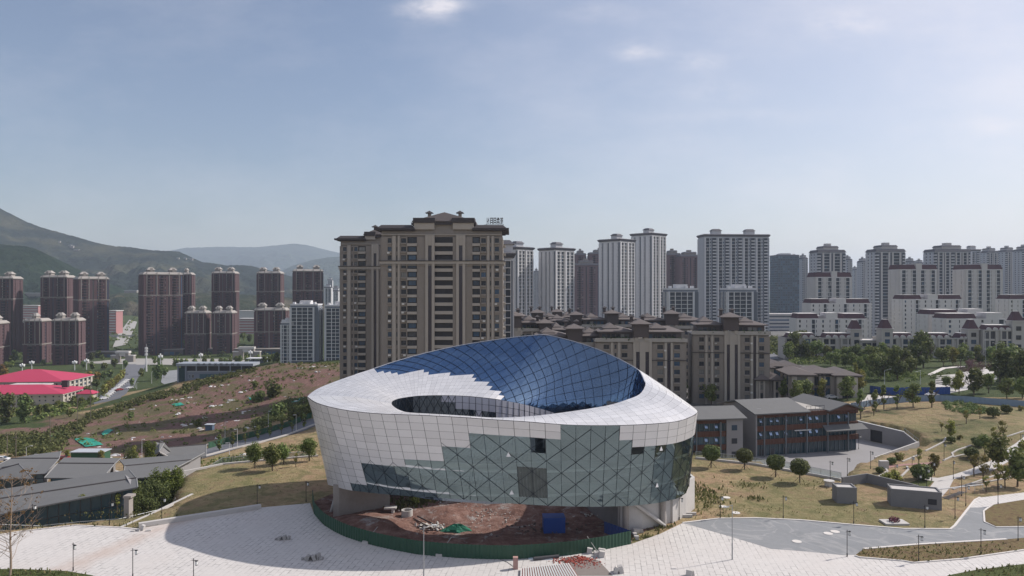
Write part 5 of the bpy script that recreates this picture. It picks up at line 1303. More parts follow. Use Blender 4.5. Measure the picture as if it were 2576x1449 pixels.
# concrete bunkers and wall on the brown lawn
bunk = mat('bunker_concrete', (.20, .20, .205), .9, 0, .12, .8, fine=4)
P_ = lambda a, b: (1717.3 + .3704*a, 912.3 + .3704*b)
def qwall(name, label, pts, h, th, m=bunk, cat='wall', z=0):
    o = kerb(name, pts, th, h, m, label, z, cat, None); return o
qwall('boundary_wall', 'dark grey wall bending round the hollow of the brown lawn', PL([P_(1082, 842), P_(1252, 815), P_(1600, 900)]), 1.9, .35)
def bunker(label, px, py, w, dp, h, rz, win):
    p = G0(px, py); r = thing('concrete_shed', label, 'shed', (p.x, p.y, 0), rz, 'flat topped concrete sheds'); m = MB(); m.box(0, 0, 0, w, dp, h); m.build('shell', bunk, r)
    m = MB(); m.box(-.02, -.02, h+.002, w+.02, .22, h+.32); m.box(-.02, dp-.22, h+.002, w+.02, dp+.02, h+.32); m.box(-.02, .22, h+.002, .22, dp-.22, h+.32); m.box(w-.22, .22, h+.002, w+.02, dp-.22, h+.32); m.build('parapet', bunk, r)
    m = MB(); m.box(.24, .24, h+.003, w-.24, dp-.24, h+.1); m.build('roof', cm_, r)
    if win: m = MB(); m.box(w*.73, -.05, .9, w*.9, .02, 1.9); m.build('window', mat('dark_door', (.025, .027, .035)), r)
    return r
bunker('small square concrete shed on the brown lawn', *P_(1048, 955), 3.5, 3.0, 2.7, R(-8), False)
bunker('long concrete shed with one dark window on the brown lawn', *P_(1415, 975), 8.2, 3.6, 2.9, R(-18), True)
for lb, cx, cy_ in (('round pale manhole cap left of the bent grey wall', 994, 838),):
    p = G0(*P_(cx, cy_)); m = MB(); m.tube([(p.x, p.y, 0), (p.x, p.y, 1.0)], .85, 16); m.tube([(p.x, p.y, 1.0), (p.x, p.y, 1.15)], 1.05, 16); tag(m.build('shaft_cap', cm_), lb, 'manhole')
p = G0(*P_(1436, 1090)); m = MB(); m.box(p.x-2.0, p.y-1.2, 0, p.x+2.0, p.y+1.2, .3); o = m.build('planter_box', cm_); tag(o, 'pale square planter frame with red brown plant on the lawn by the path', 'planter')
m = MB(); rr = random.Random(3); leafball(m, (p.x, p.y, .6), .9, 120, .22, rr, .6); tag(m.build('planted_shrub', mat('red_leaf', (.16, .05, .07), .9)), 'dusky red shrub growing inside the square planter frame', 'shrub')

# ================================================================ GREY ROOFED COMPLEX ON THE LEFT
Q = lambda a, b: (a*.2684, 1059.8 + b*.2684)
gc = 'grey slate roofed buildings left of the lawn'
def roofblock(label, e0, e1, r0, r1, zb, back=6.0, wallm=None, glass=True, zg=-5):
    """single pitched view: eave e0-e1, ridge r0-r1 (world points); rear slope mirrors the front"""
    o = (e0 + e1) / 2; o = Vector((o.x, o.y, zg)); root = thing('pavilion', label, 'building', tuple(o), 0, gc); L = lambda p: tuple(p - o)
    up = Vector((0, 0, .25)); b0 = r0 + (r0 - e0); b1 = r1 + (r1 - e1); b0.z = e0.z; b1.z = e1.z
    for p, q_ in ((b0, r0), (b1, r1)): p.x = q_.x + (q_.x - (e0 if q_ is r0 else e1).x)*1.0; p.y = q_.y + back
    m = MB(); k = 0; pts = [e0, e1, r1, r0]; m.v = [L(p) for p in pts] + [L(p+up) for p in pts]; m.f = [(3,2,1,0),(4,5,6,7),(0,1,5,4),(1,2,6,5),(3,0,4,7)]
    pts = [r0, r1, b1, b0]; k = 8; m.v += [L(p) for p in pts] + [L(p+up) for p in pts]; m.f += [(k+4,k+5,k+6,k+7),(k+1,k+2,k+6,k+5),(k+2,k+3,k+7,k+6),(k+3,k,k+4,k+7),(k+3,k+2,k+1,k)]
    m.build('roof', slate, root)
    m = MB(); dz = Vector((0, 0, .26)); m.tube([L(r0+dz*1.2), L(r1+dz*1.2)], .16, 5); m.build('ridge', darkroof, root)
    m = MB(); [m.tube([L(a_+dz), L(b_+dz)], .1, 5) for a_, b_ in ((e1, r1), (e0, r0), (r1, b1))]; m.build('verge', mat('grey_verge', (.26, .26, .26), .8), root)
    # walls under the roof, set in from the eave
    i = .9; dirv = (e1 - e0).normalized(); nv_ = Vector((-dirv.y, dirv.x, 0))
    w0 = e0 + dirv*i + nv_*i; w1 = e1 - dirv*i + nv_*i; u0 = b0 + dirv*i - nv_*i; u1 = b1 - dirv*i - nv_*i
    m = MB(); zb_ = zg - .5
    def vq(m, p, q_, z0, zp, zq): m.quad(L(Vector((p.x,p.y,z0))), L(Vector((q_.x,q_.y,z0))), L(Vector((q_.x,q_.y,zq))), L(Vector((p.x,p.y,zp))))
    vq(m, w1, u1, zb_, e1.z, e1.z); vq(m, u1, u0, zb_, e1.z, e0.z); vq(m, u0, w0, zb_, e0.z, e0.z)
    for a_, b_, c_, e_ in ((w1, u1, r1, e1), (w0, u0, r0, e0)): m.tri(L(Vector((a_.x, a_.y, e_.z))), L(Vector((b_.x, b_.y, e_.z))), L(Vector((c_.x, c_.y, c_.z - .1))))
    vq(m, w0, w1, zb_, zg+.6, zg+.6); m.build('wall', wallm or greyw, root)
    m = MB(); vq(m, w0, w1, zg+.6, e0.z+.1, e1.z+.1); m.build('glass_front', w_grey if not glass else tealw, root)
    m = MB(); n = max(2, int((w1-w0).length / 1.6))
    for q in range(n+1):
        p = w0.lerp(w1, q/n) - nv_*.08; m.tube([L(Vector((p.x, p.y, zg))), L(Vector((p.x, p.y, p.z)))], .06, 4)
    for zf in (.33, .66):
        a_ = w0 - nv_*.08; b_ = w1 - nv_*.08; m.tube([L(Vector((a_.x, a_.y, zg + (a_.z-zg)*zf))), L(Vector((b_.x, b_.y, zg + (b_.z-zg)*zf)))], .05, 4)
    m.build('glazing_bars', fr_dark, root); return root
# front long roof
roofblock('longest grey roof in front, sloping towards the plaza railing', W(*Q(-160, 915), 120), W(*Q(1290, 628), 131), W(*Q(-200, 770), 128), W(*Q(1280, 545), 138.5), 0, 5)
roofblock('grey roof in the middle of the left complex with a white gable', W(*Q(415, 540), 150), W(*Q(960, 545), 152), W(*Q(540, 405), 160), W(*Q(1075, 408), 162), 0, 8)
roofblock('wide grey roof behind at the left edge of the complex', W(*Q(-260, 540), 158), W(*Q(430, 500), 160), W(*Q(100, 358), 171), W(*Q(555, 358), 173), 0, 9)
roofblock('pale grey pointed roof at the left edge, in front of the wide one', W(*Q(-250, 552), 150), W(*Q(310, 548), 150), W(*Q(-60, 480), 154), W(*Q(180, 412), 155.5), 0, 4)
roofblock('grey roof right of the middle, behind the bamboo thicket', W(*Q(1155, 552), 150), W(*Q(1500, 528), 153), W(*Q(1170, 430), 160), W(*Q(1795, 372), 168), 0, 7)
K1 = lambda a, b: (a*.3333, 966 + b*.3333)
roofblock('hall with dark glazed gable and two blue grey roofs by the street', W(*K1(1250, 578), 186), W(*K1(1555, 552), 192), W(*K1(1215, 490), 192), W(*K1(1558, 462), 199), 0, 8, zg=-6)
r_ = roofblock('steep blue grey cross gable of the hall by the street', W(*K1(1090, 590), 184), W(*K1(1200, 520), 181), W(*K1(1205, 452), 188), W(*K1(1240, 452), 190), 0, 4, zg=-6)
m = MB(); a_, b_, c_ = W(*K1(1100, 592), 182.5), W(*K1(1320, 575), 182.5), W(*K1(1203, 515), 182.5); g = thing('gable_screen', 'dark lattice glazed gable end of the hall by the street', 'gable', (b_.x, b_.y, -6)); o = Vector((b_.x, b_.y, -6))
m.quad(tuple(a_-o), tuple(b_-o), tuple(c_-o), tuple(c_-o)); m.quad((a_.x-o.x, a_.y-o.y, 0), (0, 0, 0), tuple(b_-o), tuple(a_-o)); m.build('glazing', w_teal, g)
m = MB(); m.tube([tuple(a_-o), tuple(c_-o)], .22, 6); m.tube([tuple(c_-o), tuple(b_-o)], .22, 6)
m.build('verge', cm_, g); m = MB()
for q in range(1, 9):
    x_ = a_.lerp(b_, q/9); h_ = (c_.z - a_.z) * (1 - abs(q/9 - .47)/.53); m.tube([tuple(Vector((x_.x, x_.y-.1, x_.z))-o), tuple(Vector((x_.x, x_.y-.1, x_.z + max(.1, h_)))-o)], .06, 4)
m.build('glazing_bars', fr_dark, g)
m = MB(); a_ = W(*Q(625, 552), 151.2); m.box(a_.x, a_.y, -5, a_.x+5.2, a_.y+6, a_.z); tag(m.build('annex', mat('annex_white', (.55, .55, .55), .8)), 'white box annex under the eave of the middle grey roof', 'annex')
m = MB(); a_ = W(*Q(500, 552), 151.3); m.box(a_.x, a_.y, -5, a_.x+4.2, a_.y+5, a_.z); tag(m.build('annex', mat('annex_blue_grey', (.17, .18, .22), .8)), 'blue grey box annex left of the white one', 'annex')
# white stone arch fragment by the bamboo
m = MB(); a_ = W(*Q(1160, 830), 125.5); m.box(a_.x, a_.y, -5, a_.x+.9, a_.y+1.4, W(*Q(1160, 720), 125.5).z); m.box(a_.x-.1, a_.y-.1, W(*Q(1160, 720), 125.5).z, a_.x+1.3, a_.y+1.6, W(*Q(1160, 700), 125.5).z); tag(m.build('gate_post', conc), 'broken pale concrete gate post beside the bamboo', 'post')

# ================================================================ RED ROOFED SCHOOL
redm = mat('red_metal_roof', (.42, .04, .09), .6, 0, .06, .3); sch = mat('school_cream', (.42, .39, .34), .85, 0, .1, .3)
def redhall(label, px0, px1, pye, pyr, d, dep, rz, nfl, face=True):
    x0 = (px0-1288)/F*d; x1 = (px1-1288)/F*d; w = x1-x0; z = gz(x1, d)-1; He = CAMZ-(pye-724.5)/F*d - z; Hr = CAMZ-(pyr-724.5)/F*(d+dep/2) - z
    root = thing('school_hall', label, 'school', (x1, d, z), R(rz), 'school halls with crimson roofs'); P = Parts(); wins = []
    P['wall'].box(-w, 0, -2, 0, dep, He); fh = He/nfl
    facade(P, Fac(-w, 0, 0), fit([(2.2,'W'),(2.6,'v'),(1.0,'W'),(2.6,'v')]*8, w), .2, nfl, fh-.1, wins, .35)
    facade(P, Fac(0, 0, R(90)), fit([(1.6,'P'),(2.4,'c')]*6 + [(1.6,'P')], dep), .2, nfl, fh-.1, wins, .5)
    P['fascia'].box(-w-1, -1.4, He, 1.4, dep+1, He+.5); P['roof'].hip(-w-1.2, -1.6, 1.6, dep+1.2, He+.75, Hr, .25, dep*.75)
    return finish(root, P, dict(wall=sch, pilaster=sch, fascia=mat('cream_fascia', (.5, .47, .42), .8), roof=redm, window=w_dark), wins, w_dark, fr_dark, 2, 100), (x1, d, z, He, Hr)
redhall('crimson roofed school hall behind, with the higher roof', -60, 160, 962, 928, 455, 34, 4, 4)
rh, RI = redhall('crimson roofed school hall in front, at the left edge', -110, 155, 993, 966, 410, 26, 4, 3)
for i, (a0, a1) in enumerate(((160, 310), (330, 480), (500, 640))):
    p = W(a0*.1945, 791.5+905*.1945, 432); q_ = W(a1*.1945, 791.5+905*.1945, 432); m = MB(); m.box(p.x, p.y-4, p.z-.3, q_.x, p.y+4, p.z+.4); tag(m.build('roof_light', cm_), ['left', 'middle', 'right'][i] + ' one of three pale flat roof lights between the two crimson roofs', 'roof light', 'pale roof lights on the school')
for a in (830, 865):
    p = W(a*.1945, 791.5+890*.1945, 422); m = MB(); m.box(p.x-.9, p.y-.9, p.z-2.2, p.x+.9, p.y+.9, p.z+1.4); m.box(p.x-1.2, p.y-1.2, p.z+1.4, p.x+1.2, p.y+1.2, p.z+1.8); tag(m.build('roof_vent', darkroof), 'dark box vent on the front crimson roof, ' + ('left' if a == 830 else 'right') + ' one of two', 'vent', 'dark roof vents')
p = GT(221, 1004); r = thing('gatehouse', 'tiny crimson roofed gatehouse beside the valley street', 'gatehouse', tuple(p)); m = MB(); m.box(-4, -3, -1, 4, 3, 3.4); m.build('wall', sch, r); m = MB(); m.hip(-5, -4, 5, 4, 3.7, 5.6, .25, 3.5); m.build('roof', redm, r)
# low grey station with a sign rail on its roof
p = GT(447, 962); q_ = GT(585, 955); 
r = thing('depot_building', 'long low blue grey depot building with a row of characters on its roof', 'building', (p.x, p.y, p.z)); L_ = 41; P = Parts(); H = 9.0
bg_ = mat('blue_grey_panel', (.19, .22, .27), .7, 0, .08, .3); P['wall'].box(0, 0, -2, L_, 16, H-3.2); P['core'].box(1, 1.5, H-3.2, L_-1, 9, H); P['cap'].box(-.6, -.8, H, L_+.6, 9.6, H+1.4)
f = Fac(0, 0, 0); f.box(P['glass'], .8, 4.2, 0, .1, -1, H-1); f.box(P['glass'], L_-4, L_-.8, 0, .12, 1, H-1); f.box(P['wall'], 0, .8, .0, .5, -2, H); f.box(P['wall'], 4.2, 5, 0, .5, -2, H)
for q in range(5): f.box(P['cap'], 10+q*6.2, 10.5+q*6.2, .0, .4, H-3.1, H)
f.box(P['cap'], 5.2, L_-4.4, .0, .3, H-3.4, H-2.7); f.box(P['glass'], 12, 29, 0, .1, 1.2, H-4.4); 
dw_ = []; [dw_.append((f, u_, 1.1, 2.4, 2)) for u_ in (6.6, 8.4)]
finish(r, P, dict(wall=bg_, core=fr_dark, cap=mat('depot_trim', (.27, .30, .34), .7), glass=w_teal), dw_, w_dark, fr_white)
GLY = ['11101 01010 11111 01010 10101', '01110 01010 11111 01110 10001', '11111 00100 11111 10101 00100', '10101 11111 00100 01110 11011', '11111 10001 11111 01010 10011', '01010 11111 01010 11111 00100', '11011 01110 11111 10101 10001', '00100 11111 01010 10101 11011']
for k in range(8):
    m = MB()
    for r_i, row in enumerate(GLY[k].split()):
        for q_i, ch in enumerate(row):
            if ch == '1': m.box(q_i*.3, -.15, 1.5-r_i*.3, q_i*.3+.3, 0, 1.5-r_i*.3+.18)
    o = m.build('letter', fr_dark, r); o.location = (11 + k*3.1, -.82, H+.05)
p = GT(649, 915); r = thing('canopy_shelter', 'pale flat canopy shelter at the top edge of the building ground', 'shelter', (p.x, p.y, p.z-1)); m = MB(); m.box(-9, -4, 5.4, 9, 6, 6.1); m.build('roof', wht, r); m = MB(); [m.box(x_, -3, 0, x_+.4, -2.6, 5.4) for x_ in (-8, -3, 3, 7.6)]; m.build('posts', fr_dark, r); m = MB(); m.box(-8, 0, 0, 8, 5, 4); m.build('wall', bg_, r)
# ================================================================ BUILDING SITE UNDER THE MUSEUM
sm_ = bpy.data.materials.new('site_red_soil'); t = NT(sm_)
n2 = t.noise(.5, 6, .7); n3 = t.noise(2.6, 4, .7)
c = t.ramp(n2, [(.3, (.10, .055, .045)), (.5, (.19, .11, .09)), (.7, (.29, .20, .17))]); c = t.mix(t.ramp(t.noise(.33, 6, .75, dist=.8), [(.56, 0.0), (.64, .85)]), c, (.34, .33, .32))
t.bsdf(c, .95, 0, .1, bump=n3, bstr=.9, bdist=.3)
SITE = PL([(790,1262),(800,1296),(822,1322),(868,1349),(945,1373),(1049,1394),(1153,1403),(1282,1406),(1337,1404),(1441,1395),(1521,1382),(1587,1368),(1600,1345),(1668,1322)]) + [(30, 128), (26, 150), (-25, 152), (-34, 140)]
# undulating site surface
bm = bmesh.new(); vs = [bm.verts.new((p[0], p[1], 0)) for p in SITE]; bm.faces.new(vs)
for ax in (0, 1):
    k = -40 if ax == 0 else 100
    while k < (40 if ax == 0 else 156):
        bmesh.ops.bisect_plane(bm, geom=bm.verts[:] + bm.edges[:] + bm.faces[:], plane_co=(k, 0, 0) if ax == 0 else (0, k, 0), plane_no=(1, 0, 0) if ax == 0 else (0, 1, 0)); k += .9
arr = np.array([v.co[:2] for v in bm.verts]); hh = fbm(arr[:, 0], arr[:, 1], 3.2, 9) * .16 + fbm(arr[:, 0], arr[:, 1], 1.1, 4) * .07
ed = np.clip(pdist(SITE, arr[:, 0], arr[:, 1]) / 4, 0, 1)
for (px, py, r_, h_) in ((905, 1322, 4.5, 1.1), (970, 1330, 3, .8), (1120, 1300, 3.5, 1.0), (1330, 1285, 4, .9), (1440, 1288, 3, .8), (1250, 1262, 5, .9)):
    g = G0(px, py); hh += h_ * np.exp(-((arr[:, 0]-g.x)**2 + (arr[:, 1]-g.y)**2) / r_**2)
for v, q, e in zip(bm.verts, hh, ed): v.co.z = .06 + max(0, (q + .22)) * e
bmesh.ops.triangulate(bm, faces=bm.faces[:])
if sum(f.normal.z for f in bm.faces) < 0: bmesh.ops.reverse_faces(bm, faces=bm.faces[:])
me = bpy.data.meshes.new('site_ground'); bm.to_mesh(me); bm.free(); me.materials.append(sm_); o = bpy.data.objects.new('site_ground', me); COL.objects.link(o); o['kind'] = 'structure'
# green corrugated hoarding
greenm = mat('green_sheet', (.018, .065, .038), .5, 0, .15, .6); 
def corrug(name, label, pts, h, m, cat='fence', amp=.05, pitch=.3, base=0.0, follow=False, posts=None, group=None):
    P3 = [Vector((p[0], p[1], gz(p[0], p[1]) if follow else base)) for p in pts]; o = P3[len(P3)//2].copy(); r = thing(name, label, cat, tuple(o), 0, group)
    mb = MB(); line = []; 
    for a, b in zip(P3[:-1], P3[1:]):
        L = (b-a).length; n = max(1, int(L/pitch)); nn = Vector((b.y-a.y, a.x-b.x, 0)).normalized()
        for i in range(n):
            q = a.lerp(b, i/n); line.append(q + nn*(amp if i % 2 else -amp))
    line.append(P3[-1])
    for a, b in zip(line[:-1], line[1:]): mb.quad(tuple(a-o), tuple(b-o), tuple(b-o+Vector((0,0,h))), tuple(a-o+Vector((0,0,h))))
    mb.build('sheet', m, r); mp_ = MB()
    for a, b in zip(P3[:-1], P3[1:]):
        n = max(1, int((b-a).length/3))
        for i in range(n): q = a.lerp(b, i/n) - o; mp_.box(q.x-.05, q.y+.1, q.z, q.x+.05, q.y+.2, q.z+h+.05)
    mp_.build('posts', posts or fr_dark, r)
    mt = MB(); mt.tube([tuple(p - o + Vector((0, .12, h*.9))) for p in P3], .04, 4); mt.build('rail', posts or fr_dark, r)
    return r
FEN = PL([(786,1262),(790,1293),(803,1309),(816,1322),(840,1337),(868,1350.6),(905,1363),(945,1374),(995,1385),(1049,1394.7),(1100,1400),(1153,1404),(1220,1407),(1282,1407.6),(1337,1405),(1390,1401),(1441,1396),(1521,1383),(1587,1368.8)])
corrug('site_hoarding', 'curved dark green corrugated hoarding round the open ground below the museum', FEN, 2.1, greenm)
a_ = G0(1587, 1368.8); corrug('site_hoarding', 'short end piece of green hoarding turning back to the museum wall', [(a_.x, a_.y), (a_.x-3.6, a_.y+4.5)], 2.1, mat('blue_sheet', (.03, .06, .2), .5))
# leaning props of the fence
for k, (px, py, tx, ty) in enumerate(((923, 1361, 950, 1325), (1107, 1391, 1136, 1351), (1500, 1385, 1477, 1349))):
    b = G0(px, py) - Vector((0, 1.2, 0)); tp = W(tx, ty, b.y + 1.1); r = thing('fence_prop', ['left', 'middle', 'right'][k] + ' one of three slanting poles weighted with a pale block against the green hoarding', 'prop', tuple(b)); m = MB(); m.tube([(0, 0, .3), tuple(tp-b)], .05, 5); m.build('pole', mat('pole_grey', (.35, .35, .33), .6), r); m = MB(); m.box(-.5, -.4, 0, .45, .3, .4); m.build('block', cm_, r)
# blue container
bl = mat('blue_paint', (.02, .07, .30), .5, 0, .1, .8); p = G0(1395, 1344); r = thing('container', 'blue metal site container standing in shade under the museum', 'container', (p.x, p.y, 0), R(3)); m = MB(); m.box(-1.75, 0, .15, 1.75, 2.4, 2.55); m.build('body', bl, r)
m = MB(); [m.box(-1.7+i*.2, -.05, .25, -1.6+i*.2, -.002, 2.45) for i in range(17)]; m.build('ribs', bl, r); m = MB(); m.box(-1.8, -.06, 2.552, 1.8, 2.45, 2.65); m.build('roof', bl, r)
# green net heap, concrete ring, planks, debris
p = G0(1150, 1338); m = MB(); rr = random.Random(2)
def heap(mb, c, rx, ry, h, rr, n=16, rings=5, jit=.25):
    k = len(mb.v); mb.v.append((c[0], c[1], c[2]+h))
    for i in range(1, rings+1):
        for j in range(n):
            a = 2*math.pi*j/n; f = i/rings; w = 1 + rr.uniform(-jit, jit)
            mb.v.append((c[0]+rx*f*w*math.cos(a), c[1]+ry*f*w*math.sin(a), c[2] + h*(1-f**1.6)*(1+rr.uniform(-jit, jit)) - (.1 if i == rings else 0)))
    for j in range(n): mb.f.append((k, k+1+j, k+1+(j+1) % n))
    for i in range(rings-1):
        for j in range(n): q = (j+1) % n; mb.f.append((k+1+i*n+j, k+1+(i+1)*n+j, k+1+(i+1)*n+q, k+1+i*n+q))
heap(m, (p.x, p.y, .2), 2.4, 1.6, 1.0, rr); tag(m.build('net_heap', mat('green_net', (.012, .13, .08), .8, 0, .3, 3)), 'crumpled bright green net heap on the red soil under the museum', 'net')
p = G0(1024, 1301); m = MB()
for i in range(20):
    a, b = 2*math.pi*i/20, 2*math.pi*(i+1)/20
    for r0, r1, z0, z1 in ((1.0, 1.0, 0, 1.3), (.82, .82, 1.3, .2), (1.0, .82, 1.3, 1.3)):
        m.quad((p.x+r0*math.cos(a), p.y+r0*math.sin(a), z0), (p.x+r0*math.cos(b), p.y+r0*math.sin(b), z0), (p.x+r1*math.cos(b), p.y+r1*math.sin(b), z1), (p.x+r1*math.cos(a), p.y+r1*math.sin(a), z1))
tag(m.build('concrete_ring', cm_), 'open concrete well ring on the red soil under the museum', 'ring')
p = G0(980, 1292); m = MB(); m.box(p.x-.9, p.y-.5, .9, p.x+1.2, p.y+.8, 1.15); m.box(p.x+.4, p.y-.4, .1, p.x+.8, p.y+.6, .9); tag(m.build('slab_table', cm_), 'pale slab propped at the foot of the left concrete base wall', 'slab')
for k, (a, b) in enumerate((((1050, 1312), (1100, 1334)), ((1040, 1318), (1088, 1340)), ((1062, 1343), (1092, 1332)))):
    u_, v_ = G0(*a), G0(*b); m = MB(); m.tube([u_ + Vector((0,0,.9)), v_ + Vector((0,0,.7))], .13, 4); tag(m.build('plank', [fr_dark, mat('old_timber', (.16, .11, .08), .9), cm_][k]), ['dark upper plank beside the concrete ring', 'brown lower plank beside the concrete ring', 'pale short plank left of the green net'][k], 'plank', 'planks on the site')
def rubble(name, label, px, py, n, spread, m, s=(.15, .4), z=None, seed=0, cat='rubble'):
    rr = random.Random(seed + int(px)); g = GT(px, py) if z is None else G0(px, py, z); mb = MB()
    for _ in range(n):
        x = g.x + rr.gauss(0, spread); y = g.y + rr.gauss(0, spread*.7); zz = (gz(x, y) if z is None else z); a = rr.uniform(*s); mat4 = Matrix.Translation((x, y, zz + a*.3)) @ Matrix.Rotation(rr.uniform(0, 6), 4, (rr.random(), rr.random(), 1)) ; k = len(mb.v)
        b, c_ = a*rr.uniform(.4, 1), a*rr.uniform(.25, .6)
        mb.v += [tuple(mat4 @ Vector(q)) for q in ((-a,-b,-c_),(a,-b,-c_),(a*.9,b,-c_),(-a,b*.8,-c_),(-a*.8,-b,c_),(a*.7,-b*.8,c_),(a*.8,b,c_*.7),(-a*.9,b,c_))]
        mb.f += [(k,k+3,k+2,k+1),(k+4,k+5,k+6,k+7),(k,k+1,k+5,k+4),(k+1,k+2,k+6,k+5),(k+2,k+3,k+7,k+6),(k+3,k,k+4,k+7)]
    o = mb.build(name, m); o['kind'] = 'stuff'; return o
palerub = mat('pale_rubble', (.5, .48, .45), .9, 0, .3, 1.5); redb = mat('red_brick', (.30, .07, .05), .9, 0, .3, 3)
rubble('rubble', '', 1085, 1325, 40, 1.2, palerub, (.1, .35), .5); rubble('rubble', '', 1300, 1262, 240, 6.0, palerub, (.04, .13), .4); rubble('rubble', '', 1180, 1290, 220, 5.5, palerub, (.04, .16), .35); rubble('rubble', '', 1440, 1290, 40, 2.2, palerub, (.1, .3), .4); rubble('rubble', '', 1360, 1325, 60, 4, mat('dark_rubble', (.12, .09, .08), .9), (.08, .22), .3)
rubble('brick_pile', '', 1460, 1409, 120, 1.1, redb, (.12, .2), 0); rubble('brick_pile', '', 1415, 1411, 60, .8, redb, (.1, .18), 0); rubble('brick_pile', '', 1440, 1422, 60, 1.2, redb, (.08, .14), 0); rubble('brick_pile', '', 1496, 1418, 30, .7, redb, (.08, .14), 0)
P5 = lambda a, b: (1207.4 + .2592*a, 1073.3 + .2592*b)
# concrete patch with bricks and a striped rusty sheet
sheet('rough_patch', PL([P5(770, 1300), P5(900, 1262), P5(1000, 1262), P5(1150, 1300), P5(1290, 1449), P5(880, 1449), P5(850, 1345)]), mat('rough_grey', (.22, .19, .175), .9, 0, .25, 1.0, fine=4), .04, 0)
m = MB(); c0 = G0(*P5(395, 1395)); c1 = G0(*P5(870, 1345)); c2_ = G0(*P5(960, 1480)); c3 = G0(*P5(390, 1500)); n = 22
for i in range(n):
    u0, u1 = i/n, (i+.62)/n; z0 = .35
    m.quad((c0.lerp(c1, u0).x, c0.lerp(c1, u0).y, z0), (c0.lerp(c1, u1).x, c0.lerp(c1, u1).y, z0), (c3.lerp(c2_, u1).x, c3.lerp(c2_, u1).y, z0), (c3.lerp(c2_, u0).x, c3.lerp(c2_, u0).y, z0))
rs = thing('sheet_stack', 'stack of corrugated roofing sheets with rusty stripes at the bottom edge of the plaza', 'roofing', tuple(c0)); m.v = [tuple(Vector(q)-c0) for q in m.v]; m.build('ridges', whitef, rs)
m = MB(); m.quad(*(tuple(Vector((q.x, q.y, .26))-c0) for q in (c0, c1, c2_, c3))); m.quad(*(tuple(Vector((q[0].x, q[0].y, q[1]))-c0) for q in ((c0, .0), (c1, .0), (c1, .26), (c0, .26)))); m.build('troughs', mat('rusty_sheet', (.34, .10, .07), .8, 0, .5, 1.5), rs)
def blocks(label, px, py, lst, m=cm_, cat='stone'):
    g = G0(px, py); r = MB(); rr = random.Random(int(px))
    for (dx, dy, w, d, h, tilt) in lst:
        mt = Matrix.Translation((g.x+dx, g.y+dy, h/2)) @ Matrix.Rotation(R(tilt), 4, 'Y') @ Matrix.Rotation(rr.uniform(-.5, .5), 4, 'Z'); k = len(r.v)
        r.v += [tuple(mt @ Vector((sx*w/2, sy*d/2, sz*h/2))) for sx, sy, sz in ((-1,-1,-1),(1,-1,-1),(1,1,-1),(-1,1,-1),(-1,-1,1),(1,-1,1),(1,1,1),(-1,1,1))]
        r.f += [(k,k+3,k+2,k+1),(k+4,k+5,k+6,k+7),(k,k+1,k+5,k+4),(k+1,k+2,k+6,k+5),(k+2,k+3,k+7,k+6),(k+3,k,k+4,k+7)]
    o = r.build('stone_heap', m); tag(o, label, cat, 'stone blocks left on the plaza'); return o
K1_ = K1
blocks('small heap of grey stone slabs on the shaded plaza, upper one of two', *K1(2133, 1178), [(-.5,0,.5,.7,.5,10),(.3,.1,.5,.6,.7,-12),(0,.4,1.2,.3,.35,5),(.9,.2,.4,.5,.6,20),(-1.1,.1,.3,.4,.25,0)], stonem)
blocks('larger heap of leaning grey stone slabs on the shaded plaza, lower one of two', *K1(2355, 1330), [(-.6,0,.5,.9,.7,20),(.2,-.1,.45,.9,.8,-24),(.8,.3,.4,.8,.9,-10),(-.2,.5,1.4,.3,.4,5),(1.3,.2,.5,.6,.4,15),(-1.4,.2,.4,.5,.3,0)], stonem)
blocks('pair of white stone steps at the end of the long low ledge', *K1(1060, 1108), [(-.3,0,.9,.5,.3,0),(.3,.2,.5,.5,.9,15),(1.4,-.1,.8,.5,.2,0),(-1.0,-.3,.6,.5,.2,0)], cm_)
blocks('white block pile at the corner of the green hoarding', *P5(1180, 1265), [(0,0,.8,.7,.9,10),(-.5,.4,.9,.5,.6,-8),(.2,1.2,1.0,.5,.8,0),(-1.6,1.5,.8,.6,.8,8)], cm_)
blocks('white blocks by the right end of the green hoarding', *P5(1510, 1040), [(0,0,1.2,.6,.8,12),(.9,.6,.9,.6,.7,-14),(-.4,-1.6,.6,.6,.7,0),(-.3,-2.6,.7,.5,.6,0)], cm_)
blocks('pale leaning stones right of the rough brick patch at the bottom edge', *P5(1345, 1420), [(-.3,0,.6,.8,.9,20),(.3,.1,.6,.8,1.0,-14),(0,.5,1.2,.4,.5,0)], cm_)
blocks('pale stone stump near the bottom edge right of the brick patch', *P5(2030, 1449), [(0,0,.8,.7,.9,5),(.5,.2,.4,.6,.7,-10)], cm_)
blocks('row of white kerb stones in the grass by the white base wall', *P5(1960, 880), [(0,0,3.6,.4,.5,0),(1.4,1.2,2.8,.4,.5,0)], cm_)
p = G0(*P5(345, 1380)); m = MB(); m.box(p.x-.35, p.y-.3, 0, p.x+.35, p.y+.3, 1.7); tag(m.build('brick_pillar', mat('pink_brick', (.42, .26, .23), .9, 0, .2, 2)), 'small pink brick pillar on the plaza in front of the hoarding', 'pillar')
p = G0(*P5(520, 1300)); q_ = G0(*P5(765, 1275)); m = MB(); m.tube([(p.x, p.y, .28), (q_.x, q_.y, .28)], .26, 10); tag(m.build('rolled_membrane', fr_dark), 'dark rolled membrane lying in front of the green hoarding', 'roll')
p = G0(*P5(470, 1293)); q_ = G0(*P5(700, 1265)); m = MB(); m.box(p.x, p.y, 0.02, q_.x, p.y+.7, .12); tag(m.build('board', mat('pale_board', (.45, .52, .58), .5)), 'pale board lying behind the dark roll on the plaza', 'board')
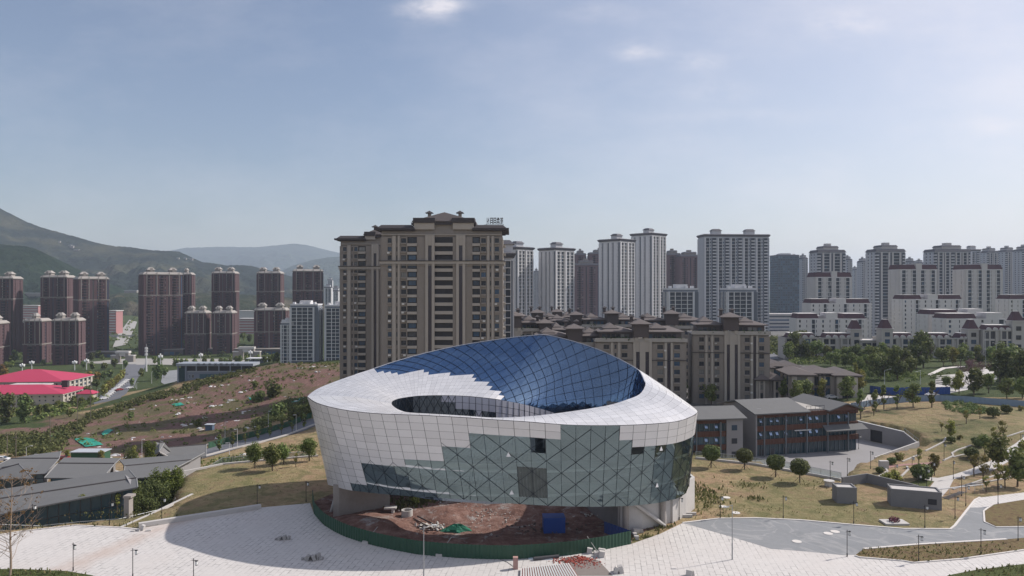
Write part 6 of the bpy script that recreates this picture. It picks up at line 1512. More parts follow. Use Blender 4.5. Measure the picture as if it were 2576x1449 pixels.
p = G0(*P5(200, 1293)); q_ = G0(*P5(330, 1365)); m = MB(); m.tube([(p.x, p.y, .05), ((p.x+q_.x)/2, (p.y+q_.y)/2+.4, .05), (q_.x, q_.y, .05)], .04, 4); tag(m.build('hose', fr_dark), 'thin dark hose running from the hoarding to the pink pillar', 'hose')
# stepping stones, rain gratings and patches on paths
for k, (a, b) in enumerate([(988, 1163), (1035, 1150), (775, 1217), (297, 918), (275, 980), (362, 1022), (2130, 992), (2203, 1003), (2245, 1018), (2235, 1067)]):
    p = G0(*P_(a, b)); m = MB(); m.tube([(p.x, p.y, .0), (p.x, p.y, .1)], .72, 14); tag(m.build('stone_disc', kerbm), 'flat round pale stone disc ' + ['on the grey path, second from the left of three', 'on the grey path, rightmost of three', 'on the grey path, leftmost of three', 'on the lawn above the lamp left of the tall lamp', 'on the lawn beside the garden lamp foot', 'on the lawn right of the tall lamp', 'in the right bed, leftmost', 'in the right bed, second from the left', 'in the right bed, third from the left', 'in the right bed, lowest by the lamp'][k], 'stone disc', 'round stone discs')
# ================================================================ FENCES AND HOARDINGS
q7 = lambda a, b: (2012.4 + .2187*a, 831.8 + .2187*b)
bh = gpt([q7(590, 905), q7(700, 890), q7(800, 872), q7(950, 850), q7(1100, 835), q7(1300, 815), q7(1600, 812), q7(1900, 825), q7(2200, 850), q7(2576, 880), q7(2850, 900)])
corrug('site_hoarding', 'long pale blue hoarding running across the top of the right hand lawn', bh, 2.0, mat('pale_blue_sheet', (.20, .27, .36), .6, 0, .2, .3), pitch=.6, follow=True, posts=mat('post_blue', (.08, .10, .13), .6))
bh2 = gpt([q7(805, 715), q7(960, 735), q7(1120, 742), q7(1250, 735), q7(1430, 738), q7(1730, 732)])
corrug('site_hoarding', 'deep blue hoarding behind the pale blue one', bh2, 2.6, mat('deep_blue_sheet', (.02, .07, .27), .6, 0, .2, .3), pitch=.6, follow=True)
steel = mat('steel_rail', (.4, .42, .43), .4, .5)
def rail(name, label, pts, h, glass=None, base=None, gap=.16, postgap=2.0, m=steel, r=.02, group=None):
    P3 = [Vector((p[0], p[1], base if base is not None else gz(p[0], p[1]))) for p in pts]; o = P3[0].copy(); rt = thing(name, label, 'railing', tuple(o), 0, group)
    m1, m2 = MB(), MB()
    for a, b in zip(P3[:-1], P3[1:]):
        L = (b-a).length; n = max(1, int(L/postgap))
        for i in range(n+1): q = a.lerp(b, i/n)-o; m1.tube([tuple(q), tuple(q+Vector((0,0,h)))], .05, 4)
        m1.tube([tuple(a-o+Vector((0,0,h))), tuple(b-o+Vector((0,0,h)))], .045, 4)
        if glass: m2.quad(tuple(a-o+Vector((0,0,.15))), tuple(b-o+Vector((0,0,.15))), tuple(b-o+Vector((0,0,h-.08))), tuple(a-o+Vector((0,0,h-.08))))
        else:
            for i in range(int(L/gap)): q = a.lerp(b, i*gap/L)-o; m2.tube([tuple(q+Vector((0,0,.1))), tuple(q+Vector((0,0,h-.1)))], r, 3, cap=False)
            m2.tube([tuple(a-o+Vector((0,0,.15))), tuple(b-o+Vector((0,0,.15)))], .03, 3)
    m1.build('frame', m, rt); m2.build('glass_panels' if glass else 'bars', glass or m, rt); return rt
rglass = glassmat('rail_glass', (.7, .8, .8), (.2, .25, .25), .08, .72, sh=(.85, .92, .92))
rail('railing', 'steel bar railing along the top of the plaza at the left', PL([(-60,1343),(0,1336),(100,1318),(200,1307),(300,1300),(420,1268)]), 1.1, gap=.3)
rail('railing', 'steel rail climbing past the bamboo up the lawn edge', PL([(418,1268),(434,1262),(443,1232),(456,1188)]), 1.2, rglass)
rail('railing', 'glass railing along the top of the left lawn', PL([(456,1188),(560,1166),(680,1156),(795,1147)]), 1.3, rglass)
kerb('lawn_wall', PL([(456,1190),(560,1169),(680,1158),(800,1148)]), .5, .35, cm_, base=0)
rail('railing', 'glass railing between the right lawn and the office court', PL([(1750,1152),(1845,1160),(1900,1168),(1970,1177),(2040,1192),(2116,1207)]), 1.5, rglass)
kerb('lawn_wall', PL([(1750,1154),(1900,1170),(2116,1209)]), .5, .45, cm_, base=0)
ORD = ['first', 'second', 'third', 'fourth', 'fifth', 'sixth', 'seventh', 'eighth', 'ninth', 'tenth', 'eleventh', 'twelfth', 'thirteenth', 'fourteenth', 'fifteenth', 'sixteenth', 'seventeenth', 'eighteenth', 'nineteenth', 'twentieth', 'twenty first', 'twenty second', 'twenty third', 'twenty fourth', 'twenty fifth', 'twenty sixth']
# ================================================================ PLANTS
def leafmat(name, a, b, c=None):
    m = bpy.data.materials.new(name); t = NT(m); gi = t.node('ShaderNodeNewGeometry'); oi = t.node('ShaderNodeObjectInfo')
    col = t.ramp(gi.outputs['Random Per Island'], [(0, a), (.6, b), (1, c or b)])
    h = t.node('ShaderNodeHueSaturation'); t.link(col, h.inputs['Color']); t.link(t.math('ADD', .47, t.math('MULTIPLY', oi.outputs['Random'], .05)), h.inputs['Hue']); t.link(t.math('ADD', .75, t.math('MULTIPLY', oi.outputs['Random'], .5)), h.inputs['Value'])
    d = t.bsdf(h.outputs[0], .7, 0, .2); tr = t.node('ShaderNodeBsdfTranslucent'); t.link(h.outputs[0], tr.inputs['Color'])
    mx = t.node('ShaderNodeMixShader'); mx.inputs[0].default_value = .3; t.link(d.outputs[0], mx.inputs[1]); t.link(tr.outputs[0], mx.inputs[2]); t.link(mx.outputs[0], t.out.inputs[0]); return m
lf_dark = leafmat('leaf_dark', (.055, .08, .026), (.115, .15, .05), (.21, .24, .09)); lf_mid = leafmat('leaf_mid', (.075, .11, .03), (.15, .19, .055), (.25, .28, .10)); lf_yel = leafmat('leaf_yellow', (.12, .125, .03), (.24, .24, .06), (.34, .32, .10))
lf_bamb = leafmat('leaf_bamboo', (.06, .10, .018), (.13, .19, .035), (.2, .26, .06)); lf_gold = leafmat('leaf_golden', (.10, .075, .02), (.22, .15, .04), (.28, .2, .06)); lf_purple = leafmat('twig_purple', (.09, .05, .06), (.15, .09, .10))
bark = mat('bark', (.10, .075, .055), .95, 0, .3, 3); barkp = mat('pale_bark', (.27, .21, .16), .95, 0, .25, 3)
def limb(mb, p, d, L, r, depth, rr, spread=.6, tips=None, n=3, up=.15):
    pts = [p]; q = p.copy(); dd = d.copy()
    for i in range(3):
        dd = (dd + Vector((rr.uniform(-.18,.18), rr.uniform(-.18,.18), up*.3))).normalized(); q = q + dd*L/3; pts.append(q.copy())
    mb.tube(pts, r, 5 if r > .05 else 3, r*.55, cap=False)
    if depth == 0:
        if tips is not None: tips.append(q); 
        return
    for k in range(n):
        a = rr.uniform(0, 6.28) + k*6.28/n; s = Vector((math.cos(a), math.sin(a), 0)) * spread; st = pts[2] if k % 2 else pts[3]
        limb(mb, st, (dd + s + Vector((0,0,up))).normalized(), L*rr.uniform(.55,.78), r*.55, depth-1, rr, spread, tips, n, up)
def tree_proto(name, label, cat, H, cw, leaf, n=900, s=.3, trunk=.35, lobes=7, seed=1, round_=False, props=False, barkm=None, tall=1.0):
    rr = random.Random(seed); root = thing(name, label, cat, (0, 0, 0)); m = MB(); th = H*trunk; tips = []
    m.tube([(0, 0, -.4), (rr.uniform(-.08,.08), 0, th*.5), (rr.uniform(-.1,.1), rr.uniform(-.1,.1), th)], H*.022+.03, 6, H*.016+.02, cap=False)
    for k in range(4):
        a = k*1.57 + rr.random(); limb(m, Vector((0, 0, th*.85)), Vector((math.cos(a)*.6, math.sin(a)*.6, 1)).normalized(), (H-th)*.5, H*.013+.015, 1, rr, .6, tips, 3)
    if props:
        for k in range(3): a = k*2.09 + .4; m.tube([(math.cos(a)*1.1, math.sin(a)*1.1, 0), (0, 0, th*.8)], .035, 4)
    m.build('trunk', barkm or bark, root)
    c = MB(); cz = th + (H-th)*.5; ch = (H-th)*.56
    if round_:
        leafball(c, (0, 0, cz), cw*.5, n, s, rr, ch/(cw*.5)*.95)
        for k in range(lobes): a = rr.uniform(0, 6.28); leafball(c, (math.cos(a)*cw*.3, math.sin(a)*cw*.3, cz+rr.uniform(-.4,.5)*ch), cw*.22, n//lobes//2, s, rr)
    else:
        for k in range(lobes):
            a = rr.uniform(0, 6.28); r_ = cw*.5*rr.uniform(.15, .72); z = cz + rr.uniform(-.75, .75)*ch*tall; f = max(.35, 1 - abs(z-cz)/ch*.7); w_ = cw*rr.uniform(.2, .34)
            leafball(c, (math.cos(a)*r_*f, math.sin(a)*r_*f, z), w_, n//lobes, s, rr, rr.uniform(.7, 1.0))
    c.build('crown', leaf, root); return root
PROTO = {}
def proto(k, *a, **kw):
    if k not in PROTO: PROTO[k] = dict(a=a, kw=kw, first=None)
SPEC = {
 'clip': dict(H=4.6, cw=3.7, leaf=lf_dark, n=2600, s=.17, trunk=.34, lobes=8, round_=True, props=True),
 'lawn': dict(H=4.8, cw=4.2, leaf=lf_mid, n=2200, s=.2, trunk=.36, lobes=12, props=True),
 'thin': dict(H=5.4, cw=2.2, leaf=lf_yel, n=420, s=.18, trunk=.4, lobes=8),
 'park': dict(H=6.5, cw=5.0, leaf=lf_mid, n=1100, s=.33, trunk=.25, lobes=12),
 'parkd': dict(H=7.5, cw=5.5, leaf=lf_dark, n=1200, s=.36, trunk=.2, lobes=13),
 'parky': dict(H=6.5, cw=4.0, leaf=lf_yel, n=900, s=.3, trunk=.25, lobes=10, tall=1.1),
 'slim': dict(H=8.0, cw=2.6, leaf=lf_mid, n=900, s=.3, trunk=.25, lobes=10, tall=1.25),
 'street': dict(H=6.5, cw=3.6, leaf=lf_yel, n=260, s=.6, trunk=.25, lobes=8, tall=1.1),
 'val': dict(H=9, cw=7, leaf=lf_dark, n=300, s=1.0, trunk=.2, lobes=10),
 'valm': dict(H=8, cw=6, leaf=lf_mid, n=280, s=.9, trunk=.2, lobes=9),
 'gold': dict(H=10, cw=9, leaf=lf_gold, n=420, s=1.0, trunk=.15, lobes=12),
 'poplar': dict(H=15, cw=9, leaf=lf_dark, n=1200, s=.7, trunk=.1, lobes=16, tall=1.15),
 'bush': dict(H=1.8, cw=2.4, leaf=lf_dark, n=500, s=.2, trunk=.1, lobes=6, round_=True),
 'bushy': dict(H=1.5, cw=2.6, leaf=lf_yel, n=420, s=.2, trunk=.1, lobes=6),
 'shrub': dict(H=4.0, cw=6.0, leaf=lf_dark, n=420, s=.5, trunk=.08, lobes=9),
 'shrubm': dict(H=3.0, cw=5.0, leaf=lf_mid, n=360, s=.45, trunk=.08, lobes=8),
}
VAR = {}
rt_ = random.Random(11)
def T(kind, pos, label, scale=1.0, group=None, cat='tree', name=None, variants=3):
    name = name or ('shrub' if kind in ('bush', 'bushy', 'shrub', 'shrubm') else 'tree'); cat = 'shrub' if name == 'shrub' else cat
    v = rt_.randrange(variants + (1 if kind not in ('poplar', 'clip') else 0)); key = (kind, v); z = rt_.uniform(0, 6.28); sc = scale*rt_.uniform(.92, 1.08)
    if key not in VAR:
        r = tree_proto(name, label, cat, seed=sum(map(ord, kind)) % 7 + v*17 + len(kind), **SPEC[kind]); VAR[key] = r
    else: r = dup(VAR[key], (0, 0, 0), label=label)
    r.location = pos; r.rotation_euler = (0, 0, z); r.scale = (sc*rt_.uniform(.92, 1.1), sc*rt_.uniform(.92, 1.1), sc)
    if group: r['group'] = group
    elif 'group' in r: del r['group']
    return r
# clipped round trees on the right lawn
for k, (px, py, s) in enumerate([(1789, 1176, 1.0), (1873, 1181, .95), (1951, 1200, 1.05), (2012, 1214, 1.05)]):
    T('clip', G0(px, py), ['round clipped tree nearest the museum on the right lawn', 'second round clipped tree from the museum, smallest of the row', 'third round clipped tree from the museum, in front of the office', 'round clipped tree farthest from the museum beside the glass railing'][k], s, 'clipped trees on the right lawn')
for k, (px, py, s) in enumerate([(641, 1178, 1.05), (685, 1185, 1.1), (713, 1168, .9), (778, 1160, 1.0)]):
    T('lawn', G0(px, py), ['leftmost bushy propped tree on the left lawn', 'darker bushy propped tree second from the left on the left lawn', 'third propped tree from the left on the left lawn, darkest crown', 'propped tree touching the left flank of the museum'][k], s, 'propped trees on the left lawn')
T('thin', G0(744, 1175), 'bare thin sapling between the propped trees on the left lawn', .6)
# big near tree at the left edge, almost bare
rr = random.Random(4); bt = thing('bare_tree', 'tall almost bare tree with brown leaf tufts in front at the left edge', 'tree', tuple(G0(25, 1449)*1.0)); m = MB(); tips = []
def bare(m, x, H, r, seed, tips, lean=.02):
    rr = random.Random(seed); pts = [Vector((x + lean*h + .05*math.sin(h), .1*math.sin(h*.7), h)) for h in np.linspace(-.5, H, 9)]; m.tube(pts, r, 7, r*.25, cap=False)
    for h in np.arange(2.0, H-.5, .42):
        a = rr.uniform(0, 6.28); L = (H-h)*.2 + 1.3; i = min(8, int((h+.5)/(H+.5)*8)); base = pts[i].lerp(pts[min(8, i+1)], (h+.5)/(H+.5)*8-i)
        limb(m, base, Vector((math.cos(a), math.sin(a)*.7, .55)).normalized(), L, .045, 2, rr, .7, tips, 3, .1)
bare(m, 0, 13.6, .17, 4, tips); bare(m, -1.9, 9.0, .11, 8, tips, -.05); m.build('trunk', barkp, bt)
c = MB()
for p in tips:
    if rr.random() < .5 and abs(p.x) < 3.2: leafball(c, tuple(p), .28, 7, .12, rr)
c.build('crown', lf_gold, bt)
# bamboo and dark shrubs beside the rail
def thicket(label, px, py, n, h, spread, leaf, seed, z=-4.6, dd=0):
    rr = random.Random(seed); g = G0(px, py, z) if dd > 9 and dd < 100 else W(px, 1000, dd); g.z = z; g.y += dd if dd < 100 else 0; r = thing('bamboo_clump', label, 'bamboo', tuple(g)); m = MB(); c = MB()
    for _ in range(n):
        x, y = rr.gauss(0, spread), rr.gauss(0, spread*.6); hh = h*rr.uniform(.7, 1.1); ln = rr.uniform(-.8, .8); m.tube([(x, y, -.3), (x+ln*.3, y, hh*.6), (x+ln, y+rr.uniform(-.3,.3), hh)], .04, 3, .015, cap=False)
        for q in range(7): f = .35 + .65*q/6; leafball(c, (x+ln*f*f, y, hh*f), .8, 30, .17, rr, 1.1)
    m.build('canes', mat('cane', (.16, .2, .06), .8), r); c.build('foliage', leaf, r); return r
thicket('bright green bamboo thicket beside the lawn rail', 426, 1246, 60, 6.4, 1.5, lf_bamb, 1, -4.4, 146); thicket('darker green thicket left of the bamboo', 378, 1262, 44, 5.4, 1.8, lf_dark, 2, -4.4, 141); thicket('dark green thicket behind the concrete gate post', 350, 1240, 34, 4.6, 1.6, lf_dark, 6, -4.4, 136); thicket('light green young bamboo between two grey roofs', 287, 1220, 10, 6, .8, lf_bamb, 3, -4.6, 16); thicket('thin greenery in front of the middle grey roof', 255, 1225, 8, 5.5, .7, lf_mid, 5, -4.6, 12)
for k, (px, py) in enumerate([(80, 1313), (140, 1298)]): T('bushy', G0(px, py, -2.0), ['yellow green shrub behind the left end of the steel railing', 'yellow green shrub behind the railing, in front of the glass front'][k], 1.2)
T('thin', G0(206, 1303, -1.5), 'leafless reddish sapling behind the steel railing', .75); T('thin', G0(295, 1290, -1), 'sapling with rusty leaves beside the garden lamp', .7); T('thin', G0(309, 1281, -1), 'sapling with rusty leaves in front of the roof end', .75)
# weeds and tufts scattered over the lawns: one mass of ground growth
gt_ = MB(); rr = random.Random(21)
BEDS = [PL(q_) for q_ in ([(2151,1399),(2173,1383),(2310,1371.6),(2532,1358.6),(2576,1355),(2900,1335),(2900,1350),(2576,1384.6),(2421,1407),(2299,1416.8),(2273,1412),(2162,1403)], [(-300,1433),(53,1433),(167,1438),(233,1449),(300,1500),(-300,1500)], [(2384,1449),(2450,1436),(2576,1420),(2900,1400),(2900,1500),(2350,1500)], [(2477,1287),(2502,1271),(2576,1259),(2900,1237),(2900,1320),(2576,1324.5),(2508,1325.5)])]
PV = PL(PLAZA_TOP + ASPH_TOP + ASPH_LOW + BOTTOM)
def onpave(x, y): return bool(inpoly(PV, [x], [y])[0]) and not any(bool(inpoly(b_, [x], [y])[0]) for b_ in BEDS)
for (px, py, n, sx, sy, h) in [(1700, 1268, 260, 2.4, 2.2, .5), (1765, 1245, 320, 2.0, 5, .6), (1690, 1330, 160, 2.5, 1, .5), (1640, 1355, 120, 2.5, 1, .5), (1060, 1262, 260, 2.2, 1.6, .9), (1030, 1272, 160, 1.6, 1.6, .9), (1112, 1256, 180, 1.5, 1.2, .6), (1880, 1222, 120, 2, 1.5, .4), (1895, 1255, 60, 1, .8, .5),
      (2200, 1390, 300, 9, 1.2, .35), (2400, 1385, 300, 9, 1.4, .35), (2300, 1400, 200, 9, 1, .3), (2230, 1411, 160, 4, .8, .35), (2500, 1435, 400, 7, 1.5, .4), (60, 1442, 300, 6, 1.0, .4), (350, 1322, 80, 3, .8, .3), (150, 1325, 160, 8, 1.0, .35), (300, 1295, 160, 5, 1.4, .35), (1800, 1290, 160, 9, 2, .25), (2000, 1290, 200, 12, 3, .22), (600, 1230, 200, 10, 6, .2), (2040, 1220, 160, 6, 2, .3)]:
    g = G0(px, py)
    for _ in range(n):
        x = g.x + rr.gauss(0, sx); y = g.y + rr.gauss(0, sy); z = .05
        if onpave(x, y): continue
        hh = h*rr.uniform(.4, 1.2); a = rr.uniform(0, 3.14); w_ = hh*.35; dx, dy = math.cos(a)*w_, math.sin(a)*w_; lx, ly = rr.uniform(-.2,.2), rr.uniform(-.2,.2)
        gt_.quad((x-dx, y-dy, z), (x+dx, y+dy, z), (x+dx*.4+lx, y+dy*.4+ly, z+hh), (x-dx*.4+lx, y-dy*.4+ly, z+hh*.9))
gt_.build('weeds', leafmat('weed', (.07, .08, .03), (.13, .15, .05), (.24, .21, .10)), kind='stuff')
for (px_, py_, s_) in ((1045, 1268, .8), (1078, 1262, .6)): T('bushy', G0(px_, py_, .3), 'bright green weed bush under the museum, ' + ('left and larger' if s_ > .7 else 'right and smaller'), s_)
# park trees, right
q3 = lambda a, b: (2079.5 + .2222*a, 992.8 + .2222*b)
for k, (kd, a, b, s, lb) in enumerate([
 ('bush', 1075, 965, 1.9, 'large clipped dark bush at the corner of the garden path'), ('bush', 1640, 720, 1.5, 'dark round bush below the twin bush on the slope'), ('bush', 1715, 590, 1.4, 'upper dark bush of the slope beside a yellow tree'), ('bush', 1410, 545, .9, 'small round bush under the yellow green tree'),
 ('bush', 735, 790, .9, 'round bush beside the pale parapet wall'), ('bush', 605, 890, .8, 'small ball bush behind the bent grey wall'), ('bush', 1880, 255, 1.5, 'dark round bush on the lawn below the pale hoarding'), ('bush', 2040, 210, 1.4, 'greyish bush right of the dark round one'), ('bushy', 2195, 180, 1.0, 'olive bush near the right end of the pale hoarding'),
 ('bushy', 700, 985, 1.0, 'yellow shrub cluster left part behind the grey wall'), ('bushy', 790, 965, 1.1, 'yellow shrub cluster right part behind the grey wall'), ('bushy', 820, 740, 1.0, 'yellow green shrub beside the round bush at the wall'), ('bushy', 1510, 505, .7, 'tiny shrub right of the round bush on the slope'),
 ('parky', 1410, 500, .75, 'airy yellow green tree above the curved white edging'), ('thin', 1045, 820, .75, 'yellow sapling on the terraced garden'), ('parky', 1220, 915, .75, 'golden green tree beside the garden path junction'), ('thin', 1895, 555, .75, 'sapling standing on the white edging of the slope'), ('thin', 1998, 515, .9, 'umbrella shaped sapling right of the one on the edging'), ('thin', 1580, 330, .7, 'dead stump like sapling on the upper slope'), ('thin', 1302, 415, .55, 'leafless stump on the lawn edge'),
 ('park', 1790, 700, .8, 'tree with sparse crown over the dark bush'), ('park', 1945, 850, 1.05, 'tall loose tree left of the rising path'), ('thin', 1670, 925, .95, 'dark small tree on the lawn by the garden path'), ('thin', 1775, 1000, 1.15, 'thin reddish tree in the middle of the lower lawn'), ('park', 2160, 1040, 1.05, 'tall sparse tree near the right edge of the park'), ('thin', 2020, 1060, .9, 'yellowish slender tree in the lower park'), ('thin', 1940, 1075, 1.0, 'dark slender tree behind the tall garden lamp'), ('thin', 1805, 1100, .6, 'tiny tree above the garden steps'), ('parky', 2210, 800, .8, 'golden tree cut by the right edge'),
 ('slim', 385, 275, .95, 'slim tree by the right gable of the office'), ('slim', 535, 235, .85, 'slim ivy clad tree, second right of the office'), ('slim', 560, 195, .8, 'slim tree close behind the second one'), ('slim', 648, 165, .85, 'slim dark tree in front of the hoarding, third'), ('slim', 797, 160, .9, 'slim yellowish tree in front of the hoarding, fourth'), ('park', 980, 140, 1.15, 'broad bright green umbrella shaped tree in front of the hoarding'), ('slim', 1190, 145, .95, 'dark slim tree right of the umbrella shaped one'), ('thin', 1735, 275, .6, 'bare sapling left of the dark round bush')]):
    T(kd, GT(*q3(a, b)), lb, s)
gy = 'park trees beyond the hoarding'
plist = [(430, 740, 'parky', 1.2), (545, 800, 'park', 1.25), (250, 800, 'parky', 1.0), (60, 820, 'park', 1.1), (110, 800, 'parky', .9), (-30, 850, 'park', 1.2), (690, 730, 'parky', 1.2), (700, 640, 'parky', .9), (1790, 700, 'park', .7), (1830, 730, 'parky', 1.1), (2000, 740, 'parkd', 1.1), (2170, 720, 'park', 1.0), (2380, 780, 'park', 1.0), (2560, 780, 'park', 1.0), (1690, 690, 'park', .7),
  (1120, 560, 'parkd', 1.7), (1200, 500, 'parkd', 1.3), (900, 480, 'park', 1.2), (850, 520, 'park', 1.4), (930, 560, 'parkd', 1.2), (1280, 520, 'park', 1.2), (1420, 430, 'parkd', 2.0), (1340, 440, 'parkd', 1.5), (1650, 420, 'park', 1.2), (1760, 410, 'parky', 1.3), (1850, 400, 'park', 1.2), (1950, 420, 'parkd', .9), (2060, 400, 'parkd', 1.1), (2200, 400, 'park', 1.4), (2420, 520, 'park', 1.9), (2300, 600, 'parkd', 1.5), (2400, 600, 'parkd', 1.7), (2500, 560, 'parkd', 1.5), (2560, 640, 'parkd', 1.6), (2300, 350, 'park', 1.3),
  (200, 350, 'park', 1.6), (150, 340, 'parky', 1.3), (60, 330, 'parkd', 1.4), (20, 300, 'parkd', 1.8), (-60, 330, 'parkd', 1.9), (-120, 350, 'park', 1.6), (320, 350, 'park', 1.1), (430, 360, 'park', 1.0), (500, 350, 'park', 1.2), (560, 360, 'park', 1.1), (640, 360, 'parkd', 1.2), (720, 370, 'park', 1.1), (780, 380, 'park', 1.2), (850, 400, 'park', 1.3), (960, 340, 'park', 1.3), (1010, 350, 'park', 1.0), (1100, 345, 'parkd', 1.1), (1220, 350, 'park', 1.0), (1290, 350, 'park', 1.1), (1380, 350, 'parkd', 1.3), (1470, 360, 'parkd', 1.2), (1600, 350, 'park', 1.0), (1720, 350, 'park', 1.2), (1890, 340, 'park', 1.2), (2050, 330, 'parky', 1.1),
  (680, 480, 'park', 1.0), (760, 450, 'park', 1.1), (600, 420, 'park', 1.0), (520, 420, 'parkd', .9), (420, 410, 'park', 1.0), (350, 400, 'park', .9), (1180, 440, 'park', 1.1), (1050, 430, 'park', 1.1), (960, 440, 'park', 1.1), (640, 500, 'parky', .8), (-100, 700, 'park', 1.0), (-380, 720, 'park', 1.0), (-500, 760, 'parky', .9), (-200, 740, 'park', 1.0), (-330, 700, 'park', 1.0)]
sidew = ['left', 'middle', 'right']
PARKT = [(T(kd, GT(*q7(a, b)), 'leafy tree', s, gy), a, b) for a, b, kd, s in plist]
pt = thing('purple_tree', 'broad leafless purple twigged tree in front of the paved road', 'tree', tuple(GT(*q7(1985, 640)))); m = MB(); tips = []
for k in range(7): a = k*.9; limb(m, Vector((0, 0, 0)), Vector((math.cos(a)*.5, math.sin(a)*.5, 1)).normalized(), 4, .09, 3, random.Random(k), .55, tips, 3, .2)
m.build('trunk', mat('purple_bark', (.14, .085, .095), .9), pt); c = MB(); rr = random.Random(5); [leafball(c, tuple(p), .8, 10, .16, rr) for p in tips]; c.build('twigs', lf_purple, pt)
# mass of low shrubs beyond the hoarding and along the parking road
def scatter(name, poly, n, hs, leaf, s, leaves=26, seed=1):
    rr = random.Random(seed); P2 = gpt(poly); x0 = min(p[0] for p in P2); x1 = max(p[0] for p in P2); y0 = min(p[1] for p in P2); y1 = max(p[1] for p in P2)
    xs_ = np.array([rr.uniform(x0, x1) for _ in range(n*4)]); ys_ = np.array([rr.uniform(y0, y1) for _ in range(n*4)]); ok = inpoly(P2, xs_, ys_); xs_, ys_ = xs_[ok][:n], ys_[ok][:n]; zs_ = gz_arr(xs_, ys_); mb = MB()
    for x, y, z in zip(xs_, ys_, zs_): h = rr.uniform(*hs); leafball(mb, (x, y, z + h*.35), h, leaves, s, rr, .8)
    return mb.build(name, leaf, kind='stuff')
scatter('undergrowth', [q7(-150, 400), q7(250, 380), q7(700, 400), q7(1300, 400), q7(1500, 330), q7(1300, 300), q7(600, 300), q7(-100, 300)], 420, (1.0, 2.4), lf_mid, .5, 24, 2)
scatter('undergrowth', [q7(-100, 730), q7(400, 700), q7(620, 560), q7(1300, 600), q7(1450, 520), q7(1250, 430), q7(700, 420), q7(-100, 640)], 260, (.8, 2.0), lf_mid, .4, 26, 3)
scatter('undergrowth', [q7(1500, 560), q7(2100, 450), q7(2100, 420), q7(1500, 520)], 70, (.6, 1.2), lf_dark, .3, 26, 4)
scatter('undergrowth', [q3(1310, 100), q3(1500, 80), q3(1830, 170), q3(1800, 215), q3(1620, 235), q3(1350, 170)], 110, (.5, 1.1), lf_dark, .22, 40, 5)
# pavings beyond the hoarding
sheet('parking_road', gpt([q7(590, 880), q7(800, 840), q7(1080, 800), q7(1120, 760), q7(780, 740), q7(740, 800), q7(540, 850)]), cm_, .12, step=4); sheet('parking_road', gpt([q7(1430, 700), q7(1740, 720), q7(1900, 690), q7(2250, 590), q7(2330, 430), q7(2700, 330), q7(2700, 300), q7(2540, 300), q7(2300, 390), q7(2100, 430), q7(1560, 560), q7(1560, 620)]), cm_, .12, step=4)
m = MB()
for k in range(6):
    a_, b_ = GT(*q7(1565 - k*0, 615 - k*17)), GT(*q7(1800 + k*22, 640 - k*28)); m.tube([a_ + Vector((0,0,.2)), b_ + Vector((0,0,.2))], .22, 4)
m.build('parking_lines', fr_dark, kind='structure')
sheet('garden_walk', gpt([q7(1500, 520), q7(1680, 440), q7(1900, 420), q7(1900, 408), q7(1640, 425), q7(1470, 505)]), kerbm, .16, step=4)
sheet('garden_walk', gpt([q7(-150, 380), q7(300, 350), q7(1000, 385), q7(1300, 380), q7(1300, 368), q7(600, 360), q7(300, 335), q7(-150, 362)]), cm_, .2, step=6)
sheet('street', gpt([(1905, 905), (1925, 880), (1920, 850), (1935, 850), (1945, 885), (1960, 905)]), rm, .25, step=6)
# ---------------- valley side, left
V2 = lambda a, b: (a*.1945, 791.5 + b*.1945)
gv_ = 'street trees lining the valley street'
for k in range(13):
    f = k/12; T('street', GT(*V2(1345 + (1600-1345)*f, 1065 - (1065-820)*f)), ORD[k] + ' yellow green street tree from the near end, left of the valley street', 1.0 , gv_)
for (a, b, kd, s) in [(90, 1390, 'poplar', .82), (320, 1400, 'poplar', .86), (-40, 1380, 'poplar', .8), (600, 1190, 'val', .75)]:
    T(kd, GT(*V2(a, b)), {90: 'tall dark tree cluster in front of the crimson hall, second from the left edge', 320: 'tallest dark tree standing before the windows of the crimson roofed hall', -40: 'dark tree cut by the left edge in front of the crimson hall', 600: 'round dark tree beneath the crimson hall windows'}[a], s)
gq = 'green trees around the school and valley street'; SCHT = []; AVT = []; FOOT = []
for (a, b, kd, s) in [(1100, 900, 'gold', 1.0), (1160, 860, 'gold', .9), (1000, 1090, 'val', 1.2), (1130, 1080, 'val', 1.2), (900, 1110, 'val', 1.2), (1250, 960, 'val', 1.1), (1350, 850, 'val', 1.1), (1430, 830, 'val', 1.0), (1260, 860, 'gold', .8), (1380, 980, 'valm', 1.0), (1050, 1180, 'valm', 1.0), (960, 1180, 'valm', .9), (740, 1240, 'valm', 1.0), (820, 1260, 'valm', 1.0), (600, 1290, 'valm', 1.0), (500, 1300, 'valm', 1.0), (700, 1310, 'valm', .8), (900, 1330, 'valm', .8), (1180, 1180, 'valm', .9), (1710, 920, 'valm', .8), (1830, 800, 'valm', 1.0), (2030, 850, 'val', 1.6), (2120, 820, 'val', 1.3), (1480, 700, 'val', 1.2), (1350, 720, 'val', 1.0), (1200, 720, 'val', 1.0), (1620, 690, 'val', .9), (150, 690, 'valm', 1.1), (1180, 600, 'val', 1.1), (1270, 560, 'val', 1.3), (1320, 600, 'val', 1.0), (1080, 700, 'val', 1.0), (2000, 640, 'valm', 1.1), (2070, 660, 'valm', 1.1),
    (250, 600, 'val', 1.3), (200, 560, 'val', 1.2), (150, 640, 'val', 1.2), (560, 660, 'val', .9), (80, 740, 'valm', 1.2), (20, 790, 'gold', 1.1), (60, 830, 'gold', 1.0), (280, 710, 'val', .8)]:
    SCHT.append((T(kd, GT(*V2(a, b)), 'leafy tree', s*(.62 if b > 1050 else .8), gq), a, b))
C6 = lambda a, b: (429.3 + a*.17588, 791.5 + b*.17588)
gr = 'row of young trees along the far avenue'
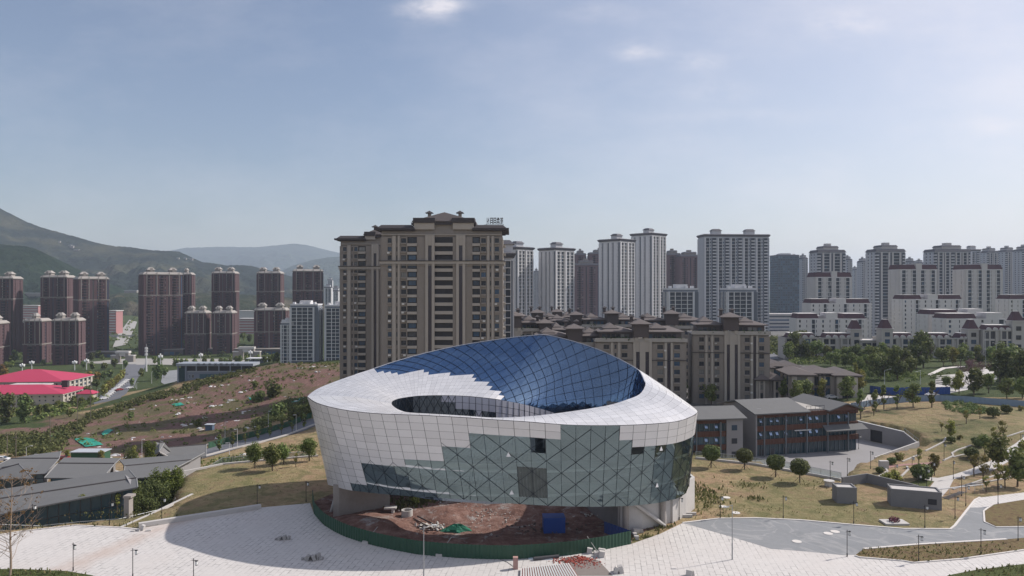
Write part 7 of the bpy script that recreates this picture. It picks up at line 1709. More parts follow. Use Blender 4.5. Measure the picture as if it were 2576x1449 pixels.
for a in (90, 220, 340, 490, 600, 720, 780, 850, 940, 990, 1090, 1200, 1250, 1340, 1410, 1470, 1520, 60, 150):
    AVT.append((T('valm', GT(*C6(a, 735 - (a > 900)*45)), 'young tree', .8 + .25*(a in (1470, 1520)), gr), a, 0))
for (a, b) in [(60, 470), (150, 460), (220, 500), (960, 420), (1040, 380), (1120, 400), (1240, 520), (1280, 530), (880, 540), (30, 560)]:
    FOOT.append((T('val', GT(*C6(a, b)), 'dark tree', 1.2, 'dark trees at the foot of the low brown blocks'), a, b))
scatter('undergrowth', [(0, 1150), (0, 1100), (130, 1085), (190, 1065), (230, 1040), (330, 1010), (470, 968), (640, 925), (640, 935), (480, 990), (330, 1025), (230, 1060), (170, 1110), (150, 1150)], 620, (.9, 2.3), lf_dark, .5, 22, 7)
scatter('undergrowth', [(0, 1045), (0, 1020), (100, 1020), (200, 1010), (270, 1000), (200, 1035), (100, 1060)], 260, (1.0, 2.4), lf_mid, .6, 22, 8)
scatter('undergrowth', [(560, 950), (720, 915), (860, 912), (860, 945), (740, 960), (600, 990)], 220, (.5, 1.3), lf_mid, .4, 20, 9)
scatter('undergrowth', [(300, 1010), (560, 960), (860, 940), (800, 1040), (560, 1110), (300, 1150), (180, 1110)], 240, (.4, 1.4), lf_mid, .35, 22, 10)
scatter('undergrowth', [(640, 1085), (700, 1060), (790, 1040), (785, 1000), (720, 1010), (640, 1060)], 260, (.8, 2.2), lf_dark, .35, 30, 11)
scatter('undergrowth', [(500, 1165), (640, 1140), (790, 1115), (790, 1140), (660, 1155), (540, 1172)], 170, (.5, 1.2), lf_mid, .25, 30, 12)
scatter('undergrowth', [(0, 880), (300, 870), (340, 840), (520, 850), (700, 870), (700, 895), (300, 905), (0, 915)], 330, (1.5, 3.2), lf_dark, 1.0, 20, 13)
scatter('undergrowth', [(270, 860), (350, 855), (350, 760), (270, 770)], 260, (2.5, 5), lf_mid, 1.6, 16, 14)
scatter('undergrowth', [(1910, 900), (2180, 900), (2180, 880), (1910, 850)], 220, (1.5, 3.5), lf_mid, .9, 20, 15)
for k, (px, py, kd, s, lb) in enumerate([(686, 1000, 'shrub', 1.6, 'dark shrub mound on the building ground left of the museum'), (650, 1010, 'shrub', 1.1, 'dark shrub left of the big mound'), (745, 1062, 'shrub', 1.2, 'dark green shrub beside the street near the museum'), (770, 1045, 'shrubm', 1.2, 'bright green shrub against the museum flank'), (700, 1050, 'shrub', 1.2, 'dark bush left of the one beside the street'), (330, 1050, 'shrub', .6, 'small bush on the red field'), (640, 975, 'shrubm', .9, 'light shrub above the dark mound'), (500, 1070, 'shrubm', .8, 'yellow green growth patch on the red field')]):
    T(kd, GT(px, py), lb, s)
for k, (px, py) in enumerate([(552, 1136), (585, 1128), (617, 1117), (649, 1108), (679, 1099), (708, 1092), (735, 1087), (765, 1079)]):
    r_ = T('slim', GT(px, py), ORD[k] + ' young street tree from the left along the street behind the left lawn', .62, 'young trees along the street behind the left lawn')
T('parky', GT(254, 1165), 'yellow green young tree before the green shed behind the grey roofs', .55); T('parky', GT(170, 1158), 'round yellow green tree beside a red car behind the grey roofs', .5); T('parky', GT(340, 1160), 'yellowish tree left of the hall by the street', .6)
B4 = lambda px, py, kd, s, lb: T(kd, GT(px, py), lb, s)
for k, (px, py) in enumerate([(1715, 1008), (1770, 1015), (1790, 1018), (1860, 1012), (1882, 1008), (1700, 1000), (1940, 1003), (1975, 1006), (2010, 1003)]):
    T('park', GT(px, py), 'green tree behind the office roofs, ' + ['second', 'third', 'fourth', 'fifth', 'sixth', 'first', 'seventh', 'eighth', 'ninth'][k] + ' from the left', 1.1, 'trees behind the office roofs')

def autolabel(items, bands, noun):
    left = list(items)
    for test, phrase in bands:
        grp = sorted([i for i in left if test(i[1], i[2])], key=lambda i: i[1]); left = [i for i in left if not test(i[1], i[2])]
        for k, i in enumerate(grp): i[0]['label'] = ORD[k] + ' ' + noun + ' from the left ' + phrase
autolabel(PARKT, [(lambda a, b: b < 375 and a < 700, 'below the left terrace block'), (lambda a, b: b < 410 and a < 1700, 'below the middle terrace block'), (lambda a, b: b < 460, 'below the right terrace block'), (lambda a, b: a < 420 and b > 600, 'around the office roof and villas'), (lambda a, b: b > 660 and a < 1600, 'behind the deep blue hoarding'), (lambda a, b: b > 620, 'between pale hoarding and paved road'), (lambda a, b: a > 1100, 'beside the parking road'), (lambda a, b: True, 'in the thicket right of the villas')], 'leafy tree')
autolabel(SCHT, [(lambda a, b: b > 1150, 'in front of the crimson school hall'), (lambda a, b: b > 1040, 'beside the crimson gatehouse'), (lambda a, b: b > 790 and a < 1500, 'between the school halls and the valley street'), (lambda a, b: b > 790, 'right of the valley street'), (lambda a, b: a < 700, 'along the foot of the left brown towers'), (lambda a, b: True, 'around the cream gate pavilion')], 'leafy tree')
autolabel(AVT, [(lambda a, b: True, 'in the row along the far avenue')], 'young yellowish tree')
autolabel(FOOT, [(lambda a, b: a < 500, 'under the second pair of low brown blocks'), (lambda a, b: True, 'between the stone portal and grey balcony block')], 'dark tree')
# ================================================================ LAMPS
blackm = mat('black_iron', (.02, .02, .022), .5, .3); lampg = mat('lamp_glass', (.55, .56, .55), .3); galv = mat('galvanised', (.32, .33, .34), .45, .5); whitep = mat('white_pole', (.6, .6, .6), .5)
def garden_lamp():
    r = thing('garden_lamp', '', 'lamp'); m = MB(); m.tube([(0,0,0),(0,0,.5)], .085, 8); m.tube([(0,0,.5),(0,0,4.0)], .05, 6); m.build('pole', blackm, r)
    m = MB(); m.box(.05, -.03, 3.72, .62, .03, 3.78); m.box(-.3, -.02, 3.7, -.05, .02, 3.75); m.build('arm', blackm, r)
    m = MB(); m.box(.34, -.13, 3.2, .60, .13, 3.66); m.build('lantern', lampg, r); m = MB(); m.box(.31, -.16, 3.66, .63, .16, 3.72); m.box(.33, -.14, 3.14, .61, .14, 3.2); m.build('lantern_frame', blackm, r); return r
gl0 = None; G6 = 'black garden lamps with a small lantern'
GLAMPS = [((184, 1436), 'black garden lamp on the pink plaza, leftmost of three'), ((334, 1452), 'black garden lamp on the plaza, middle of three'), ((487, 1480), 'black garden lamp on the plaza cut by the bottom edge'), ((275, 1321), 'black garden lamp by the steel railing'), ((647, 1272), 'black garden lamp behind the long low ledge'), ((770, 1263), 'black garden lamp in shade near the museum base'),
 ((407, 1309), 'black garden lamp on the lawn by the diagonal edging'), ((82, 1328), 'black garden lamp before the long roof at far left'), (P_(255, 1060), 'black garden lamp on the brown lawn nearest the museum'), (P_(683, 1058), 'black garden lamp on the lawn edge, second from the museum'), (P_(1162, 1098), 'black garden lamp in front of the square concrete shed'), (P_(1645, 1128), 'black garden lamp in front of the long concrete shed'), (P_(1850, 1060), 'black garden lamp right of the long shed'), (P_(1923, 975), 'black garden lamp by the garden steps, right one'), (P_(1895, 905), 'black garden lamp by the garden steps, left one'),
 (P_(2142, 965), 'taller looking garden lamp beside the path entering from the right'), (P_(1117, 1318), 'black garden lamp at the left tip of the planted strip'), (P_(1603, 1355), 'black garden lamp in the planted strip, left one'), (P_(2026, 1305), 'black garden lamp in the planted strip, right one'), (P_(2278, 1215), 'black garden lamp at the lower edge of the right bed'),
 (P_(1935, 905), 'dark lamp post at the foot of the white base wall')]
for k, ((px, py), lb) in enumerate(GLAMPS):
    if k == len(GLAMPS) - 1: px, py = P5(1935, 905)
    p = G0(px, py); r = garden_lamp() if k == 0 else dup(gl0, (0, 0, 0)); gl0 = gl0 or r; r.location = p; r['label'] = lb; r['group'] = G6; r.rotation_euler = (0, 0, R((k*37) % 60 - 30))
for (a, b), lb in [((235, 925), 'garden lamp on the court edge, left'), ((40, 965), 'garden lamp behind the glass railing'), ((498, 840), 'garden lamp by the red brick step'), ((362, 620), 'garden lamp beside the office corner'), ((1330, 745), 'garden lamp on the slope by the curved edging'), ((1435, 960), 'garden lamp at the bend of the garden path'), ((1190, 975), 'garden lamp behind the clipped bush, right'), ((1132, 1060), 'garden lamp on the small green lawn, right'), ((1037, 1130), 'garden lamp on the small green lawn, left'), ((968, 910), 'garden lamp left of the clipped bush'), ((2197, 625), 'garden lamp high on the slope by the rising path'), ((775, 1000), 'garden lamp by the yellow shrubs')]:
    r = dup(gl0, GT(*q3(a, b)), label=lb); r.rotation_euler = (0, 0, R(a % 90 - 45))
def tall_lamp(name, label, p, H, arm, az, m, r0=.09, double=False, group=None):
    r = thing(name, label, 'street lamp', tuple(p), az, group); mb = MB(); mb.tube([(0,0,0),(0,0,H*.3)], r0, 8); mb.tube([(0,0,H*.3),(0,0,H)], r0*.75, 8, r0*.5); mb.build('pole', m, r)
    mb = MB(); mb.tube([(0,0,H-.1),(arm*.6,0,H+arm*.22),(arm,0,H+arm*.3)], .05, 5)
    if double: mb.tube([(0,0,H-.1),(-arm*.6,0,H+arm*.22),(-arm,0,H+arm*.3)], .05, 5)
    mb.build('arm', m, r); mb = MB(); mb.box(arm-.1, -.14, H+arm*.3-.04, arm+.6, .14, H+arm*.3+.08)
    if double: mb.box(-arm-.6, -.14, H+arm*.3-.04, -arm+.1, .14, H+arm*.3+.08)
    mb.build('lamp_head', lampg, r); return r
tall_lamp('street_lamp', 'tall grey lamp post standing on the sunlit plaza right of the museum', G0(1842, 1408), 8.1, -1.1, 0, galv, .1)
tall_lamp('street_lamp', 'tall grey lamp post with one arm in front of the green hoarding', G0(1066, 1452) , 6.9, 1.3, R(-10), galv, .1)
SL = 'street lamps'
for (px, py, pt_, arm, lb) in [(597, 1128, 1078, -.9, 'white lamp post by the street left of the museum, arm to the left'), (566, 1112, 1062, .3, 'white plain pole behind the hall roof'), (577, 1148, 1112, -1, 'white lamp head rising above the hall roof'), (745, 1085, 1042, -.9, 'white lamp post on the street closest to the museum'), (675, 1078, 1035, .2, 'white plain pole between two young street trees'), (66, 1170, 1125, 1.2, 'white lamp post behind the wide grey roof'), (357, 1162, 1106, .15, 'white plain pole left of the hall by the street')]:
    p = GT(px, py); H = (py - pt_)/F*p.y; tall_lamp('street_lamp', lb, p, H, arm, 0, whitep, .1, group=SL)
for (a, b, tp, arm, lb) in [(412, 760, 490, .2, 'grey lamp pole in front of the villa'), (728, 700, 580, -1.8, 'white street lamp with arm left of the slim trees'), (972, 650, 460, 2.0, 'white street lamp with arm in the middle of the parking road'), (1385, 620, 458, -1.8, 'white street lamp left of the parking lines'), (2135, 400, 20, .2, 'very tall thin grey pole before the terrace block'), (2258, 420, 150, 1.2, 'tall grey twin armed lamp before the right terrace block'), (678, 560, 470, .4, 'grey pole behind the villa corner')]:
    p = GT(*q7(a, b)); H = (b-tp)*.2187/F*p.y; tall_lamp('street_lamp', lb, p, H, arm, 0, whitep, .12, abs(arm) == 1.2, group=SL)
for (a, b, tp, arm) in [(1262, 1115, 965, 1.2), (1423, 960, 840, .3), (1747, 950, 842, -1.8), (1768, 965, 880, .3), (1372, 930, 880, .3), (1962, 890, 740, .3), (1588, 730, 600, 1.5), (1932, 660, 595, 1.5), (2248, 650, 570, 1.5)]:
    p = GT(*V2(a, b)); H = (b-tp)*.1945/F*p.y; tall_lamp('street_lamp', {1262:'white street lamp beside the crimson gatehouse',1423:'white lamp post among the yellow trees left of the valley street',1747:'white street lamp with left arm right of the valley street',1768:'white pole just right of the left armed lamp',1372:'white pole left of the one among the yellow trees',1962:'white lamp post below the big dark tree at the junction',1588:'white twin looking lamp before the cream gate pavilion',1932:'white lamp right of the telecom mast foot',2248:'white lamp on the avenue right of the flower lamp'}[a], p, H, arm, 0, whitep, .14, group='street lamps along the valley street')
# flower-shaped avenue lamps, telecom mast
def flower_lamp(p, H, label):
    r = thing('flower_lamp', label, 'street lamp', tuple(p), 0, 'white flower shaped avenue lamps'); m = MB(); m.tube([(0,0,0),(0,0,H*.75)], .35, 8); m.build('pole', whitep, r); m = MB()
    for k in range(8): a = k*math.pi/4; m.sphere((1.5*math.cos(a), 1.5*math.sin(a), H*.78 + (.9 if k % 2 else 0)), .62, 8, 5, 1.3)
    m.sphere((0, 0, H*.95), .7, 8, 5, 1.4); m.build('petals', mat('white_petals', (.7, .7, .7), .5), r)
for (a, b, tp, lb) in [(288, 760, 670, 'flower lamp behind the crimson roof, first from the left'), (410, 720, 605, 'flower lamp second from the left, above the crimson roof'), (965, 720, 630, 'flower lamp third from the left'), (1118, 715, 575, 'flower lamp fourth from the left, left of the gate')]:
    p = GT(*V2(a, b)); flower_lamp(p, max(8, (b-tp)*.1945/F*p.y), lb)
for (a, b, tp, lb) in [(430, 690, 555, 'flower lamp right of the mast, left one'), (1140, 690, 510, 'flower lamp right of the mast, before the stone portal')]:
    p = GT(*C6(a, b)); flower_lamp(p, max(8, (b-tp)*.17588/F*p.y), lb)
flower_lamp(GT(*V2(2075, 700)), 13, 'flower lamp just right of the white mast')
def mast(p, H, label):
    r = thing('telecom_mast', label, 'mast', tuple(p)); m = MB(); m.tube([(0,0,0),(0,0,H*.85)], .75, 10, .35); m.tube([(0,0,H*.85),(0,0,H)], .12, 6); m.build('pole', whitep, r); m = MB()
    for z in (.62, .74, .84):
        for k in range(6): a = k*math.pi/3; m.box(1.0*math.cos(a)-.2, 1.0*math.sin(a)-.2, H*z-.9, 1.0*math.cos(a)+.2, 1.0*math.sin(a)+.2, H*z+.9)
    m.build('antennas', mat('white_petals', (.7, .7, .7)), r)
p = GT(*V2(1892, 735)); mast(p, (735-380)*.1945/F*p.y, 'white telecom mast with antenna clusters beside the valley street')
p = GT(1919, 908); mast(p, (908-808)/F*p.y, 'white telecom mast right of the brown mid rises')
# stone portal, gate pavilion, long shop row
def portal(label, px, py, w, h, name='stone_portal'):
    p = GT(px, py); r = thing(name, label, 'gate', tuple(p)); m = MB()
    for x0, x1, h_ in ((-w/2, -w*.28, h*.7), (-w*.28, -w*.14, h), (w*.14, w*.28, h), (w*.28, w/2, h*.7)): m.box(x0, 0, -2, x1, 4, h_)
    m.build('piers', cream, r); m = MB(); m.box(-w*.3, -.4, h, w*.3, 4.4, h+2.0); m.box(-w/2-.3, -.3, h*.7, -w*.28-.01, 4.3, h*.7+.8); m.box(w*.28+.01, -.3, h*.7, w/2+.3, 4.3, h*.7+.8); m.box(-w*.139, .5, h*.7, w*.139, 3, h-.001); m.build('cornice', wht2, r)
portal('stone portal with tall centre before the low brown blocks', *C6(1080, 640), 26, 10); portal('cream gate pavilion left of the white mast', 307, 912, 22, 9, 'gate_pavilion')
gsh = 'low shop rows at the foot of the brown blocks'
for k, (a, b, c_) in enumerate([(120, 200, 905), (225, 300, 900), (385, 460, 893), (470, 600, 892), (640, 712, 893)]):
    pa_, pb_ = GT(a, c_), GT(b, c_); r = thing('shop_row', ['low dark shop row left part under the first low blocks', 'low dark shop row left of the cream gate pavilion', 'low dark shop row right of the white mast', 'low dark shop row under the second pair of low blocks', 'low shop row with pale roof beside the grey balcony block'][k], 'shops', tuple(pa_), 0, gsh); L_ = pb_.x - pa_.x; P = Parts(); P['wall'].box(0, 0, -3, L_, 12, 5.5); P['cornice'].box(-.5, -.6, 5.5, L_+.5, 12.5, 6.4)
    f = Fac(0, 0, 0); [f.box(P['shopfront'], u_+.4, u_+5.2, 0, .1, .3, 3.6) for u_ in np.arange(0, L_-5, 6)]; finish(r, P, dict(wall=mat('shop_brown', (.12, .10, .10), .85), cornice=cream, shopfront=w_grey))
# viaduct
pa_, pb_ = W(262, 846, 1080), W(420, 846, 1080); r = thing('viaduct', 'concrete road viaduct crossing the valley between the tower groups', 'bridge', (pa_.x, 1080, pa_.z)); m = MB(); L_ = pb_.x-pa_.x; m.box(0, 0, -1.5, L_, 12, 1.0); m.box(0, -.3, 1.0, L_, 0, 2.1); m.build('deck', cm_, r); m = MB(); [m.box(x_, 3, -30, x_+3.2, 9, -1.5) for x_ in (20, 32, 70)]; m.build('piers', cm_, r)
sheet('valley_track', gpt([(283, 875), (318, 868), (345, 810), (325, 805), (300, 835)]), mat('dusty_paving', (.32,.31,.29)), .6, step=12)
# further buildings in the valley
for lb, a, b, yt, d, kd in [('white and red striped block between the left towers', 56, 96, 770, 1250, 'office2'), ('pinkish block right of the second tall tower', 272, 292, 783, 1150, 'office2'), ('pink red block under the curved roof arena', 600, 642, 803, 1100, 'office2'), ('low white industrial hall beyond the low blocks', 600, 640, 783, 1500, 'office2'), ('low brown podium beneath the blue glass office tower', 1930, 2020, 792, 850, 'office2')]:
    x, w, z, H = place(a, b, yt, d, 2); r = thing('campus_block', lb, 'building', (x, d, z), 0); P = Parts(); P['wall'].box(-w/2, 0, -4, w/2, 20, H); f = Fac(-w/2, 0, 0)
    nfl = max(2, int(H/4)); [f.box(P['band'], 1, w-1, .0, .2, k*H/nfl+1.2, k*H/nfl+3.0) for k in range(nfl)]; P['roof'].box(-w/2-1, -1, H, w/2+1, 21, H+1.2)
    finish(r, P, dict(wall=mat('pink_wall', (.34, .17, .17), .85) if 'pink' in lb or 'red' in lb else wht2, band=w_grey if 'podium' in lb else wht2, roof=wht2))
for k, (px, py) in enumerate([(177, 620), (190, 627), (150, 609), (446, 652), (470, 651), (500, 656)]):
    pass
# ================================================================ CARS
def car():
    r = thing('parked_car', '', 'car'); prof = [(-2.2,.35),(-2.25,.75),(-1.9,.92),(-1.45,.98),(-.9,1.42),(.55,1.45),(1.25,1.0),(2.05,.85),(2.2,.6),(2.2,.35)]
    m = MB(); k = 0; n = len(prof)
    for y in (-.85, .85): m.v += [(x, y*(.86 if z > 1.1 else 1), z) for x, z in prof]
    m.f = [tuple(range(n)), tuple(reversed(range(n, 2*n)))] + [(i, n+i, n+(i+1) % n, (i+1) % n) for i in range(n)]; m.build('body', CARW, r)
    m = MB(); m.quad((-1.3, -.8, 1.05), (1.0, -.8, 1.05), (.45, -.77, 1.38), (-.85, -.77, 1.38)); m.quad((1.32,-.68,1.02),(1.32,.68,1.02),(.62,.66,1.41),(.62,-.66,1.41)); m.v = [(x*1.01, y*1.02, z+.012) for x, y, z in m.v]; m.build('glass', w_dark, r)
    for x, y in ((-1.35,-.86),(1.35,-.86),(-1.35,.86),(1.35,.86)): m = MB(); m.tube([(x, y-.1, .33), (x, y+.1, .33)], .33, 12); m.build('wheel', mat('tyre', (.02,.02,.02), .9), r)
    return r
CARW = mat('car_paint_white', (.62, .62, .62), .25, 0, .03, .3, .6); CARR = mat('car_paint_red', (.25, .03, .03), .3); CARG = mat('car_paint_grey', (.12, .13, .15), .3)
c0_ = car(); c0_['label'] = 'white car parked on the street beside the museum flank'; c0_.location = GT(752, 1061) + Vector((0, 0, .15)); c0_.rotation_euler = (0, 0, R(28))
for k in range(13):
    f = k/12; p = GT(*V2(1345 + (1640-1345)*f, 1100 - (1100-860)*f)); r = dup(c0_, p + Vector((0, 0, .2)), R(62), ORD[k] + ' white car from the near end of the line left of the valley street'); r['group'] = 'cars parked along the valley street'
def paint(r, m):
    for ch in r.children:
        if ch.name.startswith('body'): ch.data = ch.data.copy(); ch.data.materials[0] = m
r = dup(c0_, GT(*V2(1545, 985)) + Vector((0,0,.2)), R(60), 'rust red car driving on the valley street'); paint(r, CARR); r = dup(c0_, GT(*V2(1675, 960)) + Vector((0,0,.2)), R(62), 'white car at the right kerb of the valley street')
r = dup(c0_, GT(157, 1160) + Vector((0,0,.2)), R(10), 'red car half hidden behind the left grey roofs'); paint(r, CARR)
r = dup(c0_, GT(*V2(1625, 780)) + Vector((0,0,.2)), R(70), 'dark grey car at the junction of the valley street'); paint(r, CARG); r = dup(c0_, GT(4, 1163) + Vector((0,0,.3)), R(5), 'white car cut by the left edge behind the grey roofs')
for k, (a, b) in enumerate([(360, 790), (1520, 765)]):
    r = dup(c0_, GT(*q7(a, b)) + Vector((0,0,.2)), R(10), ['white car beside the villa trees', 'white car parked left of the parking lines'][k])
# ================================================================ LITTER ON THE BUILDING GROUND
rr = random.Random(31); wsh = mat('white_sheeting', (.62, .61, .6), .7, 0, .1, 1); teal = mat('green_tarpaulin', (.02, .27, .19), .7, 0, .2, .8)
SCR = []
spots = [(120,1115),(231,1090),(200,1062),(345,1062),(330,1104),(470,1068),(510,1077),(520,1080),(560,1070),(590,1060),(640,1060),(655,1052),(690,1030),(600,1028),(575,1012),(545,1020),(500,1018),(492,1013),(470,1011),(440,1018),(450,1005),(620,985),(690,958),(640,957),(575,968),(560,968),(540,972),(530,970),(740,957),(765,925),(790,923),(812,922),(800,935),(830,940),(605,945),(650,947),(700,1075),(712,1068),(725,1000),(760,1008),(300,1185),(410,1157),(430,1150),(395,1165),(330,1150),(275,1150),(610,1150),(450,1040),(330,1030),(255,1035),(395,1020),(520,1050),(620,1035),(660,1060),(585,1005),(560,985),(480,1000),(500,975),(640,1000),(420,1100),(560,1100),(300,1090),(255,1125),(225,1150),(640,1075),(345,1130)]
for k, (px, py) in enumerate(spots):
    g = GT(px, py); m = MB(); s = rr.uniform(.5, 1.25)
    for q in range(rr.randrange(2, 6)): heap(m, (g.x + rr.gauss(0, s*1.3), g.y + rr.gauss(0, s*1.5), g.z-.05), s*rr.uniform(.4, 1.3), s*rr.uniform(.25, .7), s*rr.uniform(.15, .5), rr, 8, 2, .35)
    o = m.build('plastic_sheeting', wsh); tag(o, 'x', 'sheeting', 'white scraps on the building ground'); SCR.append((o, px, py))
for k, (a, b, c_, d, lb) in enumerate([((127, 1098), (152, 1092), (160, 1098), (133, 1108), 'teal net strip near the left side of the red field'), ((185, 1105), (232, 1104), (260, 1120), (215, 1126), 'largest bright teal net on the left slope'), ((432, 1018), (455, 1014), (468, 1019), (440, 1023), 'thin teal net strip in the middle of the red field'), ((738, 1004), (768, 1000), (760, 1013), (733, 1014), 'teal tarpaulin near the museum flank'), ((625, 1002), (650, 1000), (650, 1006), (630, 1007), 'small teal scrap high on the red field'), ((255, 1092), (272, 1080), (285, 1084), (262, 1100), 'narrow teal net on the bank')]):
    pts = [GT(*q_) for q_ in (a, b, c_, d)]; m = MB(); n = 8
    G_ = [[pts[0].lerp(pts[1], i/n).lerp(pts[3].lerp(pts[2], i/n), j/n) for i in range(n+1)] for j in range(n+1)]
    for j in range(n+1):
        for i in range(n+1): v = G_[j][i]; v.z = gz(v.x, v.y) + .15 + .25*rr.random()
    for j in range(n):
        for i in range(n): m.quad(G_[j][i], G_[j][i+1], G_[j+1][i+1], G_[j+1][i])
    tag(m.build('tarpaulin', teal), lb, 'tarpaulin')
autolabel(SCR, [(lambda a, b: b < 962, 'near the brow of the building ground'), (lambda a, b: b < 1016, 'on the upper slope of the red earth'), (lambda a, b: b < 1056, 'on the middle slope of the red earth'), (lambda a, b: b < 1095, 'on the lower slope of the red earth'), (lambda a, b: True, 'at the foot of the red earth slope')], 'white scrap of sheeting')
def shed(px, py, w, h, d, m_, label, name='shed', z=.0):
    p = GT(px, py); r = thing(name, label, name, tuple(p)); m = MB(); m.box(-w/2, 0, -.3, w/2, d, h); m.build('wall', m_, r); m = MB(); m.box(-w/2-.3, -.3, h, w/2+.3, d+.3, h+.2); m.build('roof', mat('pale_blue_grey', (.38,.41,.45)), r)
shed(218, 1165, 9, 3.0, 4, mat('dark_green_wall', (.03, .09, .05), .8), 'dark green site shed behind the grey roofs'); shed(525, 1083, 2.6, 2.0, 2, mat('dusty_blue', (.08,.12,.18)), 'small blue shed on the red field'); shed(438, 1162, 5, 1.5, 3, redb, 'low hut with red roof behind the hall by the street')
shed(238, 1160, 4, 2.6, 3, mat('dark_green_wall', (.03,.09,.05)), 'second green shed right of the longer one')
m = MB(); a_ = GT(100, 1169); m.box(a_.x-1.6, a_.y, a_.z+1.5, a_.x+2.4, a_.y+.15, a_.z+3.0); m.box(a_.x, a_.y, a_.z, a_.x+.15, a_.y+.15, a_.z+1.5); tag(m.build('notice_board', whitef), 'blank white board on a post below the left street lamp', 'board')
for k, (px, py, h) in enumerate([(18, 1150, 7.5), (40, 1155, 7), (126, 1110, 9), (195, 1062, 12), (228, 1058, 14)]):
    p = GT(px, py); m = MB(); m.tube([p, p + Vector((0, 0, h))], .12, 5); m.box(p.x-.9, p.y-.05, p.z+h-.8, p.x+.9, p.y+.05, p.z+h-.65); tag(m.build('utility_pole', mat('pole_wood', (.14,.12,.1), .9)), ['utility pole nearest the left edge', 'second utility pole from the left edge', 'utility pole above the white board', 'utility pole on the bank beside the field road', 'tall thin pole on the bank right of the field road'][k], 'pole')
# green mesh fence along the street, road side line
corrug('site_hoarding', 'dark green fence along the far side of the street left of the museum', [(p[0]-3.2, p[1]+8.5) for p in lane[1:6]], 2.0, mat('dark_green_wall', (.03,.09,.05)), pitch=.8, follow=True)
kerb('kerb', [(p[0]+2.6, p[1]-7.4) for p in lane[1:6]], .5, .5, cm_)
# garden steps
a_ = P_(1760, 905); 
m = MB()
for k in range(9):
    p = G0(*P_(1765+k*14, 918-k*3)); q_ = G0(*P_(1800+k*14+12, 930-k*4)); m.tube([(p.x, p.y, .1+k*.05), (q_.x, q_.y, .1+k*.05)], .1, 4)
tag(m.build('garden_steps', stonem), 'flight of low garden steps between two lamps right of the long shed', 'steps')
m = MB(); p, q_ = G0(*P_(1640, 905)), G0(*P_(2040, 868)); m.tube([(p.x, p.y, 1.0), (q_.x, q_.y, 1.2)], .14, 5); [m.tube([(p.x+(q_.x-p.x)*f, p.y+(q_.y-p.y)*f, 0), (p.x+(q_.x-p.x)*f, p.y+(q_.y-p.y)*f, 1.1)], .05, 4) for f in np.linspace(0, 1, 8)]; tag(m.build('handrail', whitep), 'long white handrail above the garden steps', 'railing')
m = MB(); p = GT(*q3(660, 840)); m.box(p.x-1, p.y, p.z, p.x+.9, p.y+.9, p.z+1.7); tag(m.build('cabinet', cm_), 'pale utility cabinet beside the garden edging', 'cabinet')
# ================================================================ HILLS
def hill(name, ridge, d, depth, seed, m, amp=14, x0=None, x1=None, base=-40, back=1.2, n=260, rough=1.0):
    """range whose crest follows ridge (picture columns and heights seen at distance d); the slope comes depth metres towards us"""
    px = [r[0] for r in ridge]; pz = [CAMZ - (r[1]-724.5)/F*d for r in ridge]; xx = [(p-1288)/F*d for p in px]
    X_ = np.linspace(xx[0], xx[-1], n); Rz = np.interp(X_, xx, pz); K = 60; T_ = np.concatenate([np.linspace(0, 1, K), 1 + np.linspace(.05, back, 14)])
    gx, gt = np.meshgrid(X_, T_); y = d - depth + gt*depth; zz = np.interp(gx, X_, Rz)
    s = np.where(gt <= 1, (gt**1.25), np.clip(1 - (gt-1)/back, 0, 1)**1.2); noise = fbm(gx, y, depth*.11, seed)*amp*1.6 + fbm(gx, y, depth*.035, seed+1)*amp*.55 + fbm(gx, y, depth*.012, seed+2)*amp*.22
    env = np.clip(gt*3, 0, 1) * np.clip((1-gt)*2.5, .06, 1)
    z = base + (zz - base)*s + noise*env*rough + np.random.RandomState(seed).rand(*gx.shape)*amp*.08*np.clip(gt, 0, 1)
    ny_, nx_ = gx.shape; V = np.stack([gx.ravel(), y.ravel(), z.ravel()], 1); ii = (np.arange(ny_-1)[:, None]*nx_ + np.arange(nx_-1)[None]).ravel(); fq = np.stack([ii, ii+1, ii+1+nx_, ii+nx_], 1)
    me = bpy.data.meshes.new(name); me.from_pydata(V.tolist(), [], fq.tolist()); me.materials.append(m); me.update(); o = bpy.data.objects.new(name, me); COL.objects.link(o); o['kind'] = 'structure'; return o
def hillmat(name, sc, cols, field=None, fs=.002):
    m = bpy.data.materials.new(name); t = NT(m); n = t.noise(sc, 6, .7); n2 = t.noise(fs, 4, .6)
    c = t.ramp(n, [(.3, cols[0]), (.5, cols[1]), (.7, cols[2])])
    if field: c = t.mix(t.math('MULTIPLY', t.ramp(n2, [(.52, 0.0), (.6, 1.0)]), t.ramp(n, [(.3, .3), (.6, 1.0)])), c, field)
    t.bsdf(c, .95, 0, .05, bump=t.noise(sc*2.2, 5, .75), bstr=1.0, bdist=14); return m
hm1 = hillmat('hill_woods', .03, [(.006,.016,.010), (.016,.032,.018), (.036,.055,.028)]); hm2 = hillmat('mountain_woods', .014, [(.008,.014,.012), (.015,.024,.019), (.028,.038,.027)], (.06, .062, .038), .0028); hm3 = hillmat('far_range', .005, [(.02,.03,.02), (.03,.045,.03), (.05,.06,.04)])
hill('mountain', [(-700,430),(-300,455),(-120,480),(0,525),(30,540),(60,555),(100,570),(150,585),(200,600),(240,611),(290,620),(330,623),(370,629),(420,633),(450,634),(470,642),(490,655),(530,660),(570,666),(630,668),(680,682),(720,692),(760,715),(810,745),(870,770),(940,790),(1000,800)], 3400, 1500, 3, hm2, 26, n=420)
hill('wooded_hill', [(-700,560),(-300,590),(-120,607),(0,616),(50,619),(90,627),(120,642),(160,672),(190,690),(230,712),(260,738),(300,756),(350,775),(420,790)], 2000, 650, 8, hm1, 15, n=300)
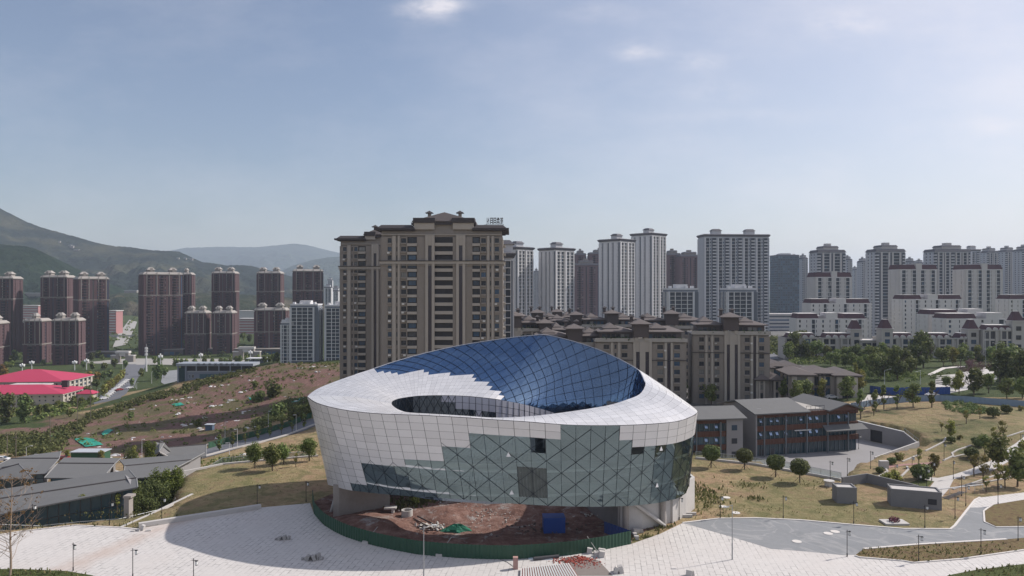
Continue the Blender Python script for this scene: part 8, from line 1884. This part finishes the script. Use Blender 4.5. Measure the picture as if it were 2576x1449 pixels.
hill('valley_slope', [(40,750),(100,740),(180,738),(260,745),(330,735),(420,733),(520,738),(640,742),(760,752),(880,775),(1000,792)], 1950, 500, 12, hillmat('slope_fields', .02, [(.015,.025,.015), (.035,.045,.025), (.06,.06,.035)], (.13, .11, .075), .006), 10, n=260)
hill('far_range', [(350,660),(430,630),(470,622),(530,621),(600,622),(650,622),(700,618),(735,614),(770,618),(820,628),(870,640),(950,655),(1050,670),(1180,682),(1300,690),(1400,682),(1500,690),(1700,700),(2000,705),(2300,700),(2600,705)], 10500, 3000, 5, hm3, 60, n=300)
hill('far_range', [(620,720),(690,690),(740,668),(780,656),(820,648),(880,645),(960,665),(1100,700)], 7000, 1600, 6, hm3, 30, n=140)
# the few white farm buildings on the slopes
from mathutils.bvhtree import BVHTree
dg = bpy.context.evaluated_depsgraph_get()
def onhill(px, py):
    best = None
    for o in COL.objects:
        if o.name.startswith(('mountain', 'wooded_hill', 'valley_slope')):
            bv = BVHTree.FromPolygons([v.co[:] for v in o.data.vertices], [p.vertices[:] for p in o.data.polygons]) if o.name not in _bv else _bv[o.name]; _bv[o.name] = bv
            h = bv.ray_cast(Vector((0, 0, CAMZ)), W(px, py, 1).normalized() if False else (W(px, py, 1000) - Vector((0, 0, CAMZ))).normalized())
            if h[0] and (best is None or h[0].y < best.y): best = h[0]
    return best
_bv = {}
for k, (px, py, w, h) in enumerate([(181, 624, 16, 9), (193, 631, 22, 5), (150, 610, 7, 5), (177, 619, 12, 4), (466, 652, 12, 5), (480, 654, 20, 6), (448, 651, 10, 4), (630, 654, 26, 6), (330, 737, 34, 6), (75, 743, 60, 5), (612, 659, 14, 5)]):
    p = onhill(px, py)
    if p is None: continue
    r = thing('farmhouse', ['white farmhouse with flat top on the mountain slope at left', 'long low white farmhouse below it', 'tiny white house highest on the mountain slope', 'small pinkish house just above the white farmhouse', 'small white house on the mountain shoulder', 'low white house row on the mountain shoulder', 'leftmost tiny house of the shoulder row', 'pale long house on the right mountain ridge', 'long pale shed between the tower groups', 'pale quarry shed behind the left towers', 'tiny house left of the ridge house'][k], 'house', tuple(p)); m = MB(); m.box(-w/2, -4, -3, w/2, 5, h); m.build('wall', cream, r); m = MB(); m.frustum(-w/2-1, -5, w/2+1, 6, h, h+1.6, .8); m.build('roof', mat('pale_roof', (.3,.3,.3)), r)
# ================================================================ HAZE
hz = MB(); hz.box(-9000, -3000, -130, 9000, 15500, 640)
hm = bpy.data.materials.new('haze'); hm.use_nodes = True; hn = hm.node_tree.nodes; hn.clear()
ho = hn.new('ShaderNodeOutputMaterial'); hv = hn.new('ShaderNodeVolumePrincipled'); hv.inputs['Color'].default_value = (.72, .83, 1.0, 1)
hv.inputs['Density'].default_value = 0.000075; hv.inputs['Anisotropy'].default_value = 0.15
hm.node_tree.links.new(hv.outputs[0], ho.inputs['Volume'])
haze = hz.build('haze', hm, kind='stuff')
